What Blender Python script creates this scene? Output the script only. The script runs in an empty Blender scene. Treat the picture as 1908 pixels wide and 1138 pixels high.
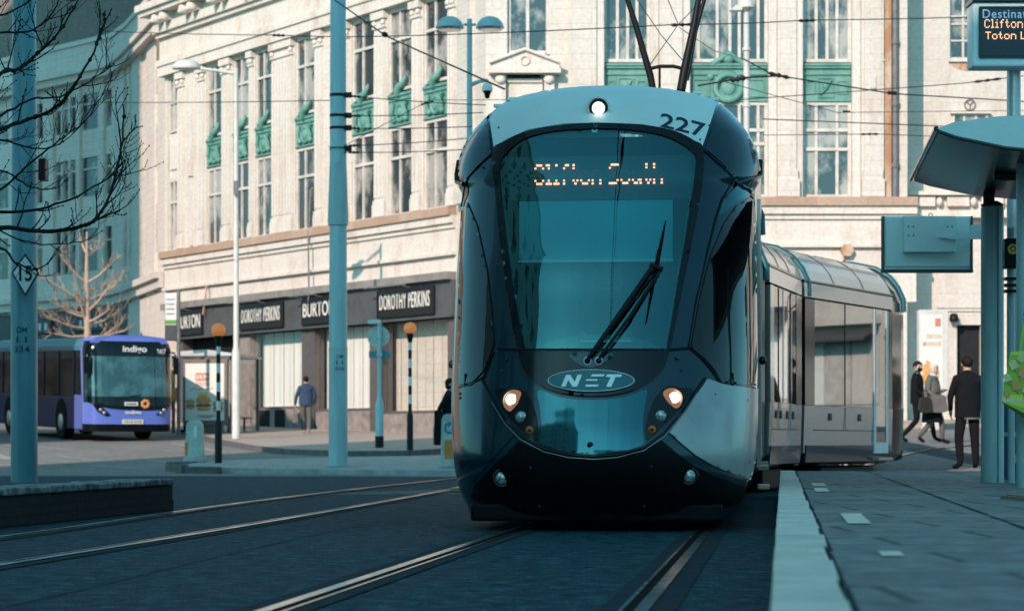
import bpy, bmesh, math, random
from mathutils import Vector, Matrix, geometry
from mathutils.bvhtree import BVHTree
R = math.radians
sc = bpy.context.scene
col = sc.collection

# ------------------------------------------------------------------ camera
EYE, FPX, CX, HY = 0.66, 4505.0, 954.0, 821.0       # eye height, focal length in photo pixels, principal column, horizon row
cd = bpy.data.cameras.new('camera'); cam = bpy.data.objects.new('camera', cd); col.objects.link(cam)
cam.location = (0, 0, EYE); cam.rotation_euler = (R(90), 0, 0)
cd.sensor_width = 36; cd.lens = 85.0; cd.shift_y = 252 / 1908; cd.clip_end = 600; cd.clip_start = 0.1
cd.dof.use_dof = True; cd.dof.focus_distance = 18.0; cd.dof.aperture_fstop = 4.4
sc.camera = cam

# ------------------------------------------------------------------ sky, sun, exposure
SUN_EL = 28.0
SAZ = Vector((-0.447, -0.894)).normalized()            # towards the sun, seen from above
w = bpy.data.worlds.new('World'); sc.world = w; w.use_nodes = True
nt = w.node_tree; nt.nodes.clear()
sky = nt.nodes.new('ShaderNodeTexSky'); sky.sky_type = 'NISHITA'; sky.sun_disc = False
sky.sun_elevation = R(SUN_EL); sky.sun_rotation = math.atan2(SAZ.x, SAZ.y)
sky.dust_density = 1.0; sky.ozone_density = 1.0
tint = nt.nodes.new('ShaderNodeMix'); tint.data_type = 'RGBA'; tint.blend_type = 'MULTIPLY'
tint.inputs[0].default_value = 1.0; tint.inputs[7].default_value = (0.33, 0.87, 0.99, 1)
bg = nt.nodes.new('ShaderNodeBackground'); bg.inputs[1].default_value = 0.15
wo = nt.nodes.new('ShaderNodeOutputWorld')
hs_ = nt.nodes.new('ShaderNodeHueSaturation'); hs_.inputs['Saturation'].default_value = 0.5
nt.links.new(sky.outputs[0], hs_.inputs['Color']); nt.links.new(hs_.outputs[0], tint.inputs[6]); nt.links.new(tint.outputs[2], bg.inputs[0]); nt.links.new(bg.outputs[0], wo.inputs[0])
sl = bpy.data.lights.new('sun', 'SUN'); sl.energy = 3.45; sl.angle = R(0.5); sl.color = (1.0, 0.745, 0.63)
so = bpy.data.objects.new('sun', sl); col.objects.link(so)
tosun = Vector((SAZ.x * math.cos(R(SUN_EL)), SAZ.y * math.cos(R(SUN_EL)), math.sin(R(SUN_EL))))
so.rotation_euler = tosun.to_track_quat('Z', 'Y').to_euler()
sc.view_settings.view_transform = 'Standard'; sc.view_settings.look = 'None'
sc.view_settings.exposure = 0.5; sc.view_settings.gamma = 1.0
sc.cycles.max_bounces = 6; sc.cycles.transparent_max_bounces = 12; sc.cycles.caustics_reflective = False
sc.cycles.sample_clamp_indirect = 4.0

# ------------------------------------------------------------------ materials
M = {}
def _new(name):
    m = bpy.data.materials.new(name); m.use_nodes = True; m.node_tree.nodes.clear(); M[name] = m
    n = m.node_tree.nodes; l = m.node_tree.links
    return m, n, l, n.new('ShaderNodeOutputMaterial')
def ramp(n, pts):
    r = n.new('ShaderNodeValToRGB'); e = r.color_ramp.elements
    while len(e) < len(pts): e.new(0.5)
    for k, (p, c) in enumerate(pts): e[k].position = p; e[k].color = (*c, 1)
    return r
def pm(name, c, rough=0.5, metal=0.0, c2=None, scale=6.0, stretch=(1, 1, 1), lo=0.4, hi=0.62, bump=0.0, bscale=60, coat=0.0, spec=0.5, rvar=0.0, emit=None, estr=0.0, uv=False):
    m, n, l, out = _new(name)
    p = n.new('ShaderNodeBsdfPrincipled'); l.new(p.outputs[0], out.inputs[0])
    p.inputs['Roughness'].default_value = rough; p.inputs['Metallic'].default_value = metal
    p.inputs['Specular IOR Level'].default_value = spec; p.inputs['Coat Weight'].default_value = coat
    p.inputs['Coat Roughness'].default_value = 0.03
    tc = n.new('ShaderNodeTexCoord'); mp = n.new('ShaderNodeMapping'); mp.inputs['Scale'].default_value = stretch
    l.new(tc.outputs['UV' if uv else 'Object'], mp.inputs[0])
    if c2 is None: c2 = tuple(x * 0.8 for x in c)
    nz = n.new('ShaderNodeTexNoise'); nz.inputs['Scale'].default_value = scale; nz.inputs['Detail'].default_value = 6; nz.inputs['Roughness'].default_value = 0.65
    l.new(mp.outputs[0], nz.inputs['Vector'])
    r = ramp(n, [(lo, c), (hi, c2)]); l.new(nz.outputs[0], r.inputs[0]); l.new(r.outputs[0], p.inputs['Base Color'])
    if rvar:
        mr = n.new('ShaderNodeMapRange'); mr.inputs[1].default_value = 0.3; mr.inputs[2].default_value = 0.7
        mr.inputs[3].default_value = max(0.0, rough - rvar); mr.inputs[4].default_value = min(1, rough + rvar)
        l.new(nz.outputs[0], mr.inputs[0]); l.new(mr.outputs[0], p.inputs['Roughness'])
    if bump:
        nb = n.new('ShaderNodeTexNoise'); nb.inputs['Scale'].default_value = bscale; nb.inputs['Detail'].default_value = 4
        l.new(mp.outputs[0], nb.inputs['Vector'])
        b = n.new('ShaderNodeBump'); b.inputs['Strength'].default_value = bump; b.inputs['Distance'].default_value = 0.02
        l.new(nb.outputs[0], b.inputs['Height']); l.new(b.outputs[0], p.inputs['Normal'])
    if emit: p.inputs['Emission Color'].default_value = (*emit, 1); p.inputs['Emission Strength'].default_value = estr
    return m
def glass(name, tintc, base=0.08, graze=0.75, gcol=(1, 1, 1), rough=0.01):
    m, n, l, out = _new(name)
    lw = n.new('ShaderNodeLayerWeight'); lw.inputs[0].default_value = 0.35
    mr = n.new('ShaderNodeMapRange'); mr.inputs[3].default_value = base; mr.inputs[4].default_value = graze
    pw = n.new('ShaderNodeMath'); pw.operation = 'POWER'; pw.inputs[1].default_value = 2.0
    l.new(lw.outputs['Facing'], pw.inputs[0]); l.new(pw.outputs[0], mr.inputs[0])
    t = n.new('ShaderNodeBsdfTransparent'); t.inputs[0].default_value = (*tintc, 1)
    g = n.new('ShaderNodeBsdfGlossy'); g.inputs[0].default_value = (*gcol, 1); g.inputs[1].default_value = rough
    mx = n.new('ShaderNodeMixShader'); l.new(mr.outputs[0], mx.inputs[0]); l.new(t.outputs[0], mx.inputs[1]); l.new(g.outputs[0], mx.inputs[2])
    l.new(mx.outputs[0], out.inputs[0]); return m
def emis(name, c, s):
    m, n, l, out = _new(name); e = n.new('ShaderNodeEmission'); e.inputs[0].default_value = (*c, 1); e.inputs[1].default_value = s
    l.new(e.outputs[0], out.inputs[0]); return m
def masonry(name, c, c2, joint, bw, bh, mortar=0.012, stain=(0.34, 0.22, 0.16), smin=0.52, smax=0.75, rough=0.85, bump=0.25, patch=0.35, mott=(0.90, 1.04)):
    """blocks in metres on the UV sheet, weather streaks running down"""
    m, n, l, out = _new(name)
    p = n.new('ShaderNodeBsdfPrincipled'); l.new(p.outputs[0], out.inputs[0]); p.inputs['Roughness'].default_value = rough
    tc = n.new('ShaderNodeTexCoord')
    br = n.new('ShaderNodeTexBrick'); br.inputs['Scale'].default_value = 1.0; br.inputs['Mortar Size'].default_value = mortar
    br.inputs['Brick Width'].default_value = bw; br.inputs['Row Height'].default_value = bh; br.inputs['Bias'].default_value = 0.0
    br.inputs['Mortar Smooth'].default_value = 0.3
    br.inputs['Color1'].default_value = (*c, 1); br.inputs['Color2'].default_value = (*c2, 1); br.inputs['Mortar'].default_value = (*joint, 1)
    l.new(tc.outputs['UV'], br.inputs['Vector'])
    mp = n.new('ShaderNodeMapping'); mp.inputs['Scale'].default_value = (1.1, 0.35, 1); l.new(tc.outputs['UV'], mp.inputs[0])
    nz = n.new('ShaderNodeTexNoise'); nz.inputs['Scale'].default_value = 1.3; nz.inputs['Detail'].default_value = 8; nz.inputs['Roughness'].default_value = 0.7
    l.new(mp.outputs[0], nz.inputs['Vector'])
    mr = n.new('ShaderNodeMapRange'); mr.inputs[1].default_value = smin; mr.inputs[2].default_value = smax; l.new(nz.outputs[0], mr.inputs[0])
    mu = n.new('ShaderNodeMath'); mu.operation = 'MULTIPLY'; mu.inputs[1].default_value = patch; l.new(mr.outputs[0], mu.inputs[0])
    mx = n.new('ShaderNodeMix'); mx.data_type = 'RGBA'; l.new(mu.outputs[0], mx.inputs[0]); l.new(br.outputs[0], mx.inputs[6]); mx.inputs[7].default_value = (*stain, 1)
    n2 = n.new('ShaderNodeTexNoise'); n2.inputs['Scale'].default_value = 9; n2.inputs['Detail'].default_value = 5; l.new(tc.outputs['UV'], n2.inputs['Vector'])
    r2 = ramp(n, [(0.32, (mott[0],) * 3), (0.65, (mott[1],) * 3)]); l.new(n2.outputs[0], r2.inputs[0])
    m2 = n.new('ShaderNodeMix'); m2.data_type = 'RGBA'; m2.blend_type = 'MULTIPLY'; m2.inputs[0].default_value = 1
    l.new(mx.outputs[2], m2.inputs[6]); l.new(r2.outputs[0], m2.inputs[7]); l.new(m2.outputs[2], p.inputs['Base Color'])
    b = n.new('ShaderNodeBump'); b.inputs['Strength'].default_value = bump; b.inputs['Distance'].default_value = 0.02
    ad = n.new('ShaderNodeMath'); ad.operation = 'SUBTRACT'; l.new(n2.outputs[0], ad.inputs[0]); l.new(br.outputs['Fac'], ad.inputs[1])
    l.new(ad.outputs[0], b.inputs['Height']); l.new(b.outputs[0], p.inputs['Normal'])
    return m
def asphalt(name, c, c2, speck, rough=0.75, mott=1.0):
    m, n, l, out = _new(name)
    p = n.new('ShaderNodeBsdfPrincipled'); l.new(p.outputs[0], out.inputs[0]); p.inputs['Specular IOR Level'].default_value = 0.03
    tc = n.new('ShaderNodeTexCoord')
    n1 = n.new('ShaderNodeTexNoise'); n1.inputs['Scale'].default_value = 0.7; n1.inputs['Detail'].default_value = 7; n1.inputs['Roughness'].default_value = 0.6
    l.new(tc.outputs['Object'], n1.inputs['Vector']); r1 = ramp(n, [(0.35, c), (0.66, c2)]); l.new(n1.outputs[0], r1.inputs[0])
    n2 = n.new('ShaderNodeTexNoise'); n2.inputs['Scale'].default_value = 60; n2.inputs['Detail'].default_value = 5; n2.inputs['Roughness'].default_value = 0.75; l.new(tc.outputs['Object'], n2.inputs['Vector'])
    r2 = ramp(n, [(0.44, (0, 0, 0)), (0.78, (1, 1, 1))]); l.new(n2.outputs[0], r2.inputs[0])
    mx = n.new('ShaderNodeMix'); mx.data_type = 'RGBA'; l.new(r2.outputs[0], mx.inputs[0]); l.new(r1.outputs[0], mx.inputs[6]); mx.inputs[7].default_value = (*speck, 1)
    vo = n.new('ShaderNodeTexVoronoi'); vo.feature = 'DISTANCE_TO_EDGE'; vo.inputs['Scale'].default_value = 0.16
    nw = n.new('ShaderNodeTexNoise'); nw.inputs['Scale'].default_value = 1.2; l.new(tc.outputs['Object'], nw.inputs['Vector'])
    vm = n.new('ShaderNodeVectorMath'); vm.operation = 'ADD'; l.new(tc.outputs['Object'], vm.inputs[0]); l.new(nw.outputs['Color'], vm.inputs[1]); l.new(vm.outputs[0], vo.inputs['Vector'])
    r3 = ramp(n, [(0.0, (0.45, 0.45, 0.45)), (0.0022, (1, 1, 1))]); l.new(vo.outputs['Distance'], r3.inputs[0])
    n5 = n.new('ShaderNodeTexNoise'); n5.inputs['Scale'].default_value = 7.0; n5.inputs['Detail'].default_value = 9; n5.inputs['Roughness'].default_value = 0.85; l.new(tc.outputs['Object'], n5.inputs['Vector'])
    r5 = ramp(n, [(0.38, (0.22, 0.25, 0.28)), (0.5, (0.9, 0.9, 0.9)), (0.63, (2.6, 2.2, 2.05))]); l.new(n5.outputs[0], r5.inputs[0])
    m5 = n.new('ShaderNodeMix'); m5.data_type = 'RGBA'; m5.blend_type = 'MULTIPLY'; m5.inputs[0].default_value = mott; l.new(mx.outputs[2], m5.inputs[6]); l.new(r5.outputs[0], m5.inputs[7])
    m3 = n.new('ShaderNodeMix'); m3.data_type = 'RGBA'; m3.blend_type = 'MULTIPLY'; m3.inputs[0].default_value = 1
    l.new(m5.outputs[2], m3.inputs[6]); l.new(r3.outputs[0], m3.inputs[7]); l.new(m3.outputs[2], p.inputs['Base Color'])
    mr = n.new('ShaderNodeMapRange'); mr.inputs[3].default_value = rough - 0.18; mr.inputs[4].default_value = rough + 0.1; l.new(n1.outputs[0], mr.inputs[0]); l.new(mr.outputs[0], p.inputs['Roughness'])
    b = n.new('ShaderNodeBump'); b.inputs['Strength'].default_value = 0.35; b.inputs['Distance'].default_value = 0.006; l.new(n2.outputs[0], b.inputs['Height']); l.new(b.outputs[0], p.inputs['Normal'])
    return m

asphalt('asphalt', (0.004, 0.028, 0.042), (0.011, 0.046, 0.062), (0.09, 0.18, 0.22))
asphalt('pale_asphalt', (0.17, 0.165, 0.16), (0.23, 0.225, 0.215), (0.30, 0.29, 0.28), mott=0.35)  # paler asphalt for the far road sheets
masonry('slab_paving', (0.135, 0.14, 0.14), (0.225, 0.215, 0.205), (0.03, 0.03, 0.03), 0.9, 0.6, 0.02, stain=(0.08, 0.078, 0.075), patch=0.6, rough=0.75, mott=(0.55, 1.4))
masonry('red_paving', (0.36, 0.29, 0.26), (0.42, 0.34, 0.30), (0.26, 0.22, 0.2), 0.4, 0.2, 0.008, stain=(0.2, 0.17, 0.16), patch=0.4)
pm('concrete', (0.46, 0.47, 0.46), 0.8, c2=(0.34, 0.35, 0.34), scale=3, bump=0.3)
pm('island_stone', (0.40, 0.40, 0.39), 0.85, c2=(0.28, 0.28, 0.27), scale=4, bump=0.3)
pm('kerb_stone', (0.13, 0.12, 0.12), 0.85, c2=(0.08, 0.075, 0.075), scale=5, bump=0.3)
masonry('stone', (0.63, 0.575, 0.52), (0.67, 0.615, 0.56), (0.50, 0.43, 0.375), 1.1, 0.42, 0.008, stain=(0.50, 0.36, 0.285), smin=0.5, smax=0.72, patch=0.55)
masonry('stone_trim', (0.67, 0.61, 0.555), (0.69, 0.635, 0.58), (0.54, 0.47, 0.41), 1.7, 2.0, 0.006, stain=(0.44, 0.28, 0.205), smin=0.5, smax=0.70, patch=0.55)
masonry('stained_ledge', (0.40, 0.26, 0.19), (0.46, 0.32, 0.24), (0.3, 0.2, 0.15), 1.4, 1.0, 0.006, stain=(0.6, 0.5, 0.42), patch=0.45)
masonry('office_stone', (0.70, 0.61, 0.55), (0.74, 0.65, 0.59), (0.56, 0.49, 0.44), 0.9, 0.35, 0.01, stain=(0.38, 0.30, 0.25), patch=0.45)
masonry('plain_stone', (0.60, 0.555, 0.505), (0.64, 0.595, 0.545), (0.50, 0.44, 0.395), 1.3, 0.6, 0.008, stain=(0.46, 0.34, 0.27), smin=0.5, smax=0.7, patch=0.5)
masonry('dark_brick', (0.16, 0.125, 0.11), (0.21, 0.165, 0.145), (0.26, 0.23, 0.21), 0.22, 0.075, 0.01, stain=(0.05, 0.045, 0.045), patch=0.5)
masonry('blackish_brick', (0.016, 0.015, 0.015), (0.024, 0.021, 0.02), (0.01, 0.01, 0.01), 0.22, 0.075, 0.01, stain=(0.008, 0.008, 0.008), patch=0.5)  # near-black brick, much darker than dark_brick
masonry('red_brick', (0.24, 0.15, 0.11), (0.29, 0.19, 0.145), (0.33, 0.27, 0.23), 0.22, 0.075, 0.01, stain=(0.14, 0.1, 0.08), patch=0.4)
pm('coping_stone', (0.36, 0.36, 0.34), 0.85, c2=(0.06, 0.063, 0.06), scale=7, bump=0.5)
pm('copper_green', (0.085, 0.245, 0.205), 0.6, c2=(0.15, 0.33, 0.285), scale=3, stretch=(1, 1, 0.4), bump=0.15)
pm('white_frame', (0.66, 0.62, 0.58), 0.55, c2=(0.52, 0.46, 0.41), scale=3)
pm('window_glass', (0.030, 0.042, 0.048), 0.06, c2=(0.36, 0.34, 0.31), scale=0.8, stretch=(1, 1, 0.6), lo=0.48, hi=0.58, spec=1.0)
pm('fascia_grey', (0.085, 0.088, 0.095), 0.6, c2=(0.065, 0.067, 0.072), scale=2)
pm('fascia_trim', (0.26, 0.245, 0.23), 0.6, c2=(0.19, 0.175, 0.165), scale=2)
pm('sign_black', (0.022, 0.023, 0.026), 0.45, spec=0.12)
pm('letter_white', (0.85, 0.82, 0.78), 0.5, c2=(0.8, 0.77, 0.72))
pm('backing_board', (0.86, 0.86, 0.83), 0.6, c2=(0.83, 0.825, 0.79), scale=0.8)
glass('shop_glass', (0.98, 0.98, 0.97), 0.02, 0.14)
pm('dark_recess', (0.02, 0.02, 0.022), 0.7, spec=0.12)
pm('shutter_grey', (0.16, 0.145, 0.14), 0.5, metal=0.3)
pm('pier_cladding', (0.115, 0.10, 0.10), 0.45, c2=(0.09, 0.08, 0.08))
pm('riser_stone', (0.30, 0.26, 0.24), 0.7, c2=(0.2, 0.175, 0.165), scale=4)
pm('lead_pipe', (0.17, 0.165, 0.17), 0.5, c2=(0.12, 0.115, 0.12))
pm('rust_strip', (0.40, 0.20, 0.11), 0.85, c2=(0.55, 0.42, 0.32), scale=2.5, stretch=(1, 1, 0.5), lo=0.42, hi=0.6)
pm('roof_slate', (0.05, 0.052, 0.055), 0.7, spec=0.12)
pm('pale_paint', (0.74, 0.86, 0.86), 0.45, c2=(0.68, 0.80, 0.80), scale=2.0, rvar=0.08)
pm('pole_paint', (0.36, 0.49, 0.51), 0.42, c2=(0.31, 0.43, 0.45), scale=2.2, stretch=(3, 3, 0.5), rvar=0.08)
pm('lamp_white', (0.62, 0.60, 0.57), 0.5, c2=(0.54, 0.52, 0.49), scale=3)
pm('steel_galv', (0.50, 0.51, 0.52), 0.35, metal=0.7, c2=(0.42, 0.43, 0.44), scale=5)
pm('black_paint', (0.010, 0.010, 0.012), 0.45, spec=0.2)
pm('black_rubber', (0.006, 0.006, 0.007), 0.75, spec=0.1)
pm('beacon_orange', (0.62, 0.20, 0.055), 0.45, c2=(0.55, 0.17, 0.045), emit=(1.0, 0.30, 0.08), estr=0.22)
pm('white_paint', (0.72, 0.73, 0.72), 0.5, c2=(0.60, 0.61, 0.6), scale=4)
pm('line_paint', (0.40, 0.40, 0.38), 0.75, c2=(0.12, 0.12, 0.12), scale=9, lo=0.45, hi=0.68)
pm('coping_concrete', (0.88, 0.72, 0.60), 0.8, c2=(0.56, 0.47, 0.41), scale=3.2, stretch=(1, 1, 1), bump=0.3, lo=0.42, hi=0.7)
pm('bag_green', (0.40, 0.56, 0.05), 0.45, c2=(0.34, 0.50, 0.045), scale=4)
pm('bag_lime', (0.80, 0.78, 0.10), 0.45)
pm('bag_yellow', (0.90, 0.70, 0.30), 0.5)
pm('bag_orange', (0.90, 0.36, 0.12), 0.5)
pm('tactile_cream', (0.92, 0.72, 0.55), 0.75, c2=(0.78, 0.62, 0.48), scale=12)
pm('rail_steel', (0.60, 0.58, 0.56), 0.22, metal=1.0, c2=(0.45, 0.42, 0.4), scale=4, rvar=0.08)
pm('rail_groove', (0.006, 0.006, 0.006), 0.9, spec=0.05)
pm('rail_bed', (0.020, 0.034, 0.042), 0.9, c2=(0.03, 0.05, 0.058), scale=5, spec=0.05)
pm('red_plastic', (0.30, 0.035, 0.025), 0.4)
pm('orange_plate', (0.60, 0.22, 0.03), 0.5, c2=(0.45, 0.16, 0.03))
pm('bollard_shell', (0.46, 0.52, 0.48), 0.5, c2=(0.33, 0.36, 0.33), scale=5)
pm('sign_blue', (0.06, 0.22, 0.30), 0.5)
pm('wire', (0.03, 0.027, 0.026), 0.5, spec=0.12)
pm('bark_dark', (0.022, 0.018, 0.016), 0.85, c2=(0.035, 0.03, 0.026), scale=20, bump=0.4, spec=0.12)
pm('bark_pale', (0.50, 0.38, 0.30), 0.85, c2=(0.38, 0.28, 0.22), scale=8, bump=0.4)
# tram
pm('tram_teal', (0.004, 0.035, 0.052), 0.16, metal=0.2, c2=(0.0035, 0.031, 0.047), scale=1.5, coat=0.45, spec=0.35)
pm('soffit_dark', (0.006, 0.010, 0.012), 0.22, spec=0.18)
pm('shaded_pole_paint', (0.10, 0.25, 0.29), 0.35, c2=(0.08, 0.21, 0.25), scale=2.2, stretch=(3, 3, 0.5), rvar=0.08)  # same paint as the other poles, darkened: shade put into the colour
pm('tram_nose', (0.007, 0.11, 0.135), 0.10, metal=0.75, c2=(0.007, 0.10, 0.125), scale=1.2, coat=0.5)
pm('tram_silver', (0.40, 0.40, 0.40), 0.22, metal=0.7, c2=(0.36, 0.36, 0.36), scale=2.5, coat=0.5)
pm('tram_grey', (0.40, 0.40, 0.40), 0.33, metal=0.35, c2=(0.34, 0.34, 0.34), scale=2.5, coat=0.25)
pm('tram_cap', (0.78, 0.84, 0.82), 0.38, c2=(0.74, 0.80, 0.78), scale=1.4, coat=0.15)
pm('tram_black', (0.003, 0.006, 0.009), 0.14, spec=0.3, coat=0.1)
pm('tram_bumper', (0.003, 0.005, 0.007), 0.5, spec=0.12)
glass('tram_windscreen', (0.40, 0.68, 0.70), 0.15, 0.6, gcol=(0.35, 0.92, 0.98))
glass('tram_window', (0.50, 0.52, 0.52), 0.18, 0.72, rough=0.015)
pm('tram_side_glass', (0.003, 0.004, 0.005), 0.03, spec=0.5, coat=0.2)
pm('cab_blind', (0.10, 0.62, 0.66), 0.7, c2=(0.20, 0.49, 0.52), scale=1)
pm('cab_grey', (0.055, 0.065, 0.07), 0.6)
pm('cab_dash', (0.16, 0.20, 0.21), 0.5)
pm('cab_dark', (0.018, 0.022, 0.025), 0.8, spec=0.12)
pm('bellows', (0.008, 0.10, 0.125), 0.4, c2=(0.007, 0.09, 0.11))
pm('tar_line', (0.035, 0.075, 0.09), 0.8, c2=(0.012, 0.04, 0.055), scale=5, spec=0.1)
pm('number_navy', (0.008, 0.022, 0.05), 0.4)
pm('badge_teal', (0.02, 0.12, 0.145), 0.28, metal=0.3, c2=(0.017, 0.10, 0.125))
pm('badge_silver', (0.72, 0.74, 0.75), 0.3, metal=0.3, c2=(0.66, 0.68, 0.69))
pm('lens_clear', (0.55, 0.58, 0.58), 0.15, metal=0.5, c2=(0.25, 0.27, 0.28), scale=60, lo=0.45, hi=0.55)
pm('lens_orange', (0.60, 0.13, 0.03), 0.25)
pm('lamp_bowl', (0.75, 0.52, 0.40), 0.3, metal=0.6)
emis('headlight_glow', (1.0, 0.78, 0.58), 9.0)
emis('headlight_ring', (1.0, 0.50, 0.32), 0.22)
emis('headlight_halo', (1.0, 0.58, 0.40), 0.75)
emis('headlight_inner', (1.0, 0.70, 0.52), 2.2)
emis('roof_lamp_glow', (1.0, 0.96, 0.90), 3.5)
emis('led_bright', (1.0, 0.30, 0.16), 3.2)
emis('led_dim', (1.0, 0.42, 0.20), 0.035)
emis('led_board', (1.0, 0.52, 0.28), 1.5)
pm('display_black', (0.012, 0.05, 0.06), 0.4)
pm('screen_navy', (0.008, 0.018, 0.035), 0.25)
pm('header_blue', (0.28, 0.46, 0.60), 0.5, emit=(0.25, 0.5, 0.7), estr=0.25)
pm('seat_blue', (0.03, 0.08, 0.13), 0.8, spec=0.12)
pm('step_copper', (0.52, 0.32, 0.22), 0.4, metal=0.4)
# bus
pm('bus_purple', (0.115, 0.165, 0.54), 0.28, c2=(0.105, 0.155, 0.51), scale=1, coat=0.4)
pm('bus_shaded_navy', (0.010, 0.012, 0.085), 0.4, c2=(0.009, 0.011, 0.077), scale=1, spec=0.25)  # navy of the bus side, lowered so the colour carries its shade
pm('bus_roof', (0.05, 0.20, 0.27), 0.4)
pm('bus_glass', (0.006, 0.008, 0.010), 0.06, spec=0.22)
pm('bus_screen', (0.008, 0.025, 0.03), 0.05, c2=(0.035, 0.10, 0.11), scale=1.6, lo=0.45, hi=0.6, spec=1.0, coat=0.5)
pm('tyre', (0.012, 0.012, 0.012), 0.85, spec=0.12)
pm('plate_white', (0.72, 0.70, 0.60), 0.5)
pm('flower_orange', (0.75, 0.30, 0.10), 0.5)
# posters, people
pm('poster_pale', (0.72, 0.71, 0.66), 0.5, c2=(0.60, 0.66, 0.64), scale=0.8)
pm('poster_red', (0.62, 0.22, 0.15), 0.5)
pm('bun', (0.62, 0.33, 0.16), 0.5, c2=(0.5, 0.25, 0.11))
pm('patty', (0.22, 0.10, 0.06), 0.6)
pm('cheese', (0.80, 0.50, 0.10), 0.5)
pm('leaf_green', (0.10, 0.32, 0.04), 0.5, c2=(0.07, 0.25, 0.03))
pm('lime', (0.42, 0.55, 0.06), 0.5, c2=(0.34, 0.48, 0.05))
pm('lolly_yellow', (0.80, 0.66, 0.22), 0.5)
pm('lolly_orange', (0.80, 0.36, 0.12), 0.5)
pm('skin', (0.52, 0.33, 0.25), 0.55, c2=(0.46, 0.28, 0.21))
pm('black_cloth', (0.010, 0.011, 0.014), 0.9, spec=0.12)
pm('charcoal_cloth', (0.045, 0.045, 0.05), 0.9, c2=(0.03, 0.03, 0.034), scale=9, spec=0.12)
pm('denim', (0.028, 0.05, 0.095), 0.85, c2=(0.045, 0.075, 0.13), scale=7, spec=0.12)
pm('grey_cloth', (0.13, 0.125, 0.12), 0.9, spec=0.12)
pm('tweed', (0.10, 0.095, 0.09), 0.9, c2=(0.17, 0.16, 0.15), scale=30, spec=0.12)
pm('blue_cloth', (0.03, 0.09, 0.20), 0.85, spec=0.12)
pm('navy_cloth', (0.012, 0.02, 0.045), 0.9, spec=0.12)
pm('teal_cloth', (0.03, 0.14, 0.16), 0.9, spec=0.12)
pm('hair_dark', (0.02, 0.014, 0.011), 0.7, spec=0.12)
pm('hair_white', (0.70, 0.64, 0.56), 0.8)
pm('shoe_pale', (0.60, 0.50, 0.45), 0.6)
pm('leather_dark', (0.03, 0.026, 0.026), 0.5, spec=0.12)
pm('leather_grey', (0.12, 0.105, 0.10), 0.5)
pm('white_cloth', (0.72, 0.72, 0.72), 0.85)
pm('tan_cloth', (0.40, 0.20, 0.12), 0.8)

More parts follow.
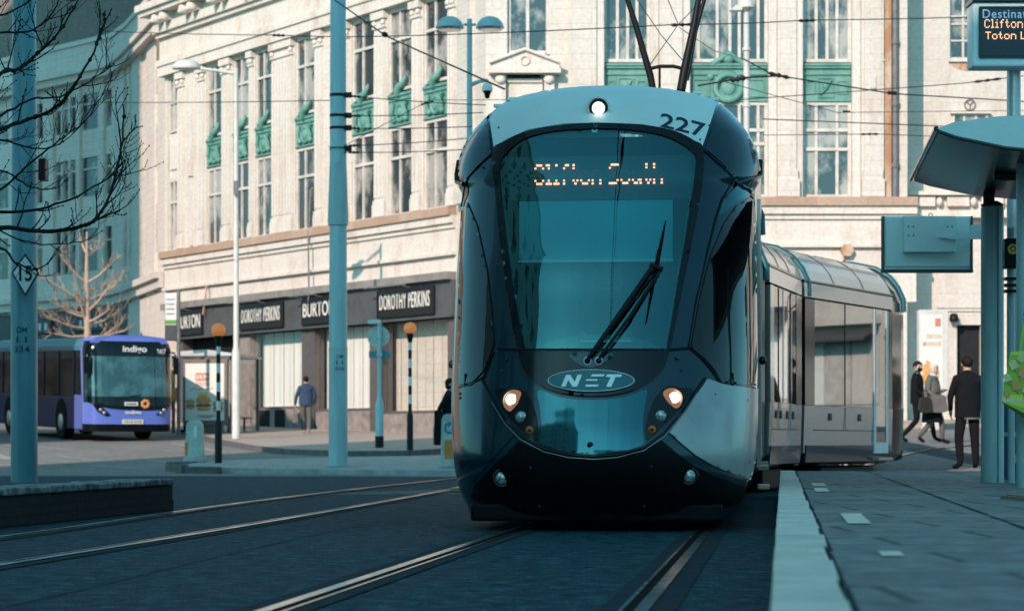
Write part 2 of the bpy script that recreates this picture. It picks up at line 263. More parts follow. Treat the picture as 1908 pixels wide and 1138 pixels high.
# ------------------------------------------------------------------ building helpers
ROOT = {}
def W(px, py, d): return Vector(((px - CX) * d / FPX, d, EYE - (py - HY) * d / FPX))   # a spot of the photo at a known distance
def tag(o, label=None, cat=None, group=None, kind=None):
    if label: o['label'] = label
    if cat: o['category'] = cat
    if group: o['group'] = group
    if kind: o['kind'] = kind
    return o
def thing(name, label, cat, loc=(0, 0, 0), rz=0.0, group=None, rx=0.0):
    o = bpy.data.objects.new(name, None); col.objects.link(o); o.empty_display_size = 0.2
    o.location = loc; o.rotation_euler = (rx, 0, rz)
    ROOT[o] = Matrix.Translation(Vector(loc)) @ Matrix.Rotation(rz, 4, 'Z') @ Matrix.Rotation(rx, 4, 'X')
    return tag(o, label, cat, group)
class MB:
    def __init__(s, mat=None): s.v = []; s.f = []; s.uv = []; s.sm = []; s.M = mat or Matrix.Identity(4)
    def add(s, vs, fs, smooth=False):
        vs = [Vector(v) for v in vs]; b = len(s.v)
        s.v += [s.M @ v for v in vs]
        for f in fs:
            n = geometry.normal([vs[i] for i in f]) if len(f) > 2 else Vector((0, 0, 1))
            ax, ay, az = abs(n.x), abs(n.y), abs(n.z)
            if az >= ax and az >= ay: u = [(vs[i].x, vs[i].y) for i in f]
            elif ay >= ax: u = [(vs[i].x, vs[i].z) for i in f]
            else: u = [(vs[i].y, vs[i].z) for i in f]
            s.f.append([b + i for i in f]); s.uv.append(u); s.sm.append(smooth)
        return s
    def box(s, x0, x1, y0, y1, z0, z1):
        if x0 > x1: x0, x1 = x1, x0
        if y0 > y1: y0, y1 = y1, y0
        if z0 > z1: z0, z1 = z1, z0
        return s.add([(x0, y0, z0), (x1, y0, z0), (x1, y1, z0), (x0, y1, z0), (x0, y0, z1), (x1, y0, z1), (x1, y1, z1), (x0, y1, z1)],
                     [(3, 2, 1, 0), (4, 5, 6, 7), (0, 1, 5, 4), (1, 2, 6, 5), (2, 3, 7, 6), (3, 0, 4, 7)])
    def tube(s, pts, r, n=8, cap=True):
        pts = [Vector(p) for p in pts]; k = len(pts)
        rs = r if isinstance(r, (list, tuple)) else [r] * k
        vs = []; t0 = (pts[1] - pts[0]).normalized()
        up = Vector((0, 0, 1)) if abs(t0.z) < 0.9 else Vector((1, 0, 0))
        a = t0.cross(up).normalized()
        for i in range(k):
            t = ((pts[min(i + 1, k - 1)] - pts[max(i - 1, 0)])).normalized()
            a = (a - t * a.dot(t)).normalized(); b = t.cross(a)
            vs += [pts[i] + rs[i] * (a * math.cos(2 * math.pi * j / n) + b * math.sin(2 * math.pi * j / n)) for j in range(n)]
        s.add(vs, [(i * n + j, i * n + (j + 1) % n, (i + 1) * n + (j + 1) % n, (i + 1) * n + j) for i in range(k - 1) for j in range(n)], True)
        if cap:
            s.add(vs[:n], [tuple(range(n))[::-1]]); s.add(vs[-n:], [tuple(range(n))])
        return s
    def lathe(s, prof, n=20, c=(0, 0, 0), smooth=True):
        c = Vector(c); k = len(prof)
        vs = [c + Vector((r * math.cos(2 * math.pi * j / n), r * math.sin(2 * math.pi * j / n), z)) for r, z in prof for j in range(n)]
        s.add(vs, [(i * n + j, i * n + (j + 1) % n, (i + 1) * n + (j + 1) % n, (i + 1) * n + j) for i in range(k - 1) for j in range(n)], smooth)
        if prof[0][0] > 1e-4: s.add(vs[:n], [tuple(range(n))[::-1]])
        if prof[-1][0] > 1e-4: s.add(vs[-n:], [tuple(range(n))])
        return s
    def ball(s, c, rx, ry=None, rz=None, n=14, k=9):
        ry = ry or rx; rz = rz or rx; c = Vector(c); vs = []
        for i in range(k + 1):
            th = math.pi * i / k
            vs += [c + Vector((rx * math.sin(th) * math.cos(2 * math.pi * j / n), ry * math.sin(th) * math.sin(2 * math.pi * j / n), -rz * math.cos(th))) for j in range(n)]
        return s.add(vs, [(i * n + j, i * n + (j + 1) % n, (i + 1) * n + (j + 1) % n, (i + 1) * n + j) for i in range(k) for j in range(n)], True)
    def prism(s, poly, y0, y1, smooth=False):
        """outline in x,z pushed from y0 to y1"""
        n = len(poly); vs = [(x, y0, z) for x, z in poly] + [(x, y1, z) for x, z in poly]
        s.add(vs, [tuple(range(n)), tuple(range(n, 2 * n))[::-1]])
        return s.add(vs, [((i + 1) % n, i, n + i, n + (i + 1) % n) for i in range(n)], smooth)
    def slab(s, poly, z0, z1):
        """outline in x,y between two heights"""
        n = len(poly); vs = [(x, y, z0) for x, y in poly] + [(x, y, z1) for x, y in poly]
        return s.add(vs, [tuple(range(n))[::-1], tuple(range(n, 2 * n))] + [(i, (i + 1) % n, n + (i + 1) % n, n + i) for i in range(n)])
    def ring(s, c, r, rr, n=24, k=8, axis='y'):
        c = Vector(c); vs = []
        for i in range(n):
            a = 2 * math.pi * i / n
            for j in range(k):
                b = 2 * math.pi * j / k; q = r + rr * math.cos(b)
                p = (q * math.cos(a), rr * math.sin(b), q * math.sin(a)) if axis == 'y' else (q * math.cos(a), q * math.sin(a), rr * math.sin(b))
                vs.append(c + Vector(p))
        return s.add(vs, [(i * k + j, ((i + 1) % n) * k + j, ((i + 1) % n) * k + (j + 1) % k, i * k + (j + 1) % k) for i in range(n) for j in range(k)], True)
    def build(s, name, mat, parent=None, bevel=0.0, fixn=True):
        root = parent
        while root is not None and root not in ROOT: root = root.parent
        inv = ROOT[root].inverted() if root is not None else Matrix.Identity(4)
        me = bpy.data.meshes.new(name); me.from_pydata([inv @ v for v in s.v], [], s.f)
        uvl = me.uv_layers.new(name='UVMap'); flat = []
        for u in s.uv:
            for p in u: flat += [p[0], p[1]]
        uvl.data.foreach_set('uv', flat)
        me.polygons.foreach_set('use_smooth', s.sm)
        for q in (mat if isinstance(mat, (list, tuple)) else [mat]): me.materials.append(M[q])
        if fixn:
            bm = bmesh.new(); bm.from_mesh(me); bmesh.ops.recalc_face_normals(bm, faces=bm.faces); bm.to_mesh(me); bm.free()
        me.update()
        o = bpy.data.objects.new(name, me); col.objects.link(o)
        if parent is not None: o.parent = parent
        if bevel:
            b = o.modifiers.new('edge', 'BEVEL'); b.width = bevel; b.segments = 2; b.limit_method = 'ANGLE'; b.angle_limit = R(50)
        return o
def frame(o, e, n):
    """local x = along, y = outward, z = up"""
    e = Vector((e[0], e[1], 0)).normalized(); n = Vector((n[0], n[1], 0)).normalized()
    return Matrix(((e.x, n.x, 0, o[0]), (e.y, n.y, 0, o[1]), (0, 0, 1, o[2]), (0, 0, 0, 1)))
_txt = {}
def glyphs(s, bold=0.0):
    """2-D outline mesh of a word: vertices scaled to 0..1 in x and in y, and its faces"""
    if (s, bold) in _txt: return _txt[(s, bold)]
    cu = bpy.data.curves.new('lettering', 'FONT'); cu.body = s; cu.resolution_u = 3; cu.offset = bold; cu.space_character = 1.12 if len(s) > 6 else 1.0
    o = bpy.data.objects.new('lettering', cu); col.objects.link(o); bpy.context.view_layer.update()
    me = bpy.data.meshes.new_from_object(o.evaluated_get(bpy.context.evaluated_depsgraph_get()))
    vs = [v.co.copy() for v in me.vertices]; fs = [tuple(p.vertices) for p in me.polygons]
    bpy.data.objects.remove(o); bpy.data.curves.remove(cu); bpy.data.meshes.remove(me)
    x0 = min(v.x for v in vs); x1 = max(v.x for v in vs); y0 = min(v.y for v in vs); y1 = max(v.y for v in vs)
    r = ([((v.x - x0) / (x1 - x0), (v.y - y0) / (y1 - y0)) for v in vs], fs, (x1 - x0) / (y1 - y0)); _txt[(s, bold)] = r
    return r
def word(mb, s, x0, x1, y, z0, z1, th=0.006, bold=0.0, slant=0.0):
    """raised letters on the plane y, facing +y of the frame (reads along -x when mirrored is set by x0 > x1)"""
    vs, fs, _ = glyphs(s, bold); k = len(vs)
    P = lambda yy: [(x0 + (x1 - x0) * a + slant * (z1 - z0) * b, yy, z0 + (z1 - z0) * b) for a, b in vs]
    mb.add(P(y), fs); mb.add(P(y + th), fs)
    cnt = {}
    for f in fs:
        for i in range(len(f)):
            e = (f[i], f[(i + 1) % len(f)]); key = tuple(sorted(e)); cnt[key] = None if key in cnt else e
    A, B = P(y), P(y + th)
    for e in cnt.values():
        if e: mb.add([A[e[0]], A[e[1]], B[e[1]], B[e[0]]], [(0, 1, 2, 3)])
    return mb
def copytree(o, **kw):
    c = o.copy(); col.objects.link(c)
    for k in list(o.children):
        q = k.copy(); col.objects.link(q); q.parent = c
        for g in k.children: h = g.copy(); col.objects.link(h); h.parent = q
    return c
def gz(x, d): return 0.03 * max(0.0, d - 46 + 2 * min(max(x, 0.0), 8.0))     # the square rises gently away from the camera
def hit(px, d0, y):   # helper for spots on the ground seen in column px at distance d0
    return ((px - CX) * d0 / FPX, d0)
# ------------------------------------------------------------------ ground, pavements, rails
def inside(p, poly):
    x, y = p; c = False; n = len(poly); j = n - 1
    for i in range(n):
        xi, yi = poly[i]; xj, yj = poly[j]
        if (yi > y) != (yj > y) and x < (xj - xi) * (y - yi) / (yj - yi) + xi: c = not c
        j = i
    return c
def dense(poly, step):
    out = []
    for i, p in enumerate(poly):
        q = poly[(i + 1) % len(poly)]; L = math.hypot(q[0] - p[0], q[1] - p[1]); k = max(1, int(L / step))
        out += [(p[0] + (q[0] - p[0]) * t / k, p[1] + (q[1] - p[1]) * t / k) for t in range(k)]
    return out
def closed_curve(pts, sub=6):
    out = []; n = len(pts)
    for i in range(n):
        p0, p1, p2, p3 = (Vector(pts[(i + k - 1) % n]) for k in range(4))
        for t in range(sub):
            u = t / sub
            q = 0.5 * ((2 * p1) + (p2 - p0) * u + (2 * p0 - 5 * p1 + 4 * p2 - p3) * u * u + (3 * p1 - p0 - 3 * p2 + p3) * u ** 3)
            out.append((q.x, q.y))
    return out
def mesh2d(poly, step, holes=(), grid=True):
    """triangles filling an outline (minus holes); returns points, triangles, boundary edges"""
    pts = []; edges = []
    for lp in (poly, *holes):
        b = len(pts); pts += list(lp); n = len(lp); edges += [(b + i, b + (i + 1) % n) for i in range(n)]
    if grid:
        xs = [p[0] for p in poly]; ys = [p[1] for p in poly]
        bp = pts[:]; y = min(ys) + step * 0.5
        while y < max(ys):
            x = min(xs) + step * 0.5
            while x < max(xs):
                if inside((x, y), poly) and not any(inside((x, y), h) for h in holes) and all((x - a) ** 2 + (y - c) ** 2 > (0.65 * step) ** 2 for a, c in bp): pts.append((x, y))
                x += step
            y += step
    vs, _, fs, *_r = geometry.delaunay_2d_cdt([Vector(p) for p in pts], edges, [], 0, 1e-6)
    vs = [(v.x, v.y) for v in vs]; fo = []
    for f in fs:
        c = (sum(vs[i][0] for i in f) / len(f), sum(vs[i][1] for i in f) / len(f))
        if inside(c, poly) and not any(inside(c, h) for h in holes): fo.append(tuple(f))
    cnt = {}
    for f in fo:
        for i in range(len(f)):
            e = (f[i], f[(i + 1) % len(f)]); key = tuple(sorted(e)); cnt[key] = None if key in cnt else e
    return vs, fo, [e for e in cnt.values() if e]
def sheet(name, poly, zf, h, mat, step=1.5, parent=None, skirt=True):
    vs, fs, be = mesh2d(dense(poly, step), step)
    mb = MB(); mb.add([(x, y, zf(x, y) + h) for x, y in vs], fs)
    if skirt:
        for a, b in be: mb.add([(*vs[a], zf(*vs[a]) + h), (*vs[b], zf(*vs[b]) + h), (*vs[b], zf(*vs[b]) - 0.1), (*vs[a], zf(*vs[a]) - 0.1)], [(0, 1, 2, 3)])
    return mb.build(name, mat, parent)
def ribbon(mb, pts, wd, zf, h, off=0.0):
    """flat strip following a line on the ground"""
    L = []
    for i, p in enumerate(pts):
        a = Vector(pts[max(0, i - 1)]); b = Vector(pts[min(len(pts) - 1, i + 1)]); t = (b - a).normalized(); n = Vector((t.y, -t.x)); c = Vector(p) + n * off
        L.append((c - n * wd / 2, c + n * wd / 2))
    for i in range(len(L) - 1):
        q = [L[i][0], L[i][1], L[i + 1][1], L[i + 1][0]]
        mb.add([(p.x, p.y, zf(p.x, p.y) + h) for p in q], [(0, 1, 2, 3)])
    return mb
def fine(pts, step=0.5):
    out = []
    n = len(pts)
    for i in range(n - 1):
        p0 = Vector(pts[max(0, i - 1)]); p1 = Vector(pts[i]); p2 = Vector(pts[i + 1]); p3 = Vector(pts[min(n - 1, i + 2)])
        k = max(1, int((p2 - p1).length / step))
        for t in range(k):
            u = t / k; q = 0.5 * ((2 * p1) + (p2 - p0) * u + (2 * p0 - 5 * p1 + 4 * p2 - p3) * u * u + (3 * p1 - p0 - 3 * p2 + p3) * u ** 3); out.append((q.x, q.y))
    out.append(tuple(pts[-1])); return out

mb = MB()
xs = [-160, -80, -50] + list(range(-30, -2, 2)) + [k * 0.5 for k in range(-4, 21)] + list(range(12, 32, 2)) + [50, 80, 160]
ys = [-120, -60, -30, -10, 0, 5, 10, 15, 20, 25] + [28 + k for k in range(0, 60)] + list(range(90, 140, 5)) + [160, 200]
vs = [(x, y, gz(x, y)) for y in ys for x in xs]; nx = len(xs)
mb.add(vs, [(j * nx + i, j * nx + i + 1, (j + 1) * nx + i + 1, (j + 1) * nx + i) for j in range(len(ys) - 1) for i in range(nx - 1)], True)
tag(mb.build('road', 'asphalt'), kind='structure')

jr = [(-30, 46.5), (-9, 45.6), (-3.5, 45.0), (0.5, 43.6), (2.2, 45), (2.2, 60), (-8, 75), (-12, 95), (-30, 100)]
tag(sheet('road_junction', jr, gz, 0.003, 'pale_asphalt', 1.2, skirt=False), kind='structure')
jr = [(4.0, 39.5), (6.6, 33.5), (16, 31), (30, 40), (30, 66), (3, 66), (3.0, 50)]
tag(sheet('road_crossing', jr, gz, 0.003, 'pale_asphalt', 1.0, skirt=False), kind='structure')
PH = 0.30                                            # platform height above the rails
TC = lambda d: -0.215 + 0.112 * (d - 9.4)            # centre of the near track where it runs straight
edge = lambda d: TC(d) + 1.24
flat = lambda x, y: 0.0
pl = [(edge(1.0) + 0.18, 1.0), (16, 1.0), (16, 27.5), (edge(29) + 2.6, 29.0), (edge(29) + 0.18, 29.0)]
tag(sheet('platform', pl, flat, PH, 'slab_paving', 3.0), kind='structure')
cp = [(edge(1.0), 1.0), (edge(1.0) + 0.172, 1.0), (edge(29.05) + 0.172, 29.05), (edge(29.05), 29.05)]
mb = MB(); random.seed(31); y = 1.0                     # coping stones along the edge
while y < 29.0:
    y1 = min(29.05, y + random.uniform(0.8, 1.0)); w0 = 0.172 + random.uniform(-0.006, 0.008); h_ = PH + 0.006 + random.uniform(-0.002, 0.004); g = 0.012
    q = [(edge(y) + random.uniform(-0.002, 0.002), y), (edge(y) + w0, y), (edge(y1 - g) + w0 + random.uniform(-0.006, 0.006), y1 - g), (edge(y1 - g) + random.uniform(-0.002, 0.002), y1 - g)]
    mb.slab(q, -0.1, h_); y = y1
tag(mb.build('platform_kerb', 'coping_concrete', bevel=0.006), kind='structure')
mb = MB()                                             # tactile studs and worn pads let into the slabs
for px, py, wpx, hpx in ((1533, 913, 26, 7), (1528, 903, 26, 6), (1602, 967, 44, 19), (1665, 1033, 42, 9)):
    d0 = (EYE - PH) * FPX / (py + hpx / 2 - HY); d1 = (EYE - PH) * FPX / (py - hpx / 2 - HY)
    x0 = (px - wpx / 2 - CX) * d0 / FPX; x1 = (px + wpx / 2 - CX) * d0 / FPX; k = 0.112 * (d1 - d0)
    mb.add([(x0, d0, PH + 0.005), (x1, d0, PH + 0.005), (x1 + k, d1, PH + 0.005), (x0 + k, d1, PH + 0.005)], [(0, 1, 2, 3)])
tag(mb.build('platform_markings', 'tactile_cream'), kind='structure')
mb = MB(); random.seed(2)
for o_, wd in ((0.180, 0.02), (1.02, 0.022), (1.95, 0.02), (2.9, 0.02), (3.9, 0.02)):
    y = 3.0
    while y < 28.9:
        L = random.uniform(0.5, 1.3); y1 = min(28.95, y + L); k = random.uniform(0.5, 1.3) * wd
        mb.add([(edge(y) + o_ - k / 2, y, PH + 0.003), (edge(y) + o_ + k / 2, y, PH + 0.003), (edge(y1) + o_ + k / 2, y1, PH + 0.003), (edge(y1) + o_ - k / 2, y1, PH + 0.003)], [(0, 1, 2, 3)]); y = y1 + random.choice((0.0, 0.0, 0.08, 0.2))
for i in range(26):
    y = 4 + i * 0.97; a, b = random.choice(((0.18, 1.02), (1.02, 1.95), (1.95, 2.9), (2.9, 3.9), (1.02, 2.9)))
    mb.add([(edge(y) + a, y, PH + 0.003), (edge(y) + b, y, PH + 0.003), (edge(y) + b, y + 0.014, PH + 0.003), (edge(y) + a, y + 0.014, PH + 0.003)], [(0, 1, 2, 3)])
tag(mb.build('platform_joints', 'rail_bed'), kind='structure')
mb = MB(); d0 = 14.2; x0 = 3.05
mb.box(x0, x0 + 1.6, d0, d0 + 0.9, PH, PH + 0.02)
for k in range(14): mb.box(x0 + 0.03 + k * 0.11, x0 + 0.07 + k * 0.11, d0 + 0.02, d0 + 0.88, PH + 0.02, PH + 0.028)
tag(mb.build('drain_cover', 'red_brick'), 'reddish ribbed drain cover flush in the grey tram platform', 'drain cover')

isl = [W(318, 880, 48.2), W(345, 884, 47.2), W(430, 884, 46.9), W(620, 882, 46.2), W(860, 880, 45.2), W(905, 872, 47.0), W(905, 860, 54), W(700, 860, 53.0), W(480, 868, 51.5), W(340, 876, 49.6)]
tag(sheet('traffic_island', [(p.x, p.y) for p in isl], gz, 0.11, 'island_stone', 1.2), kind='structure')
mb = MB(); nose = [(p.x, p.y) for p in isl]
ribbon(mb, [(-6.4, 49.5), (-6.75, 48.4), (-6.3, 47.05), (-5.5, 46.75)], 0.16, gz, 0.0)
vs_ = [Vector(v) for v in mb.v]; mb = MB()
for i in range(3):
    a, b = ((-6.45, 49.5), (-6.80, 48.3), (-6.3, 47.0), (-5.6, 46.75))[i:i + 2]
    mb.M = frame((a[0], a[1], 0), (b[0] - a[0], b[1] - a[1]), (-(b[1] - a[1]), b[0] - a[0])); L = math.hypot(b[0] - a[0], b[1] - a[1])
    mb.box(0, L - 0.01, -0.13, 0.02, -0.05, gz(*a) + 0.135)
tag(mb.build('island_kerb', 'kerb_stone', bevel=0.02), kind='structure')

PAV = [(-11.6, 84), (-10.6, 77), (-8.3, 66.5), (-6.45, 60), (-5.4, 57.4), (-3.9, 56.0), (-2.4, 56.3), (-1.3, 58.5), (-0.6, 62), (3, 63), (18, 62), (26, 62), (26, 72), (-1.2, 71), (-1.6, 71.5), (-12.4, 87.5), (-19, 110), (-22, 108), (-17, 90)]
tag(sheet('pavement', PAV, gz, 0.12, 'red_paving', 1.6), kind='structure')
mb = MB()
for i in range(1, 11):
    a, b = PAV[i], PAV[i + 1]; L = math.hypot(b[0] - a[0], b[1] - a[1]); n = (b[1] - a[1], -(b[0] - a[0]))
    za, zb = gz(*a), gz(*b); t = Vector((b[0] - a[0], b[1] - a[1], 0)).normalized(); nn = Vector((t.y, -t.x, 0))
    A = Vector((*a, za)); B = Vector((*b, zb)); q = []
    for P in (A, B):
        for o_, h in ((-0.06, -0.08), (0.07, -0.08), (0.07, 0.128), (-0.06, 0.128)): q.append(P + (-nn if False else nn) * o_ * -1 + Vector((0, 0, h)))
    mb.add(q, [(0, 1, 2, 3), (7, 6, 5, 4), (0, 4, 5, 1), (1, 5, 6, 2), (2, 6, 7, 3), (3, 7, 4, 0)])
tag(mb.build('pavement_kerb', 'kerb_stone'), kind='structure')

# painted lines on the far road
mb = MB()
for a, b, wd in (((-8.9, 51), (-7.3, 48.6), 0.12), ((-10.5, 56), (-8.6, 52.5), 0.12), ((-12.8, 64), (-10.9, 60), 0.12), ((-9.3, 66), (-7.0, 58.8), 0.14), ((-6.4, 57.6), (-4.5, 54.8), 0.12), ((-12.5, 58), (-11.2, 54), 0.3), ((-9.9, 62), (-8.4, 59.8), 0.1), ((-8.2, 54.2), (-7.4, 52.2), 0.1)):
    ribbon(mb, fine([a, b], 0.8), wd, gz, 0.008)
tag(mb.build('road_markings', 'line_paint'), kind='structure')
mb = MB(); ribbon(mb, fine([(-2.05, 9.2), (-1.86, 11.3), (-1.63, 14.3), (-1.2, 19)], 0.5), 0.013, gz, 0.004)
random.seed(21)
for k in range(26):                                   # cracks and patched joints between the rails
    y = random.uniform(9.6, 17); x = TC(y) + random.uniform(-0.62, 0.6); pts = [(x, y)]
    for i in range(random.randint(2, 5)): pts.append((pts[-1][0] + random.uniform(0.01, 0.07), pts[-1][1] + random.uniform(-0.05, 0.05)))
    for i in range(len(pts) - 1):
        a, b = pts[i], pts[i + 1]; wv = random.uniform(0.006, 0.03); mb.add([(a[0], a[1] - wv / 2, 0.004), (b[0], b[1] - wv / 2, 0.004), (b[0], b[1] + wv / 2, 0.004), (a[0], a[1] + wv / 2, 0.004)], [(0, 1, 2, 3)])
tag(mb.build('road_cracks', 'tar_line'), kind='structure')


# rails: each one a grooved rail let into the road
def rail(name, pts, label, group, side):
    p = fine(pts, 0.4); mb = MB(); ribbon(mb, p, 0.055, gz, 0.012); o = mb.build(name, 'rail_steel'); tag(o, label, 'tram rail', group)
    mb = MB(); ribbon(mb, p, 0.042, gz, 0.008, 0.0495 * side); mb.build('groove', 'rail_groove', o)
    mb = MB(); ribbon(mb, p, 0.018, gz, 0.011, 0.081 * side); mb.build('guard_lip', 'rail_steel', o)
    mb = MB(); ribbon(mb, p, 0.30, gz, 0.006, 0.02 * side); mb.build('rail_bed', 'rail_bed', o)
    return o
near = [(TC(d), d) for d in (3, 6, 9.4, 13, 17, 21, 25, 28)] + [(2.35, 31.3), (2.95, 33), (3.75, 34.8), (4.6, 36.6), (4.9, 39), (5.2, 44)]
def offset_line(pts, o):
    out = []
    for i, p in enumerate(pts):
        a = Vector(pts[max(0, i - 1)]); b = Vector(pts[min(len(pts) - 1, i + 1)]); t = (b - a).normalized(); out.append((p[0] + t.y * o, p[1] - t.x * o))
    return out
rail('tram_rail', offset_line(near, -0.72), 'shiny tram rail running under the left headlamp of the tram', 'tram rails', 1)
rail('tram_rail', offset_line(near, 0.72), 'wide grooved tram rail with warm glint beside the platform edge', 'tram rails', -1)
rail('tram_rail', [(-3.6, 5), (-2.69, 12.7), (-2.1, 18.1), (-1.45, 25), (-0.78, 32.7), (-0.1, 40), (0.9, 50)], 'dark grooved rail of the empty track, nearer the camera', 'tram rails', -1)
rail('tram_rail', [(-4.6, 5), (-3.5, 16.3), (-2.9, 25), (-2.1, 33), (-1.25, 40), (-0.3, 48)], 'thin bright rail of the empty track nearest the low brick wall', 'tram rails', 1)
rail('tram_rail', [(5.5, 39.6), (6.4, 42.6), (7.8, 46), (10, 50), (14, 56)], 'thin curved rail in the road behind the man in black', 'tram rails', 1)

# low brick plinth wall at the left
A = W(0, 985, 18.2); d1 = 23.0; B = Vector(((322 - CX) * d1 / FPX, d1, 0)); A = Vector(((-30 - CX) * 17.9 / FPX, 17.9, 0)); e = (B - A); L = e.length
t = thing('low_wall', 'low dark brick wall with worn pale stone coping beside the tram track', 'wall', (A.x, A.y, 0))
Fm = frame(A, (e.x, e.y), (e.y, -e.x))
mb = MB(Fm); mb.box(-2, L, -1.6, 0, 0, 0.24); mb.box(L, L + 0.11, -1.5, -0.02, 0, 0.10); mb.build('brickwork', 'blackish_brick', t, bevel=0.01)
mb = MB(Fm); x = -2; random.seed(4)
while x < L - 0.05:
    wd = min(random.uniform(0.42, 0.6), L - x); mb.box(x, x + wd - 0.008, -0.42, 0.012 + random.uniform(0, 0.012), 0.243, 0.30 + random.uniform(-0.006, 0.004)); x += wd
mb.build('coping', 'coping_stone', t, bevel=0.012)
mb = MB(Fm); mb.box(-2, L - 0.03, -1.58, -0.43, 0.243, 0.262); mb.build('bed_top', 'asphalt', t)
# ------------------------------------------------------------------ main corner store
C0 = Vector((-1.6, 69.5)); C1 = Vector((-12.1, 86.0)); LE = (C1 - C0); LL = LE.length; LE = LE.normalized(); LN = Vector((-LE.y, LE.x))
if LN.y > 0: LN = -LN
def sL(px):                                             # metres along the left front for a photo column
    k = (px - CX) / FPX; return (k * C0.y - C0.x) / (LE.x - k * LE.y)
store = thing('corner_store', 'long pale stone corner store with fluted pilasters and green copper panels', 'building', (C0.x, C0.y, 0))
FL = frame((C0.x, C0.y, 0), LE, LN)                   # local x runs from the corner away to the left
YF = 66.9; FF = frame((0, YF, 0), (1, 0), (0, -1))     # the front that faces the camera; local x is world x
xF = lambda px: (px - CX) * YF / FPX
zF = lambda py: EYE - (py - HY) * YF / FPX
Z0, Z1, Z2, Z3, ZT = 7.38, 10.05, 11.12, 13.5, 14.2     # sill, head of lower windows, foot of upper windows, head of upper windows, wall head
bayL = [sL(p) for p in (322, 399, 449, 491, 568, 676, 745, 811)]; hw = [0.42] + [0.62, 0.62, 0.62, 0.68, 0.72, 0.72, 0.70]
wall = MB(FL); edges_ = []
prev = -0.05
order = sorted(zip(bayL, hw))
for s, h in order:
    wall.box(prev, s - h, -0.5, 0, Z0 - 0.2, ZT); edges_.append((prev, s - h)); prev = s + h
wall.box(prev, LL + 0.6, -0.5, 0, Z0 - 0.2, ZT); edges_.append((prev, LL + 0.6))
for s, h in order: wall.box(s - h, s + h, -0.5, -0.003, Z3 + 0.1, ZT)
# corner return and front wall
wall.box(-0.05, 0.0, -3, -0.5, 0, ZT)
fw = [(945, 1024, 'A'), (1125, 1212, 'B'), (1285, 1432, 'C'), (1495, 1588, 'D')]
wf = MB(FF); prev = xF(905)
for a, b, k in fw:
    wf.box(prev, xF(a), -0.6, 0, 0.6, 17); prev = xF(b)
wf.box(prev, xF(1690), -0.6, 0, 0.6, 17)
for a, b, k in fw:
    wf.box(xF(a), xF(b), -0.6, -0.003, 0.6, 7.2); wf.box(xF(a), xF(b), -0.6, -0.003, 13.6, 17)
ch = MB(); c2 = Vector((xF(905), YF)); ee = (c2 - C0); ch.M = frame((C0.x, C0.y, 0), ee, (ee.y, -ee.x) if -ee.x < 0 else (-ee.y, ee.x))
ch.M = frame((C0.x, C0.y, 0), ee, (-abs(ee.y), -abs(ee.x) * 0.6)); nn_ = Vector((ee.y, -ee.x)); nn_ = nn_ if nn_.y < 0 else -nn_
ch.M = frame((C0.x, C0.y, 0), ee, nn_); ch.box(0, ee.length, -0.6, 0, 0.4, 17)
ch.box(0.5, 1.7, 0, 0.14, Z0 + 0.3, 13.6); ch.box(0.42, 1.78, 0, 0.24, Z0, Z0 + 0.34)
wall.build('side_wall', 'stone', store); wf.build('front_wall', 'stone', store); ch.build('corner_wall', 'stone', store)
# rear mass and roof
mb = MB(FL); mb.box(0, LL + 0.6, -9, -0.55, 0.3, 16.4); mb.build('rear_mass', 'stone', store)
mb = MB(); mb.box(0.8, xF(1690), YF + 0.62, YF + 12, 0.3, 16.8); mb.build('rear_mass', 'stone', store)
# pilasters with fluting, capital and base
def pilaster(s0, s1):
    pil = MB(FL); wd = s1 - s0; pil.box(s0 + 0.04, s1 - 0.04, 0, 0.055, Z0 + 0.02, Z3)
    k = max(2, int(wd / 0.2)); st = (wd - 0.08) / k
    for i in range(k): pil.box(s0 + 0.05 + i * st + 0.035, s0 + 0.05 + (i + 1) * st - 0.035, 0.057, 0.085, Z0 + 0.62, Z3 - 0.50)
    pil.box(s0, s1, 0, 0.12, Z0 + 0.05, Z0 + 0.42); pil.box(s0 + 0.02, s1 - 0.02, 0, 0.10, Z0 + 0.42, Z0 + 0.55)
    pil.box(s0 - 0.03, s1 + 0.03, 0, 0.16, Z3 - 0.1, Z3 + 0.12); pil.box(s0, s1, 0, 0.11, Z3 - 0.38, Z3 - 0.30)
    for q in (s0 + 0.1, s1 - 0.1): pil.ball((q, 0.10, Z3 - 0.22), 0.10, 0.07, 0.09, 8, 6)
    pil.build('pilaster', 'stone_trim', store)
for a, b in edges_:
    wd = b - a
    if wd > 1.7:
        g = 0.62; pilaster(a + 0.06, a + g); pilaster(b - g, b - 0.06)
        pil = MB(FL); pil.box((a + b) / 2 - 0.12, (a + b) / 2 + 0.12, 0, 0.05, Z0 + 0.1, Z3 - 0.1)
        pil.box((a + b) / 2 - 0.17, (a + b) / 2 + 0.17, 0, 0.12, 9.9, 10.4); pil.build('wall_panel', 'stone_trim', store)
    elif wd > 0.3: pilaster(a + 0.05, b - 0.05)
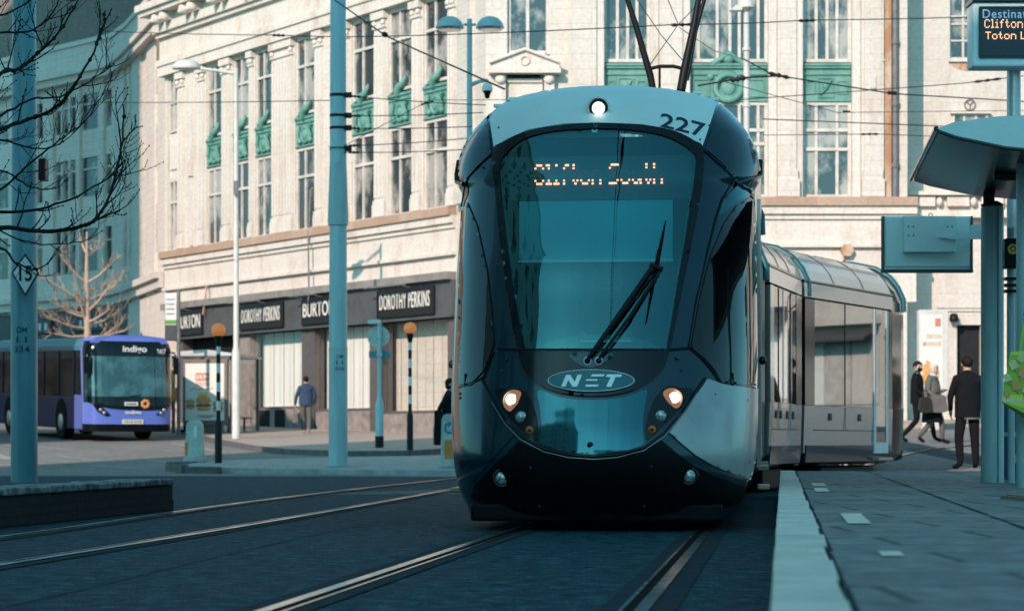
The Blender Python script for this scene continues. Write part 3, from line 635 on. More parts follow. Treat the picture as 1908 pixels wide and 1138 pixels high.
# entablature, cornice with carved heads, parapet
mb = MB(FL); E0, E1 = -0.15, LL + 0.75
mb.box(E0, E1, -0.5, 0.22, ZT - 0.55, ZT - 0.2); mb.box(E0, E1, -0.5, 0.28, ZT - 0.2, ZT + 0.02); mb.box(E0, E1, -0.5, 0.14, ZT + 0.02, ZT + 0.80)
mb.box(E0, E1, -0.5, 0.30, ZT + 0.80, ZT + 0.95); mb.build('entablature', 'stone_trim', store)
mb = MB(FL); mb.box(E0, E1, -0.5, 0.42, ZT + 0.95, ZT + 1.25); mb.box(E0, E1 + 0.25, -0.5, 0.85, ZT + 1.55, ZT + 1.72); mb.box(E0, E1 + 0.3, -0.5, 0.98, ZT + 1.72, ZT + 1.95)
mb.box(E0, E1 + 0.1, -0.5, 0.30, ZT + 1.25, ZT + 1.55); mb.build('cornice', 'stone_trim', store)
s = 0.4
while s < LL + 0.6:
    for q in (0, 0.62):
        mb = MB(FL)
        mb.ball((s + q, 0.62, ZT + 1.38), 0.20, 0.24, 0.19, 9, 7); mb.ball((s + q, 0.80, ZT + 1.28), 0.09, 0.10, 0.08, 7, 5); mb.box(s + q - 0.16, s + q + 0.16, 0.3, 0.55, ZT + 1.26, ZT + 1.54); mb.build('carved_head', 'stone_trim', store)
    s += 2.3
mb = MB(FL); mb.box(E0, E1, -0.5, 0.05, ZT + 1.95, ZT + 3.3); mb.box(E0, E1, -0.6, 0.16, ZT + 3.3, ZT + 3.55); mb.build('parapet', 'stone', store)
# band course below the windows
def band(Fm, a, b, tailz):
    m1 = MB(Fm); m1.box(a, b, -0.4, 0.30, 7.14, Z0); m1.build('stained_sill_band', 'stained_ledge', store)
    m2 = MB(Fm); m2.box(a, b, -0.4, 0.22, 6.92, 7.137); m2.box(a, b, -0.4, 0.13, 6.78, 6.92); m2.box(a, b, -0.4, 0.06, 6.1, 6.78)
    m2.box(a, b, -0.4, 0.17, 6.0, 6.1); m2.box(a, b, -0.4, 0.03, tailz, 6.0); m2.build('frieze_band', 'stone_trim', store)
band(FL, -0.05, LL + 0.5, 5.52); band(FF, xF(905) + 0.02, xF(1690) + 0.25, 4.5)
# windows
GL, FR = 'window_glass', 'white_frame'
def sash(Fm, s0, s1, z0, z1, yb, muls=(), trans=(), fw_=0.07):
    f = MB(Fm); y0, y1 = yb, yb + 0.09
    f.box(s0, s0 + fw_, y0, y1, z0, z1); f.box(s1 - fw_, s1, y0, y1, z0, z1); f.box(s0 + fw_, s1 - fw_, y0, y1, z1 - fw_, z1); f.box(s0 + fw_, s1 - fw_, y0, y1 + 0.03, z0, z0 + fw_)
    for q in muls: f.box(q - fw_ * 0.45, q + fw_ * 0.45, y0 + 0.01, y1 - 0.006, z0 + fw_, z1 - fw_)
    for q in trans: f.box(s0 + fw_, s1 - fw_, y0 + 0.02, y1 + 0.02, q - fw_ * 0.5, q + fw_ * 0.5)
    o = f.build('window', FR, store)
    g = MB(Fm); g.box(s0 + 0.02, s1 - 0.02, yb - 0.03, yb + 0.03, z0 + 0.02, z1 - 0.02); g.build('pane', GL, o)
for s, h in order:
    first = h < 0.5
    sash(FL, s - h, s + h, Z0, Z1 - (0.1 if first else 0), -0.15, (s + h * 0.15,), (Z0 + 1.75,), 0.085)
    sash(FL, s - h, s + h, Z2 + (0.5 if first else 0), Z3 + 0.1, -0.15, (s + h * 0.15,), (Z2 + 1.55,), 0.085)
def copper(Fm, s0, s1, z0, z1, style):
    g = MB(Fm); w_ = s1 - s0; c = (s0 + s1) / 2; y = -0.30 if style != 'crest' else -0.16
    g.box(s0 + 0.01, s1 - 0.01, y, y + 0.10, z0, z1 - 0.04)
    if style == 'crest':
        g.box(s0 + 0.01, s1 - 0.01, y, 0.0, z0 + 0.02, z0 + 0.07); g.box(s0 - 0.0, s1 + 0.0, y, -0.01, z1 - 0.22, z1 - 0.10); g.box(s0 + 0.01, s1 - 0.01, y, 0.04, z1 - 0.10, z1 - 0.02)
        g.ring((c, y + 0.14, (z0 + z1) / 2 - 0.1), 0.24, 0.07, 18, 7); g.ball((c, y + 0.14, (z0 + z1) / 2 - 0.1), 0.17, 0.10, 0.19, 10, 7)
        for q in (-1, 1):
            g.tube([(c + q * 0.34, y + 0.12, z0 + 0.15), (c + q * 0.43, y + 0.2, z0 + 0.4), (c + q * 0.33, y + 0.22, z0 + 0.62), (c + q * 0.45, y + 0.18, z1 - 0.3)], 0.06, 6)
            g.ball((c + q * 0.36, y + 0.16, z0 + 0.2), 0.11, 0.1, 0.1, 8, 6)
        g.tube([(c + 0.1, 0.0, z1 - 0.05), (c - 0.05, 0.07, z1 + 0.16), (c - 0.22, 0.05, z1 + 0.22), (c - 0.34, 0.0, z1 + 0.42), (c - 0.36, 0.02, z1 + 0.5)], [0.13, 0.12, 0.10, 0.07, 0.02], 7)
        g.ball((c + 0.24, 0.0, z1 + 0.06), 0.16, 0.1, 0.11, 8, 6)
    else:
        g.box(s0 + 0.01, s1 - 0.01, y, y + 0.17, z1 - 0.12, z1 + 0.02); g.box(s0 + 0.01, s1 - 0.01, y, y + 0.21, z1 - 0.05, z1 - 0.02); g.box(s0 + 0.02, s1 - 0.02, y, y + 0.145, z1 - 0.30, z1 - 0.24)
        def fr(a, b, p, q, t=0.035):
            for bx in ((a, b, q - t, q), (a, b, p, p + t), (a, a + t, p + t, q - t), (b - t, b, p + t, q - t)): g.box(bx[0], bx[1], y + 0.1, y + 0.135, bx[2], bx[3])
        zc = z0 + 0.36
        if style == 'round':
            g.ring((c, y + 0.13, zc + 0.02), 0.36, 0.09, 24, 7); g.ball((c, y + 0.1, zc + 0.02), 0.22, 0.06, 0.22, 12, 6)
            for q in (-1, 1):
                fr(c + q * 0.52 - 0.0 if q > 0 else s0 + 0.1, s1 - 0.1 if q > 0 else c - 0.52, z0 + 0.12, z0 + 0.62)
                g.ball((c + q * 0.5, y + 0.13, zc + 0.32), 0.10, 0.06, 0.1, 8, 6)
            g.tube([(c - 0.45, y + 0.14, z1), (c - 0.2, y + 0.14, z1 + 0.14), (c, y + 0.14, z1 + 0.30), (c + 0.2, y + 0.14, z1 + 0.14), (c + 0.45, y + 0.14, z1)], 0.08, 7); g.ball((c, y + 0.14, z1 + 0.14), 0.16, 0.08, 0.14, 9, 6)
        else:
            fr(c - 0.24, c + 0.20, z0 + 0.10, z0 + 0.66); fr(s0 + 0.12, c - 0.32, z0 + 0.2, z0 + 0.58); fr(c + 0.28, s1 - 0.1, z0 + 0.2, z0 + 0.58)
            g.tube([(c - 0.18, y + 0.12, z0 + 0.18), (c + 0.02, y + 0.13, z0 + 0.38), (c + 0.14, y + 0.12, z0 + 0.6)], 0.03, 6); g.ball((c - 0.02, y + 0.12, z0 + 0.42), 0.09, 0.05, 0.12, 8, 6)
    g.build('copper_panel', 'copper_green', store)
for s, h in order:
    if h > 0.5: copper(FL, s - h, s + h, Z1 + 0.01, Z2 - 0.06, 'crest')
    else:
        mb = MB(FL); mb.box(s - h, s + h, -0.3, -0.1, Z1 - 0.08, Z2 + 0.48); mb.box(s - h + 0.08, s + h - 0.08, -0.1, -0.04, Z1 + 0.25, Z2 + 0.1); mb.build('stone_spandrel', 'stone_trim', store)
# front windows
x = [xF(p) for p in (945, 1024)]
sash(FF, x[0], x[1], 11.36, 13.7, -0.22, ((x[0] + x[1]) / 2 - 0.02,), (), 0.1)
for a, b, k in fw[1:]:
    x0, x1 = xF(a), xF(b); w_ = x1 - x0
    mul = (x0 + 0.3 * w_, x0 + 0.72 * w_) if k != 'C' else (x0 + 0.12 * w_, x0 + 0.36 * w_, x0 + 0.64 * w_, x0 + 0.88 * w_)
    sash(FF, x0, x1, 7.40, 10.06, -0.34, mul, (9.28, 8.75) if k != 'C' else (9.28, 8.9), 0.09)
    sash(FF, x0, x1, 11.16, 13.65, -0.34, tuple(q for q in mul) + (x0 + 0.52 * w_,), (), 0.09)
    copper(FF, x0, x1, 10.07, 11.10, 'round' if k == 'C' else 'square')
    mb = MB(FF); mb.box(x1 - 0.004, x1 + 0.22, 0, 0.05, 7.4, 16); mb.box(x0 - 0.22, x0 + 0.004, 0, 0.05, 7.4, 16); mb.build('jamb_strip', 'stone_trim', store)
for a, b in ((1042, 1118), (1216, 1278), (1437, 1490), (1594, 1648)):
    mb = MB(FF); mb.box(xF(a) + 0.24, xF(b) - 0.1, 0, 0.10, Z0 + 0.75, 17); mb.box(xF(a) + 0.16, xF(b) - 0.02, 0, 0.2, Z0 + 0.02, Z0 + 0.5); mb.box(xF(a) + 0.2, xF(b) - 0.06, 0, 0.15, Z0 + 0.5, Z0 + 0.75); mb.build('pier', 'stone', store)
# small pediment over the niche
x0, x1 = xF(914), xF(1042); zb, zt = zF(141), zF(104)
mb = MB(FF); cx = (x0 + x1) / 2
mb.prism([(x0, zb + 0.16), (x1, zb + 0.16), (x1, zb + 0.30), (cx, zt + 0.12), (x0, zb + 0.30)], 0, 0.34)
mb.box(x0 - 0.04, x1 + 0.04, 0, 0.40, zb + 0.02, zb + 0.16)
mb.tube([(x0 - 0.04, 0.38, zb + 0.30), (cx, 0.38, zt + 0.12), (x1 + 0.04, 0.38, zb + 0.30)], 0.055, 6); mb.ring((cx, 0.36, zb + 0.36), 0.12, 0.03, 16, 6)
mb.box(x0 + 0.14, x0 + 0.42, 0, 0.2, 7.5, zb + 0.02); mb.box(x1 - 0.42, x1 - 0.14, 0, 0.2, 7.5, zb + 0.02)
for q in (x0 + 0.28, x1 - 0.28): mb.ball((q, 0.2, zb - 0.14), 0.16, 0.12, 0.14, 8, 6)
mb.box(x0 + 0.46, x1 - 0.46, -0.02, 0.03, 7.6, zb - 0.2); mb.box(x0 + 0.46, x1 - 0.46, 0, 0.1, zb - 0.2, zb - 0.1); mb.build('pediment', 'stone_trim', store)
# drain pipe, rusty render strip, little wall box, hexagonal flood lamp
mb = MB(FF); mb.box(xF(1648), xF(1660), 0, 0.08, 7.2, 17); mb.build('render_strip', 'rust_strip', store)
mb = MB(FF); mb.tube([(xF(1667), 0.12, 7.2), (xF(1667), 0.12, 17)], 0.085, 10)
for z in (8.2, 9.9, 11.6, 13.3): mb.lathe([(0.115, z), (0.115, z + 0.12)], 10, (xF(1667), 0.12, 0))
mb.build('drain_pipe', 'lead_pipe', store)
mb = MB(FF); mb.box(xF(1640), xF(1646), 0, 0.08, 7.2, 17); mb.box(xF(1674), xF(1690), 0, 0.06, 7.4, 17); mb.build('wall_edge_strip', 'stone', store)
mb = MB(FF); mb.box(xF(1620), xF(1631), 0, 0.14, zF(166), zF(142)); mb.tube([(xF(1628), 0.06, zF(142)), (xF(1629), 0.06, zF(122)), (xF(1634), 0.06, zF(116)), (xF(1650), 0.1, zF(113))], 0.018, 6); mb.build('junction_box', 'lamp_white', store)
mb = MB(FF); c = (xF(1577), 0.0, zF(467)); mb.prism([(c[0] + 0.19 * math.cos(R(60 * k)), c[2] + 0.19 * math.sin(R(60 * k))) for k in range(6)], 0.05, 0.22); mb.tube([(c[0] - 0.06, 0.1, c[2] - 0.18), (c[0] - 0.1, 0.04, c[2] - 0.36)], 0.03, 6); mb.build('flood_lamp', 'rust_strip', store)
# shop front along the left face
SB = LL + 0.25                                     # far end of the shop front
S_ = lambda px: sL(px)
ZF0, ZF1 = 4.22, 5.30                                # fascia
mb = MB(FL); mb.box(0, SB, -0.4, 0.34, 5.30, 5.52); mb.build('fascia_moulding', 'fascia_trim', store)
mb = MB(FL); mb.box(0, SB, -0.4, 0.16, ZF0, ZF1); mb.box(0, SB, -0.4, 0.20, ZF0, ZF0 + 0.07); mb.build('fascia', 'fascia_grey', store)
gs = lambda s: gz(*(C0 + LE * s)) + 0.12
def piercl(px0, px1, mat='pier_cladding', y=0.02):
    a, b = S_(px1), S_(px0); q = MB(FL); q.box(a, b, -0.35, y, gs((a + b) / 2) - 0.1, ZF0 - 0.005); q.build('shop_pier', mat, store)
piercl(563, 586); piercl(690, 713); piercl(835, 850); piercl(447, 467, 'riser_stone'); piercl(330, 342)
wins = [(470, 562, 5), (588, 689, 6), (714, 834, 4)]
for a, b, k in wins:
    s0, s1 = S_(b), S_(a); zb = gs((s0 + s1) / 2) + 0.62
    o = MB(FL); o.box(s0, s1, -0.10, -0.09, zb, ZF0 - 0.006); g = o.build('shop_window', 'shop_glass', store)
    f = MB(FL)
    for i in range(k + 1):
        q = s0 + (s1 - s0) * i / k; f.box(q - 0.008, q + 0.008, -0.099, -0.088, zb + 0.05, ZF0 - 0.008)
    f.box(s0, s1, -0.14, -0.05, zb - 0.03, zb + 0.05); f.build('window_frame', 'pier_cladding', g)
    r = MB(FL); r.box(s0, s1, -0.3, -0.01, gs(s1) - 0.6, zb - 0.033); r.build('stall_riser', 'riser_stone', store)
    bd = MB(FL); random.seed(a); yb_ = -0.62 if a > 700 else -0.42
    for i in range(k):
        q0, q1 = s0 + (s1 - s0) * i / k, s0 + (s1 - s0) * (i + 1) / k; dy = 0.0
        bd.box(q0 + 0.004, q1 - 0.004, yb_ - 0.04 + dy, yb_ + dy, zb - 0.3, ZF0 - 0.003)
    bd.build('backing_boards', 'backing_board', store)
    sf = MB(FL); sf.box(s0, s1, yb_, -0.12, zb - 0.32, zb - 0.05); sf.build('window_bed', 'backing_board', store)
# entrance recess with roller shutters at the left end
s0, s1 = S_(447), S_(342); mb = MB(FL); mb.box(s0, s1, -1.6, -1.5, 0.6, ZF0); mb.box(s0, s1, -1.5, -0.36, ZF0 - 0.7, ZF0 - 0.006); mb.build('entrance_recess', 'dark_recess', store)
mb = MB(FL); z = 0.9
while z < 3.4: mb.box(s0 + 0.05, s0 + 1.0, -0.42, -0.36 + 0.02 * (int(z * 10) % 2), z, z + 0.075); z += 0.085
mb.build('roller_shutter', 'shutter_grey', store)
for p0, p1 in ((483, 502), (512, 531)): mb = MB(FL); mb.box(S_(p1), S_(p0), -0.006, 0.01, gs(S_(500)) - 0.05, gs(S_(500)) + 0.55); mb.build('vent_panel', 'dark_recess', store)
mb = MB(FL); s = S_(393); mb.tube([(s, 0.3, 5.0), (s - 0.1, 0.26, 5.5), (s - 0.06, 0.2, 5.9), (s + 0.05, 0.16, 6.05)], 0.035, 6); mb.build('rusty_bracket', 'rust_strip', store)
mb = MB(FL); s = S_(590); mb.tube([(s, 0.3, 4.9), (s, 0.28, 5.6), (s, 0.30, 7.0), (s, 0.22, 8.6), (s, 0.08, 8.7)], 0.03, 6); mb.build('hanging_cable', 'lead_pipe', store)
# shop signs with their strip lamps
def shop_sign(px0, px1, text, label, dz=0.0):
    s0, s1 = S_(px1), S_(px0); c = (s0 + s1) / 2; P = FL @ Vector((c, 0.17, ZF0))
    t = thing('shop_sign', label, 'shop sign', P, 0, 'fascia signs')
    b = MB(FL); b.box(s0, s1, 0.205, 0.25, ZF0 + 0.12 + dz, ZF1 - 0.10 + dz); b.build('board', 'sign_black', t, bevel=0.01)
    l = MB(FL); mg = (s1 - s0) * 0.06; word(l, text, s1 - mg, s0 + mg, 0.252, ZF0 + 0.36 + dz, ZF0 + 0.82 + dz, 0.012, 0.0); l.build('lettering', 'letter_white', t)
    k = MB(FL); k.tube([(s0 + 0.3 * (s1 - s0), 0.62, ZF1 - 0.06 + dz), (s1 + 0.1, 0.62, ZF1 - 0.06 + dz)], 0.03, 7)
    for q in (s0 + 0.4 * (s1 - s0), s1 - 0.1): k.tube([(q, 0.25, ZF1 - 0.13 + dz), (q, 0.62, ZF1 - 0.06 + dz)], 0.018, 6)
    k.build('strip_lamp', 'lead_pipe', t)
shop_sign(341, 388, 'BURTON', 'small black BURTON fascia sign at the far end of the store')
shop_sign(458, 539, 'DOROTHY PERKINS', 'black DOROTHY PERKINS sign between the lamp post and the BURTON sign')
shop_sign(574, 640, 'BURTON', 'black BURTON sign partly hidden behind the blue-grey tram pole')
shop_sign(715, 821, 'DOROTHY PERKINS', 'largest DOROTHY PERKINS sign, nearest the tram')

# ------------------------------------------------------------------ plainer wing at the right
wing = thing('stone_wing', 'plain weathered stone building with dark door and carved ledge at the right', 'building', (14, 68.5, 0))
YW = 68.2; FW = frame((0, YW, 0), (1, 0), (0, -1)); xW = lambda p: (p - CX) * YW / FPX; zW = lambda p: EYE - (p - HY) * YW / FPX
mb = MB(FW); x0, x1 = xW(1688), 58.0
d0, d1 = xW(1783), xW(1828); wd0, wd1 = xW(1770), xW(1822); u0, u1 = xW(1774), xW(1840)
mb.box(x0, d0, -0.5, 0, 0.5, 7.0); mb.box(d1, x1, -0.5, 0, 0.5, 7.0); mb.box(d0, d1, -0.5, 0, zW(605), 7.0)
mb.box(x0, wd0, -0.5, 0, 7.0, 17.5); mb.box(wd1, x1, -0.5, 0, 7.0, 17.5)
mb.box(wd0, wd1, -0.5, -0.003, 7.0, zW(115)); mb.build('wall', 'plain_stone', wing)
mb = MB(FW); mb.box(x0, x1, -10, -0.55, 0.5, 17.4); mb.build('rear_mass', 'plain_stone', wing)
def wsash(a, b, z0, z1, muls, trans, yb=-0.2):
    f = MB(FW); t_ = 0.06
    f.box(a, a + t_, yb, yb + 0.08, z0, z1); f.box(b - t_, b, yb, yb + 0.08, z0, z1); f.box(a + t_, b - t_, yb, yb + 0.08, z0, z0 + t_); f.box(a + t_, b - t_, yb, yb + 0.08, z1 - t_, z1)
    for q in muls: f.box(q - 0.03, q + 0.03, yb + 0.01, yb + 0.07, z0 + t_, z1 - t_)
    for q in trans: f.box(a + t_, b - t_, yb + 0.02, yb + 0.085, q - 0.025, q + 0.025)
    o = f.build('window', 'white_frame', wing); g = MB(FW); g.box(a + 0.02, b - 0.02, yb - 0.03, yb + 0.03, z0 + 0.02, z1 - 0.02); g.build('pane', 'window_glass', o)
wsash(wd0, wd1, zW(110), 14.2, ((wd0 + wd1) / 2,), (zW(75), zW(44), zW(30)))
mb = MB(FW); mb.box(wd0 - 0.05, wd1 + 0.05, -0.2, 0.08, zW(116), zW(110.5)); mb.build('sill', 'stone_trim', wing)
mb = MB(FW); mb.prism([(wd0 - 0.0, zW(117)), (wd1 + 0.1, zW(117)), (wd1 - 0.1, zW(126)), (wd1 - 0.3, zW(133)), (wd0 + 0.3, zW(131)), (wd0 + 0.1, zW(125))], 0.002, 0.006); mb.build('rust_stain', 'rust_strip', wing)
wsash(u0, u1, zW(262), zW(212), (u0 + 0.33 * (u1 - u0), u0 + 0.66 * (u1 - u0)), (), 0.0)
mb = MB(FW); mb.box(u0 - 0.06, u1 + 0.06, 0, 0.18, zW(213), zW(209)); mb.build('window_hood', 'stone_trim', wing)
mb = MB(FW); c = (xW(1807), 0.03, zW(196)); mb.ring(c, 0.15, 0.018, 20, 6); mb.tube([(c[0], 0.03, c[2] - 0.15), (c[0], 0.03, c[2])], 0.014, 5); mb.tube([(c[0], 0.03, c[2]), (c[0] - 0.10, 0.03, c[2] + 0.1)], 0.014, 5); mb.tube([(c[0], 0.03, c[2]), (c[0] + 0.10, 0.03, c[2] + 0.1)], 0.014, 5); mb.build('round_emblem', 'lead_pipe', wing)
mb = MB(FW); mb.box(x0, x1, 0, 0.42, zW(366), zW(359)); mb.box(x0, x1, 0, 0.16, zW(400), zW(366)); mb.box(x0, x1, 0, 0.34, zW(407), zW(400))
k = xW(1698)
while k < x1 - 1: mb.box(k, k + 0.62, 0.16, 0.32, zW(386), zW(368)); mb.ball((k + 0.75, 0.26, zW(378)), 0.10, 0.12, 0.14, 8, 6); k += 0.96
mb.build('carved_ledge', 'stone_trim', wing)
mb = MB(FW); mb.box(xW(1740), xW(1860), 0, 0.05, zW(580), zW(452)); mb.box(xW(1745), xW(1855), 0.05, 0.09, zW(574), zW(458)); mb.build('raised_panel', 'plain_stone', wing)
mb = MB(FW); mb.box(d0, d1, -0.32, -0.25, 0.8, zW(606)); mb.box(d0 + 0.12, (d0 + d1) / 2 - 0.05, -0.25, -0.22, 1.7, 3.3); mb.box((d0 + d1) / 2 + 0.05, d1 - 0.12, -0.25, -0.22, 1.7, 3.3); dr = mb.build('door', 'sign_black', wing)
mb = MB(FW); mb.box(d0 + 0.14, d0 + 0.24, -0.22, -0.21, 1.5, 1.75); mb.build('notice', 'white_paint', dr)
mb = MB(FW); mb.lathe([(0.0, 0.12), (0.10, 0.1), (0.14, -0.05), (0.12, -0.12)], 10, (xW(1775), 0.2, zW(592))); mb.tube([(xW(1775), 0, zW(588)), (xW(1775), 0.2, zW(588))], 0.03, 6); mb.build('wall_lamp', 'black_paint', wing)

for k in range(11):
    x = 19 + 3.5 * k
    for z0, z1 in ((8.2, 10.8), (12.2, 14.6)): wsash(x, x + 1.5, z0, z1, (x + 0.75,), ((z0 + z1) / 2,), 0.02)
for k in range(6):
    x = 19.5 + 6.2 * k
    for j in range(4): mb = MB(FW); mb.box(x + 1.3 * j, x + 1.3 * j + 1.22, 0.02, 0.06, 1.9, 4.2); mb.build('shop_window', ('backing_board', 'window_glass', 'white_frame', 'window_glass', 'copper_green', 'backing_board', 'window_glass', 'stone_trim')[(j * 3 + k * 5) % 8], wing)
    mb = MB(FW); mb.prism([(x - 0.1, 4.6), (x + 5.3, 4.6), (x + 5.3, 4.9), (x - 0.1, 4.9)], 0.03, 0.3); mb.build('shop_fascia', ('stone_trim', 'poster_red', 'fascia_grey', 'stone_trim', 'sign_blue', 'fascia_grey')[k], wing)
    mb = MB(FW); mb.add([(x, 0.06, 4.5), (x + 5.2, 0.06, 4.5), (x + 5.2, 0.8, 4.1), (x, 0.8, 4.1), (x, 0.06, 4.42), (x + 5.2, 0.06, 4.42), (x + 5.2, 0.8, 4.02), (x, 0.8, 4.02)], [(0, 1, 2, 3), (7, 6, 5, 4), (2, 3, 7, 6), (0, 3, 7, 4), (1, 2, 6, 5)]); mb.build('awning', ('fascia_grey', 'sign_blue', 'fascia_grey', 'fascia_grey', 'dark_brick', 'fascia_grey')[k], wing)

# ------------------------------------------------------------------ long stone office range at the far left
P0 = Vector(((305 - CX) * 92 / FPX, 92.0)); P1 = Vector(((238 - CX) * 101 / FPX, 101.0)); P2 = Vector(((214 - CX) * 104 / FPX, 103.6)); P3 = Vector(((-60 - CX) * 113 / FPX, 113.0))
off = thing('office_range', 'long four storey stone office range, half in shadow, at the far left', 'building', (P1.x, P1.y, 0))
ow = MB()
ZL = [7.0, 8.35, 10.15, 11.75, 13.3, 14.7, 15.6]
def ofr(A, B): e = B - A; n = Vector((e.y, -e.x)); n = n if n.y < 0 else -n; return frame((A.x, A.y, 0), e, n), e.length
def facade(A, B, bays):
    Fm, L = ofr(A, B); ow.M = Fm; tr = MB(Fm)
    prev = 0.0
    for s, h in bays:
        ow.box(prev, s - h, -0.5, 0, 6.4, 16.3); prev = s + h
        for z0, z1 in ((8.05, 9.9), (11.3, 13.0), (14.2, 15.75)):
            n = 3 if h > 0.8 else 1; f = MB(Fm)
            for i in range(n + 1):
                q = s - h + 2 * h * i / n; f.box(q - 0.06, q + 0.06, -0.22, -0.06, z0, z1)
            f.box(s - h, s + h, -0.22, -0.12, (z0 + z1) / 2 + 0.3, (z0 + z1) / 2 + 0.38)
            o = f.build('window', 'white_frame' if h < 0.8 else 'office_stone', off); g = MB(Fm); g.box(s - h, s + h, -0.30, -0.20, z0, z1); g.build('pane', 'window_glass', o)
        for z0, z1 in ((6.4, 8.05), (9.9, 11.3), (13.0, 14.2), (15.75, 16.3)): ow.box(s - h, s + h, -0.5, -0.12, z0, z1)
    ow.box(prev, L, -0.5, 0, 6.4, 16.3)
    tr.box(0, L, -0.5, 0.35, 6.85, 7.1); tr.box(0, L, -0.5, 0.18, 6.5, 6.85); tr.build('string_course', 'office_stone', off); tr = MB(Fm); tr.box(0, L, -0.4, 0.32, 16.3, 16.6); tr.box(0, L, -0.4, 0.48, 16.6, 16.8); tr.box(0, L, -0.4, 0.08, 16.8, 17.9); tr.box(0, L, -0.45, 0.16, 17.9, 18.1); tr.build('cornice', 'office_stone', off)
    return Fm, L
L1 = (P1 - P0).length
F1, _ = facade(P0, P1, [(L1 * 0.20, 0.4), (L1 * 0.56, 0.95), (L1 * 0.93, 0.35)])
F2, L2 = facade(P1, P2, [(0.5, 0.35)] if (P2 - P1).length > 1.4 else [])
L3 = (P3 - P2).length
F3, _ = facade(P2, P3, [(0.45, 0.35), (2.0, 0.75), (4.0, 0.95), (6.8, 0.95), (9.6, 0.75)] if L3 > 10.6 else [(0.45, 0.3), (1.9, 0.5), (3.4, 0.9)])
ow.build('wall', 'office_stone', off)
# ground floor: dark shops under the shaded part, arched doorway in the sunlit part
for Fm, L, dark in ((F1, L1, False), (F2, L2, True), (F3, L3, True)):
    g = MB(Fm)
    if dark:
        g.box(0, L, -1.4, -1.3, 0.5, 6.4); g.build('shop_recess', 'dark_recess', off)
        k = MB(Fm); q = 0.0
        while q < L: k.box(q, q + 0.45, -0.5, -0.02, 0.5, 6.4); q += 2.9
        k.box(0, L, -0.5, -0.05, 5.2, 6.4); k.build('shop_piers', 'fascia_grey', off)
        h = MB(Fm); h.box(0.5, L, -1.0, -0.9, 1.2, 4.6); h.build('shop_glazing', 'window_glass', off)
    else:
        a = L * 0.62; g.box(0, a - 0.6, -0.5, -0.02, 0.5, 6.4); g.box(a + 0.6, L, -0.5, -0.02, 0.5, 6.4); g.box(a - 0.6, a + 0.6, -0.5, -0.02, 5.1, 6.4)
        arch = [(a - 0.6, 5.1)] + [(a - 0.6 * math.cos(R(t)), 4.1 + 0.95 * math.sin(R(t))) for t in range(0, 181, 15)] + [(a + 0.6, 5.1)]
        g.prism(arch, -0.5, -0.03); g.build('ground_floor', 'office_stone', off)
        h = MB(Fm); h.box(a - 0.6, a + 0.6, -0.5, -0.4, 0.6, 5.1); h.build('arched_door', 'window_glass', off)
for a, b in ((0.6, 3.2), (5, 7.5)): mb = MB(F3); mb.box(a, b, 0.02, 0.09, 5.45, 6.0); mb.build('shop_name_board', 'fascia_grey', off)
for s in (0.75, 1.15, 1.55, 1.95, 2.35, 5.3, 5.8, 6.3, 6.8): mb = MB(F3); mb.box(s, s + 0.22, 0.09, 0.11, 5.58, 5.9); mb.build('shop_letter', 'white_paint', off)
# attic and brick chimney stacks behind the cornice
mb = MB(F1); mb.box(0.0, L1 * 0.86, -3.0, -0.9, 16, 19.4); mb.build('attic_block', 'office_stone', off)
mb = MB(F1); mb.box(-4.2, -0.1, -2.6, 0.3, 15, 19.6); mb.build('brick_stack', 'red_brick', off)
mb = MB(F1); mb.box(-4.35, 0.05, -2.7, 0.4, 19.6, 19.85); mb.build('stack_coping', 'office_stone', off)
mb = MB(F3); mb.box(-1.2, L3, -8, -1.6, 15, 22.5); mb.build('brick_attic', 'dark_brick', off)
mb = MB(F3); mb.box(-0.2, L3, -6, -0.55, 0.3, 16.3); mb.build('rear_mass', 'office_stone', off)
mb = MB(F1); mb.box(0, L1, -6, -0.55, 0.3, 16.3); mb.build('rear_mass', 'office_stone', off)

# ------------------------------------------------------------------ unseen blocks added behind and beside the camera for shade and reflections
def block(name, label, x0, x1, y0, y1, h, mat, face):
    t = thing(name, label, 'building', ((x0 + x1) / 2, (y0 + y1) / 2, 0))
    m_ = MB(); m_.box(x0, x1, y0, y1, -0.2, h); m_.build('wall', mat, t)
    c = MB(); c.box(x0 - 0.25, x1 + 0.25, y0 - 0.25, y1 + 0.25, h - 1.1, h - 0.6); c.build('cornice', mat, t)
    z = 5.0
    while z < h - 3:
        n = MB(); k = (y0 + 1.5) if face == 'x' else (x0 + 1.5)
        while k < ((y1 if face == 'x' else x1) - 2):
            if face == 'y': n.box(k, k + 1.3, y1 - 0.1, y1 + 0.03, z, z + 2.1)
            else: n.box(x1 - 0.1, x1 + 0.03, k, k + 1.3, z, z + 2.1)
            k += 3.2
        n.build('windows', 'window_glass', t); z += 3.6
    s_ = MB()
    if face == 'y': s_.box(x0 + 0.6, x1 - 0.6, y1, y1 + 0.05, 0.5, 3.6)
    else: s_.box(x1, x1 + 0.05, y0 + 0.6, y1 - 0.6, 0.5, 3.6)
    s_.build('shop_windows', 'window_glass', t)
block('unseen_stone_block', 'tall unseen stone block behind the camera, sized to shade the tracks and platform', -34, -11, -30, -14, 26.2, 'plain_stone', 'y')
block('unseen_brick_block', 'low unseen brick block added far behind the camera for skyline reflections', -9, 40, -62, -48, 13.0, 'red_brick', 'y')
block('unseen_stone_block', 'tall stone block added out of view on the left to shade the poles', -24.6, -15.5, 4, 22, 29.0, 'plain_stone', 'x')
block('unseen_brick_block', 'three storey brick block added out of view to shade the bus side', -34, -15.3, 62, 64, 11.0, 'red_brick', 'x')
block('unseen_stone_block', 'stone block added out of view on the left to shade the far offices', -40, -25.0, 78, 88, 36.0, 'plain_stone', 'x')
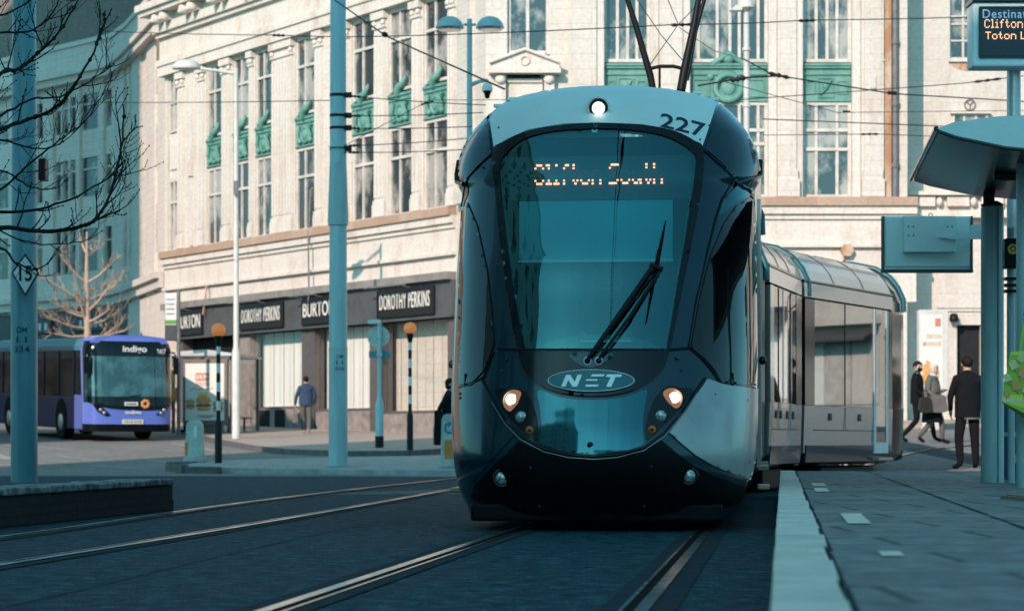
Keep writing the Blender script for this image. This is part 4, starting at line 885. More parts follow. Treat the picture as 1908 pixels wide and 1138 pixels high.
# ------------------------------------------------------------------ the tram
TX, TY, TA = 0.575, 17.3, math.atan(0.104)             # nose position and heading
tram = thing('tram', 'dark teal and silver tram numbered 227 facing the camera with lit headlamps', 'tram', (TX, TY, 0), -TA)
TM = Matrix.Translation((TX, TY, 0)) @ Matrix.Rotation(-TA, 4, 'Z')    # local: x across, y back along the tram, z up
prof = [  # height, nose set-back, half width, depth of the rounded plan
    (0.10, 0.30, 0.98, 0.60), (0.17, 0.20, 1.02, 0.80), (0.26, 0.11, 1.07, 0.95), (0.40, 0.03, 1.115, 1.08), (0.54, 0.00, 1.14, 1.15), (0.70, 0.02, 1.155, 1.18), (0.85, 0.065, 1.165, 1.18), (1.00, 0.115, 1.17, 1.18),
    (1.20, 0.18, 1.175, 1.18), (1.40, 0.25, 1.175, 1.16), (1.70, 0.37, 1.17, 1.12), (2.00, 0.49, 1.165, 1.08), (2.30, 0.65, 1.16, 1.02), (2.50, 0.76, 1.155, 0.98), (2.60, 0.82, 1.155, 0.95),
    (2.68, 0.86, 1.19, 0.94), (2.83, 0.945, 1.195, 0.92), (2.99, 1.04, 1.15, 0.86), (3.10, 1.12, 1.08, 0.78), (3.25, 1.28, 0.95, 0.66), (3.36, 1.45, 0.82, 0.58), (3.43, 1.66, 0.60, 0.5), (3.465, 1.88, 0.34, 0.42), (3.485, 2.2, 0.10, 0.3)]
TLEN = 5.4
def resample(tab, n):
    out = []
    zs = [r[0] for r in tab]
    for i in range(n):
        z = zs[0] + (zs[-1] - zs[0]) * i / (n - 1)
        k = max(j for j in range(len(zs)) if zs[j] <= z + 1e-9); k = min(k, len(zs) - 2); u = (z - zs[k]) / (zs[k + 1] - zs[k])
        p0 = tab[max(0, k - 1)]; p1 = tab[k]; p2 = tab[k + 1]; p3 = tab[min(len(tab) - 1, k + 2)]; row = [z]
        for c in (1, 2, 3):
            h = p2[0] - p1[0]; m1 = (p2[c] - p0[c]) / (p2[0] - p0[0]); m2 = (p3[c] - p1[c]) / (p3[0] - p1[0])
            row.append((2 * u ** 3 - 3 * u * u + 1) * p1[c] + (u ** 3 - 2 * u * u + u) * h * m1 + (-2 * u ** 3 + 3 * u * u) * p2[c] + (u ** 3 - u * u) * h * m2)
        out.append(row)
    return out
NA = 56
def plan(w_, D):
    pts = [(-w_, TLEN)]
    for i in range(NA + 1):
        a = -math.pi / 2 + math.pi * i / NA
        s_ = math.sin(a); u = math.copysign(abs(s_) ** (2 / 2.5), s_); v = 1 - abs(math.cos(a)) ** (2 / 2.0)
        pts.append((u * w_, D * v))
    pts.append((w_, TLEN)); return pts
rows = resample(prof, 150); sv = []; nr = NA + 3
for z, v0, w_, D in rows: sv += [Vector((u, v0 + v if abs(v - TLEN) > 1e-6 else TLEN, z)) for u, v in plan(w_, D)]
sf = [(j * nr + i, j * nr + i + 1, (j + 1) * nr + i + 1, (j + 1) * nr + i) for j in range(len(rows) - 1) for i in range(nr - 1)]
SW = [TM @ v for v in sv]
BV = BVHTree.FromPolygons(SW, sf); ORG = Vector((0, 0, EYE))
def onskin(px, py, off=0.0):
    """where the line of sight through a photo spot meets the tram's skin, lifted off along the normal"""
    d = (W(px, py, 18.5) - ORG).normalized(); h, n, i, t = BV.ray_cast(ORG, d)
    sx = 1.0 if px < 1120 else -1.0; sy = 1.0 if py < 240 else 0.0; k = 0
    while h is None and k < 60:                       # beyond the outline: slide in to its rim
        k += 1; h, n, i, t = BV.ray_cast(ORG, (W(px + sx * k, py + sy * k, 18.5) - ORG).normalized())
    if h is None: h, n, i, t = BV.find_nearest(W(px, py, 18.7))
    if n.dot(d) > 0: n = -n
    return h + n * off
def topx(p): return (CX + p.x * FPX / p.y, HY - (p.z - EYE) * FPX / p.y)
def panel(name, poly, mat, off, parent=tram, step=9, holes=(), curve=0, lip=None, dn=6):
    poly = closed_curve(poly, curve) if curve else poly
    vs, fs, be = mesh2d(dense(poly, dn), step, [dense(h, dn) for h in holes])
    P = [onskin(x, y, off) for x, y in vs]; Q = [onskin(x, y, off - (lip if lip is not None else off + 0.006)) for x, y in vs]
    mb = MB(); mb.add(P, fs, True)
    for a, b in be: mb.add([P[a], P[b], Q[b], Q[a]], [(0, 1, 2, 3)])
    return mb.build(name, mat, parent, fixn=True)
def circ(cx, cy, rx, ry=None, n=22): return [(cx + rx * math.cos(2 * math.pi * k / n), cy + (ry or rx) * math.sin(2 * math.pi * k / n)) for k in range(n)]

screen = closed_curve([(934, 305), (945, 287), (975, 262), (1015, 250), (1060, 244), (1115, 242), (1170, 244), (1225, 252), (1262, 266), (1286, 282), (1296, 296), (1294, 330), (1285, 390), (1270, 480), (1256, 565), (1244, 632), (1233, 653), (1160, 655), (1105, 656), (1050, 655), (988, 653), (976, 630), (962, 560), (949, 475), (939, 395), (933, 340)], 4)
surround = closed_curve([(919, 284), (940, 266), (985, 246), (1050, 235), (1115, 232), (1195, 235), (1255, 246), (1292, 264), (1309, 280), (1306, 350), (1288, 450), (1268, 550), (1250, 640), (1236, 685), (1210, 712), (1165, 732), (1105, 739), (1045, 733), (1000, 715), (978, 690), (963, 640), (948, 555), (934, 450), (924, 350)], 4)
# the shell of the front car, with the windscreen cut out
keep = []
hole = [(1115 + (x - 1115) * 1.012, 450 + (y - 450) * 1.008) for x, y in screen]
for f in sf:
    c = sum((SW[i] for i in f), Vector()) / 4; loc = TM.inverted() @ c
    if inside(topx(c), hole) and loc.y < 1.6: continue
    keep.append(f)
cap_zone = [(905, 60), (1345, 60), (1328, 186), (1300, 268), (1257, 251), (1115, 236), (984, 249), (930, 272), (918, 192)]
capf = []; bodyf = []
for f in keep:
    c = sum((SW[i] for i in f), Vector()) / 4
    (capf if c.z > 2.9 and (inside(topx(c), cap_zone) or (TM.inverted() @ c).y > 1.75) else bodyf).append(f)
def shell(name, fs, mat):
    used = sorted({i for f in fs for i in f}); ix = {o: n for n, o in enumerate(used)}
    mb = MB(); mb.add([SW[i] for i in used], [tuple(ix[i] for i in f) for f in fs], True); return mb.build(name, mat, tram)
body = shell('body_shell', bodyf, 'tram_teal'); roof = shell('roof_shell', capf, 'tram_cap')
mb = MB(TM); mb.box(-0.9, 0.9, 0.75, 5.3, 0.06, 0.32); mb.build('underframe', 'tram_bumper', tram)
mb = MB(TM); mb.box(-1.12, 1.12, TLEN - 0.05, TLEN, 0.25, 3.2); mb.build('end_bulkhead', 'cab_dark', tram)

# roof cap panel, shoulders
cap_poly = closed_curve([(911, 197), (955, 181), (1010, 171), (1065, 164), (1115, 161), (1180, 162), (1245, 169), (1300, 179), (1334, 191)], 1) 
cap_poly = [(911, 198), (935, 187), (970, 178), (1020, 169), (1070, 163), (1115, 161), (1180, 162), (1245, 168), (1300, 179), (1335, 192), (1326, 220), (1316, 250), (1307, 276), (1290, 262), (1257, 245), (1196, 233), (1115, 230), (1050, 232), (984, 243), (940, 263), (922, 279), (916, 240)]
panel('roof_cap', cap_poly, 'tram_cap', 0.010)
sl_ = [(904, 203), (912, 240), (917, 285), (893, 309), (870, 334), (858, 330), (852, 316), (855, 290), (864, 262), (883, 230)]
sr_ = [(1342, 194), (1365, 214), (1388, 246), (1407, 284), (1415, 318), (1392, 327), (1369, 338), (1350, 312), (1330, 292), (1313, 280), (1322, 250), (1334, 215)]
panel('shoulder_panel', sl_, 'tram_teal', 0.012, step=5, dn=4); panel('shoulder_panel', sr_, 'tram_teal', 0.012, step=5, dn=4)
for s, ln in ((-1, [(838, 300), (837, 325), (848, 338), (866, 343)]), (1, [(1369, 343), (1392, 335), (1415, 328), (1417, 300)])):
    mb = MB(); mb.tube([onskin(x, y, 0.006) for x, y in ln], 0.022, 8); mb.build('shoulder_gutter', 'tram_black', tram)
# windscreen surround with the glass behind it
panel('windscreen_surround', surround, 'tram_black', 0.016, holes=[screen], lip=0.05, step=6, dn=5)
gl = panel('windscreen', [(1115 + (x - 1115) * 1.008, 450 + (y - 450) * 1.006) for x, y in screen], 'tram_windscreen', 0.006, lip=0.002, step=6)
# nose panel in brighter teal, the sky's reflection put into its colour
nose_p = closed_curve([(1004, 727), (1007, 760), (1010, 800), (1008, 826), (1030, 836), (1060, 842), (1105, 845), (1150, 842), (1180, 835), (1199, 826), (1197, 800), (1200, 760), (1204, 727), (1165, 740), (1105, 746), (1045, 741)], 3)
panel('nose_panel', nose_p, 'tram_nose', 0.011, step=4, dn=4)
mb = MB(); ln = [(899, 708), (918, 745), (942, 784), (970, 813), (1015, 837), (1060, 847), (1105, 850), (1150, 847), (1200, 834), (1238, 807), (1272, 766), (1298, 727), (1313, 705)]
mb.tube([onskin(x, y, 0.008) for x, y in ln], 0.011, 7); mb.build('nose_seam', 'tram_black', tram)
mb = MB(); mb.tube([onskin(x, y + 5, 0.010) for x, y in ln[1:-1]], 0.004, 6); mb.build('nose_trim', 'tram_silver', tram)
# silver lower corners, black bumper
panel('silver_corner', [(857, 722), (870, 719), (898, 709), (916, 744), (940, 785), (962, 808), (930, 842), (897, 880), (882, 898), (872, 890), (864, 850), (859, 790)], 'tram_teal', 0.008, step=4, dn=4)
panel('silver_corner', [(1316, 706), (1345, 716), (1380, 722), (1414, 724), (1412, 800), (1408, 880), (1400, 893), (1370, 884), (1330, 868), (1295, 848), (1268, 826), (1246, 806), (1276, 768), (1300, 730)], 'tram_grey', 0.016, step=4, dn=4)
panel('bumper', [(968, 822), (1015, 842), (1060, 852), (1105, 855), (1150, 852), (1200, 839), (1232, 820), (1258, 842), (1290, 866), (1330, 886), (1370, 900), (1398, 905), (1380, 935), (1330, 948), (1200, 955), (1100, 956), (1000, 955), (910, 945), (880, 925), (884, 905), (920, 868)], 'tram_bumper', 0.010, step=12)
mb = MB(TM); mb.box(-0.92, 0.92, 0.32, 0.5, 0.075, 0.2); mb.build('skirt', 'tram_bumper', tram, bevel=0.02)
for ln in ([(984, 833), (958, 890), (950, 930)], [(1219, 832), (1247, 890), (1256, 930)]):
    mb = MB(); mb.tube([onskin(x, y, 0.012) for x, y in ln], 0.005, 6); mb.build('bumper_joint', 'tram_black', tram)
# cab side windows and the arch over the right one
panel('cab_side_window', [(1396, 368), (1372, 383), (1348, 416), (1323, 477), (1302, 560), (1287, 648), (1312, 668), (1331, 690), (1343, 712), (1380, 717), (1408, 718), (1408, 560), (1406, 440), (1404, 385)], 'tram_side_glass', 0.011, step=4, dn=4)
panel('cab_side_window', [(861, 395), (872, 378), (890, 420), (908, 500), (918, 580), (922, 640), (905, 688), (882, 712), (857, 717), (856, 640), (857, 520)], 'tram_side_glass', 0.011, step=4, dn=4)
panel('window_arch', [(1336, 404), (1346, 374), (1370, 348), (1397, 338), (1403, 350), (1404, 371), (1396, 364), (1371, 376), (1352, 393)], 'tram_nose', 0.013, step=5)
mb = MB(); mb.tube([onskin(x, y, 0.01) for x, y in [(1310, 281), (1340, 306), (1366, 340), (1345, 372), (1334, 406), (1318, 470), (1298, 558), (1283, 648), (1311, 672), (1329, 694), (1342, 716), (1405, 722)]], 0.007, 6); mb.build('panel_seam', 'tram_black', tram); mb = MB()
mb.tube([onskin(x, y, 0.01) for x, y in [(917, 288), (890, 312), (869, 340), (862, 385)]], 0.007, 6); mb.build('panel_seam', 'tram_black', tram); mb = MB(); mb.tube([onskin(x, y, 0.01) for x, y in [(858, 721), (880, 717), (903, 702), (921, 655)]], 0.007, 6); mb.build('panel_seam', 'tram_black', tram)
for a, b in (((960, 652), (1236, 652)), ((927, 650), (968, 652)), ((1244, 652), (1290, 648))):
    mb = MB(); mb.tube([onskin(a[0] + (b[0] - a[0]) * k / 8, a[1] + (b[1] - a[1]) * k / 8, 0.020) for k in range(9)], 0.006, 6); mb.build('seam_strip', 'tram_black', tram)
# badge
bdg = panel('badge', circ(1102, 711, 79, 20, 40), 'badge_teal', 0.027, step=5)
def skinpoly(name, polys, mat, off, parent):
    mb = MB()
    for p in polys:
        vs, fs, be = mesh2d(dense(p, 5), 6); P = [onskin(x, y, off) for x, y in vs]; Q = [onskin(x, y, off - 0.006) for x, y in vs]; mb.add(P, fs)
        for a, b in be: mb.add([P[a], P[b], Q[b], Q[a]], [(0, 1, 2, 3)])
    return mb.build(name, mat, parent)
skinpoly('badge_letter', [[(1047, 723), (1056, 701), (1064, 701), (1072, 714), (1077, 701), (1085, 701), (1076, 723), (1068, 723), (1060, 710), (1055, 723)]], 'badge_silver', 0.034, bdg)
skinpoly('badge_letter', [[(1104, 700), (1127, 700), (1125, 704), (1101, 704)], [(1094, 709), (1114, 709), (1113, 712), (1092, 712)], [(1093, 719), (1116, 719), (1114, 723), (1091, 723)]], 'badge_silver', 0.034, bdg)
skinpoly('badge_letter', [[(1132, 700), (1159, 700), (1157, 705), (1147, 705), (1139, 723), (1130, 723), (1138, 705), (1129, 705)]], 'badge_silver', 0.034, bdg)
mb = MB(); mb.tube([onskin(x, y, 0.028) for x, y in circ(1102, 711, 79, 20, 40) + [(1181, 711)]], 0.004, 6); mb.build('badge_rim', 'badge_silver', bdg)
# fleet number on the roof cap
vs, fs, _ = glyphs('227', 0.012); mb = MB(); P = []
for a, b in vs:
    x = 1229 + 83 * a + 2 * b; y = 239 - 26 * b + 18 * a + 2 * a * a; P.append(onskin(x, y, 0.016))
mb.add(P, fs); mb.build('fleet_number', 'number_navy', tram)
# roof lamp
c = onskin(1115, 202); n = (ORG - c).normalized(); c = c + n * 0.05
mb = MB(Matrix.Translation(c) @ n.to_track_quat('Z', 'Y').to_matrix().to_4x4()); mb.lathe([(0.098, -0.16), (0.092, 0.018), (0.080, 0.026), (0.074, 0.012), (0.068, -0.01)], 28); lamp = mb.build('roof_lamp', 'tram_cap', tram)
mb = MB(Matrix.Translation(c) @ n.to_track_quat('Z', 'Y').to_matrix().to_4x4()); mb.lathe([(0.068, -0.02), (0.068, 0.012), (0.058, 0.020)], 24); mb.build('lamp_ring', 'tram_black', lamp)
mb = MB(Matrix.Translation(c) @ n.to_track_quat('Z', 'Y').to_matrix().to_4x4()); mb.lathe([(0.058, 0.015), (0.054, 0.028), (0.040, 0.034)], 24); mb.build('lens', 'lens_clear', lamp)
mb = MB(Matrix.Translation(c) @ n.to_track_quat('Z', 'Y').to_matrix().to_4x4()); mb.lathe([(0.048, 0.028), (0.044, 0.038), (0.0, 0.046)], 24); mb.build('bulb', 'roof_lamp_glow', lamp)
# headlamp clusters
for s, cl, lens in ((-1, [(926, 728), (958, 724), (980, 730), (993, 752), (1001, 790), (999, 820), (980, 806), (955, 782), (936, 752)], ((960, 748, 23, 16), (973, 778, 12, 0), (988, 802, 9, 0))),
                    (1, [(1291, 727), (1262, 723), (1232, 729), (1215, 752), (1204, 790), (1206, 820), (1226, 803), (1252, 778), (1274, 752)], ((1250, 744, 22, 15), (1230, 776, 12, 0), (1214, 801, 9, 0)))):
    hl = panel('headlight', closed_curve(cl, 4), 'tram_black', 0.014, step=6)
    for k, (x, y, r, r2) in enumerate(lens):
        c = onskin(x, y, 0.016); n = (ORG + Vector((0, 0, 0.3)) - c).normalized(); Q = Matrix.Translation(c) @ n.to_track_quat('Z', 'Y').to_matrix().to_4x4(); q = r / 257.0
        mb = MB(Q); mb.lathe([(q * 1.12, -0.03), (q * 1.10, 0.006), (q * 0.98, 0.008), (q * 0.9, 0.0)], 22); mb.build('lamp_rim', 'tram_black', hl)
        mb = MB(Q); mb.lathe([(q * 0.97, 0.0), (q * 0.8, 0.010), (q * 0.4, 0.016), (0.0, 0.018)], 22); mb.build('lens', ('headlight_ring', 'lens_clear', 'lens_orange')[k], hl)
        if k == 0:
            xo = -4 if s < 0 else 6
            c2 = onskin(x + xo * 0.6, y - 1, 0.036); mb = MB(Matrix.Translation(c2) @ n.to_track_quat('Z', 'Y').to_matrix().to_4x4()); mb.lathe([(r2 * 0.50 / 257, 0.012), (r2 * 0.38 / 257, 0.02), (0, 0.024)], 20); mb.build('bulb', 'headlight_glow', hl)
            for rr, mt_, zz in ((0.70, 'headlight_inner', 0.006), (0.95, 'headlight_halo', 0.0)): mb = MB(Matrix.Translation(c2) @ n.to_track_quat('Z', 'Y').to_matrix().to_4x4()); mb.lathe([(r2 * rr / 257, zz - 0.02), (r2 * rr / 257, zz), (0, zz + 0.004)], 22); mb.build('reflector', mt_, hl)
        if k == 2: mb = MB(Q); mb.lathe([(q * 0.3, 0.018), (q * 0.2, 0.024), (0, 0.024)], 10); mb.build('lamp_pip', 'tram_black', hl)
for x, y in ((937, 889), (1282, 885)):
    c = onskin(x, y, 0.012); n = (ORG - c).normalized(); Q = Matrix.Translation(c) @ n.to_track_quat('Z', 'Y').to_matrix().to_4x4()
    mb = MB(Q); mb.lathe([(0.072, -0.05), (0.072, -0.002), (0.054, 0.004), (0.050, -0.01)], 24); fl = mb.build('fog_lamp', 'tram_black', tram)
    mb = MB(Q); mb.lathe([(0.047, 0.0), (0.036, 0.012), (0, 0.016)], 22); mb.build('lens', 'lens_clear', fl)
for x, y, r in ((1058, 799, 4), (1100, 829, 6), (945, 670, 3), (1261, 668, 4)):
    c = onskin(x, y, 0.010); n = (ORG - c).normalized(); mb = MB(Matrix.Translation(c) @ n.to_track_quat('Z', 'Y').to_matrix().to_4x4()); mb.lathe([(r / 257, -0.01), (r / 257, 0.003), (0, 0.004)], 16); mb.build('cover_plug', 'tram_black' if r > 4 else 'tram_teal', tram)
for x, y in ((926, 276), (1303, 262), (1321, 284), (1363, 326), (900, 312), (1352, 318), (931, 240), (1320, 236), (1270, 690), (936, 692), (1330, 735), (1390, 745), (1392, 860), (990, 870), (1213, 868), (1006, 940), (1200, 940)):
    c = onskin(x, y, 0.014); n = (ORG - c).normalized(); mb = MB(Matrix.Translation(c) @ n.to_track_quat('Z', 'Y').to_matrix().to_4x4()); mb.lathe([(0.008, -0.01), (0.008, 0.003), (0.004, 0.005), (0, 0.005)], 10); mb.build('fixing', 'cab_grey', tram)
# wiper
sk = lambda x, y, o=0.05: onskin(x, y, o)
tray = panel('wiper_tray', closed_curve([(1063, 660), (1078, 680), (1100, 687), (1122, 680), (1142, 660)], 3), 'tram_teal', 0.022, step=6)
mb = MB(); mb.tube([sk(1095, 674, 0.03), sk(1110, 655, 0.06), sk(1150, 598, 0.07), sk(1212, 505, 0.06)], 0.017, 8); mb.tube([sk(1115, 674, 0.03), sk(1130, 655, 0.06), sk(1172, 598, 0.07), sk(1226, 512, 0.06)], 0.012, 8)
mb.tube([sk(1106, 662, 0.045), sk(1160, 590, 0.055), sk(1216, 516, 0.05)], 0.007, 6)
mb.tube([sk(1208, 500, 0.06), sk(1222, 506, 0.062), sk(1231, 508, 0.06)], 0.02, 8); wp = mb.build('wiper', 'black_paint', tram)
mb = MB(); mb.tube([sk(1239, 414, 0.02), sk(1232, 450, 0.03), sk(1222, 500, 0.035), sk(1212, 555, 0.03), sk(1203, 604, 0.02)], [0.004, 0.012, 0.016, 0.010, 0.004], 6); mb.tube([sk(1226, 470, 0.04), sk(1218, 530, 0.045)], 0.014, 6); mb.build('wiper_blade', 'black_rubber', wp)
for x in (1095, 1116):
    c = sk(x, 674, 0.02); n = (ORG - c).normalized(); mb = MB(Matrix.Translation(c) @ n.to_track_quat('Z', 'Y').to_matrix().to_4x4()); mb.ring((0, 0, 0.012), 0.026, 0.006, 20, 6, 'z'); mb.build('pivot_ring', 'badge_silver', wp)
    mb = MB(Matrix.Translation(c) @ n.to_track_quat('Z', 'Y').to_matrix().to_4x4()); mb.lathe([(0.023, -0.01), (0.021, 0.02), (0, 0.024)], 14); mb.build('pivot_cap', 'tram_black', wp)
# roof clips, indicator lamps, side steps
for x, y in ((916, 183), (942, 173), (1303, 168), (1334, 180)):
    c = onskin(x, y + 3, 0.012); mb = MB(Matrix.Translation(c) @ Matrix.Rotation(-TA, 4, 'Z')); mb.box(-0.036, 0.036, -0.012, 0.03, -0.012, 0.016); mb.build('roof_clip', 'badge_silver', tram, bevel=0.006)
for x, y, o in ((842, 678, 0.03), (1421, 671, 0.05)):
    c = W(x, y, 18.85); mb = MB(); mb.ball(c, 0.030, 0.03, 0.034, 12, 8); mb.build('side_indicator', 'lens_orange' if x < 1000 else 'tram_black', tram)
for x0, x1, y in ((843, 862, 912), (1408, 1436, 907)):
    p = W((x0 + x1) / 2, y, 18.9); mb = MB(TM); q = TM.inverted() @ p; mb.box(q.x - 0.045, q.x + 0.05, q.y - 0.1, q.y + 0.3, q.z - 0.02, q.z + 0.02); mb.build('door_step', 'step_copper', tram, bevel=0.01)
# cab interior behind the windscreen
L_ = lambda px, py, d: TM.inverted() @ W(px, py, d)
def cabbox(name, px0, px1, py0, py1, d, th, mat, parent=tram, bevel=0.0):
    a = L_(px0, py1, d); b = L_(px1, py0, d); mb = MB(TM); y = (a.y + b.y) / 2; mb.box(a.x, b.x, y, y + th, a.z, b.z); return mb.build(name, mat, parent, bevel)
cabbox('sun_blind', 966, 1254, 374, 484, 18.32, 0.012, 'cab_blind'); cabbox('blind_bar', 964, 1256, 484, 488, 18.31, 0.02, 'letter_white')
disp = cabbox('destination_display', 944, 1288, 291, 372, 18.46, 0.10, 'display_black')
mb = MB(TM); mb.box(-1.08, 1.08, 2.15, 2.2, 0.4, 3.1); mb.build('cab_bulkhead', 'cab_grey', tram)
mb = MB(TM); mb.box(-1.0, 1.0, 0.62, 2.1, 0.40, 1.16); mb.build('cab_floor', 'cab_dark', tram)
mb = MB(TM); mb.box(-0.25, 0.25, 1.9, 2.05, 1.25, 2.15); mb.box(-0.25, 0.25, 1.5, 1.95, 1.2, 1.32); mb.build('driver_seat', 'seat_blue', tram, bevel=0.05)
dash = []
for i in range(17):
    a = math.pi * i / 16; dash.append((-0.56 * math.cos(a), 1.18 + 0.27 * math.sin(a) ** 0.8))
mb = MB(TM); mb.prism(dash, 0.66, 1.0, True); mb.build('dashboard', 'cab_dash', tram); mb = MB(TM); mb.box(-0.13, 0.25, 0.60, 0.68, 1.39, 1.405); mb.build('dash_strip', 'letter_white', tram)
# destination lettering in lamps: 5x7 dot letters
DOT = {'C': '01110 10001 10000 10000 10000 10001 01110', 'l': '110 010 010 010 010 010 111', 'i': '010 000 110 010 010 010 111', 'f': '0011 0100 1110 0100 0100 0100 0100', 't': '0100 0100 1110 0100 0100 0101 0010', 'o': '00000 00000 01110 10001 10001 10001 01110', 'n': '00000 00000 11110 10001 10001 10001 10001',
       'S': '01111 10000 10000 01110 00001 00001 11110', 'u': '00000 00000 10001 10001 10001 10011 01101', 'h': '10000 10000 10110 11001 10001 10001 10001', 'T': '11111 00100 00100 00100 00100 00100 00100', 'L': '10000 10000 10000 10000 10000 10000 11111', 'a': '00000 00000 01110 00001 01111 10001 01111', ' ': '00 00 00 00 00 00 00'}
def dots(text):
    out = []; x = 0
    for ch in text:
        rws = DOT[ch].split()
        for r, row in enumerate(rws):
            for c_, b in enumerate(row):
                if b == '1': out.append((x + c_, r))
        x += len(rws[0]) + 1
    return out, x - 1
dd, ncol = dots('Clifton South'); m1 = MB(TM); m2 = MB(TM)
a = L_(996, 346, 18.44); b = L_(1236, 306, 18.44); yy = a.y
for cx, r in dd:
    q = m1 if r in (0, 1, 5, 6) else m2
    x = a.x + (b.x - a.x) * (cx + 0.5) / ncol; z = b.z - (b.z - a.z) * (r + 0.5) / 7; h = 0.0105 if r in (0, 6) else 0.009
    q.box(x - h * 0.8, x + h * 0.8, yy - 0.01, yy, z - h * 0.75, z + h * 0.75)
m1.build('lit_lamps', 'led_bright', disp); m2.build('dim_lamps', 'led_dim', disp)

# the cars behind: each is a closed section with windows, doors and bogie, on a curve to the right
SECT = [(-1.05, 0.36), (-1.17, 0.46), (-1.19, 1.15), (-1.19, 2.60), (-1.185, 2.78), (-1.10, 2.97), (-0.97, 3.13), (-0.76, 3.26), (-0.4, 3.34), (0, 3.36)]
SECT = SECT + [(-x, z) for x, z in SECT[::-1][1:]]
def car(cx, cy, ex, ey, doors, bogie, label=None, detail=True):
    e = Vector((ex - cx, ey - cy)); L = e.length; e.normalize()
    Fm = Matrix(((e.y, e.x, 0, cx), (-e.x, e.y, 0, cy), (0, 0, 1, gz(cx, cy)), (0, 0, 0, 1)))     # x to the right, y back, z up
    pts = SECT
    low = [(-1.05, 0.42), (-1.17, 0.50), (-1.19, 1.14), (1.19, 1.14), (1.17, 0.50), (1.05, 0.42)]
    up = [p for p in pts if p[1] >= 2.58]
    m_ = MB(Fm); m_.prism(up, 0.02, L - 0.02); o = m_.build('roof_shell', 'tram_silver', tram)
    m_ = MB(Fm); m_.prism(low, 0.02, L - 0.02); m_.build('lower_shell', 'tram_silver', tram)
    m_ = MB(Fm); m_.tube([(1.165, 0.0, 2.81), (1.165, L, 2.81)], 0.028, 6); m_.build('gutter', 'tram_black', tram)
    m_ = MB(Fm)
    for k in range(1, 3):
        y = L * k / 3; m_.tube([(1.175, y, 2.82), (1.105, y, 2.97), (0.975, y, 3.13), (0.77, y, 3.26), (0.4, y, 3.345)], 0.004, 5)
    m_.tube([(0.985, 0.05, 3.135), (0.985, L - 0.05, 3.135)], 0.006, 5); m_.build('roof_joints', 'tram_black', tram)
    m_ = MB(Fm); m_.prism([(1.06, 0.33), (1.17, 0.37), (1.192, 0.60), (1.1, 0.60)], 0.1, L - 0.1); m_.build('side_skirt', 'tram_teal', tram)
    for y0, y1, kind in doors:
        if kind == 'glass':
            m_ = MB(Fm); m_.box(1.172, 1.186, y0, y1, 1.145, 2.575); g = m_.build('window', 'tram_window', tram)
            m_ = MB(Fm); m_.box(1.18, 1.195, (y0 + y1) / 2 - 0.006, (y0 + y1) / 2 + 0.006, 1.15, 2.57); m_.build('window_joint', 'tram_black', g)
            m_ = MB(Fm); m_.box(1.191, 1.197, y0, y1, 0.80, 0.812); m_.box(1.191, 1.197, (y0 + y1) / 2 - 0.005, (y0 + y1) / 2 + 0.005, 0.812, 1.13); m_.box(1.19, 1.2, y0 + (y1 - y0) * 0.25 - 0.05, y0 + (y1 - y0) * 0.25 + 0.05, 0.94, 1.04); m_.box(1.19, 1.2, y0 + (y1 - y0) * 0.75 - 0.05, y0 + (y1 - y0) * 0.75 + 0.05, 0.94, 1.04); m_.build('lower_panel_trim', 'cab_grey', tram)
        elif kind == 'pillar':
            m_ = MB(Fm); m_.box(1.12, 1.190, y0, y1, 1.145, 2.575); m_.build('pillar', 'tram_black', tram)
        elif kind == 'silver':
            m_ = MB(Fm); m_.box(1.12, 1.192, y0, y1, 1.145, 2.575); m_.build('pillar', 'tram_silver', tram)
        elif kind == 'door':
            m_ = MB(Fm); m_.box(1.16, 1.20, y0, y0 + 0.09, 0.48, 2.575); m_.box(1.16, 1.20, y1 - 0.09, y1, 0.48, 2.575); m_.box(1.16, 1.199, y0 + 0.09, y1 - 0.09, 0.48, 0.64); dr = m_.build('door', 'white_paint', tram)
            m_ = MB(Fm); m_.box(1.175, 1.19, y0 + 0.09, y1 - 0.09, 0.64, 2.575); m_.build('door_glass', 'tram_window', dr)
            m_ = MB(Fm); m_.box(1.15, 1.27, y0, y1, 0.38, 0.42); m_.build('door_step', 'step_copper', tram)
    m_ = MB(Fm); m_.box(-1.15, 1.10, 0.05, L - 0.05, 1.135, 1.15); m_.box(-1.18, -1.12, 0.05, L - 0.05, 1.15, 1.2); m_.build('floor', 'cab_grey', tram)
    m_ = MB(Fm); m_.box(-1.185, -1.17, 0.05, L - 0.05, 1.2, 2.575); m_.build('far_window', 'tram_window', tram)
    if bogie:
        m_ = MB(Fm); m_.box(-0.95, 0.95, L * 0.35, L * 0.95, 0.03, 0.30)
        for y in (L * 0.45, L * 0.85):
            for x in (-0.72, 0.72): m_.add([], [])
        m_.build('bogie', 'tram_bumper', tram, bevel=0.03)
    return Fm, L
u = Vector((0.104, 1)).normalized(); n0 = Vector((TX, TY))
A1 = n0 + u * 5.75; B1 = n0 + u * 12.3
car(A1.x, A1.y, B1.x, B1.y, [(0.05, 0.3, 'silver'), (0.3, 1.5, 'door'), (1.5, 2.0, 'silver'), (2.0, 4.2, 'glass'), (4.2, 4.5, 'silver'), (4.5, 5.8, 'door'), (5.8, 6.5, 'silver')], False)
car(2.00, 29.85, 2.72, 32.55, [(0.05, 0.35, 'silver'), (0.35, 1.1, 'glass'), (1.1, 1.2, 'silver'), (1.2, 2.25, 'glass'), (2.25, 2.75, 'pillar')], True)
F4, L4 = car(2.86, 33.0, 4.60, 36.45, [(0.04, 0.42, 'pillar'), (0.42, 2.95, 'glass'), (2.95, 3.60, 'door'), (3.60, 3.82, 'pillar')], True)
car(4.80, 37.0, 5.05, 42.5, [(0.05, 2.5, 'glass'), (2.5, 5.0, 'glass')], False)
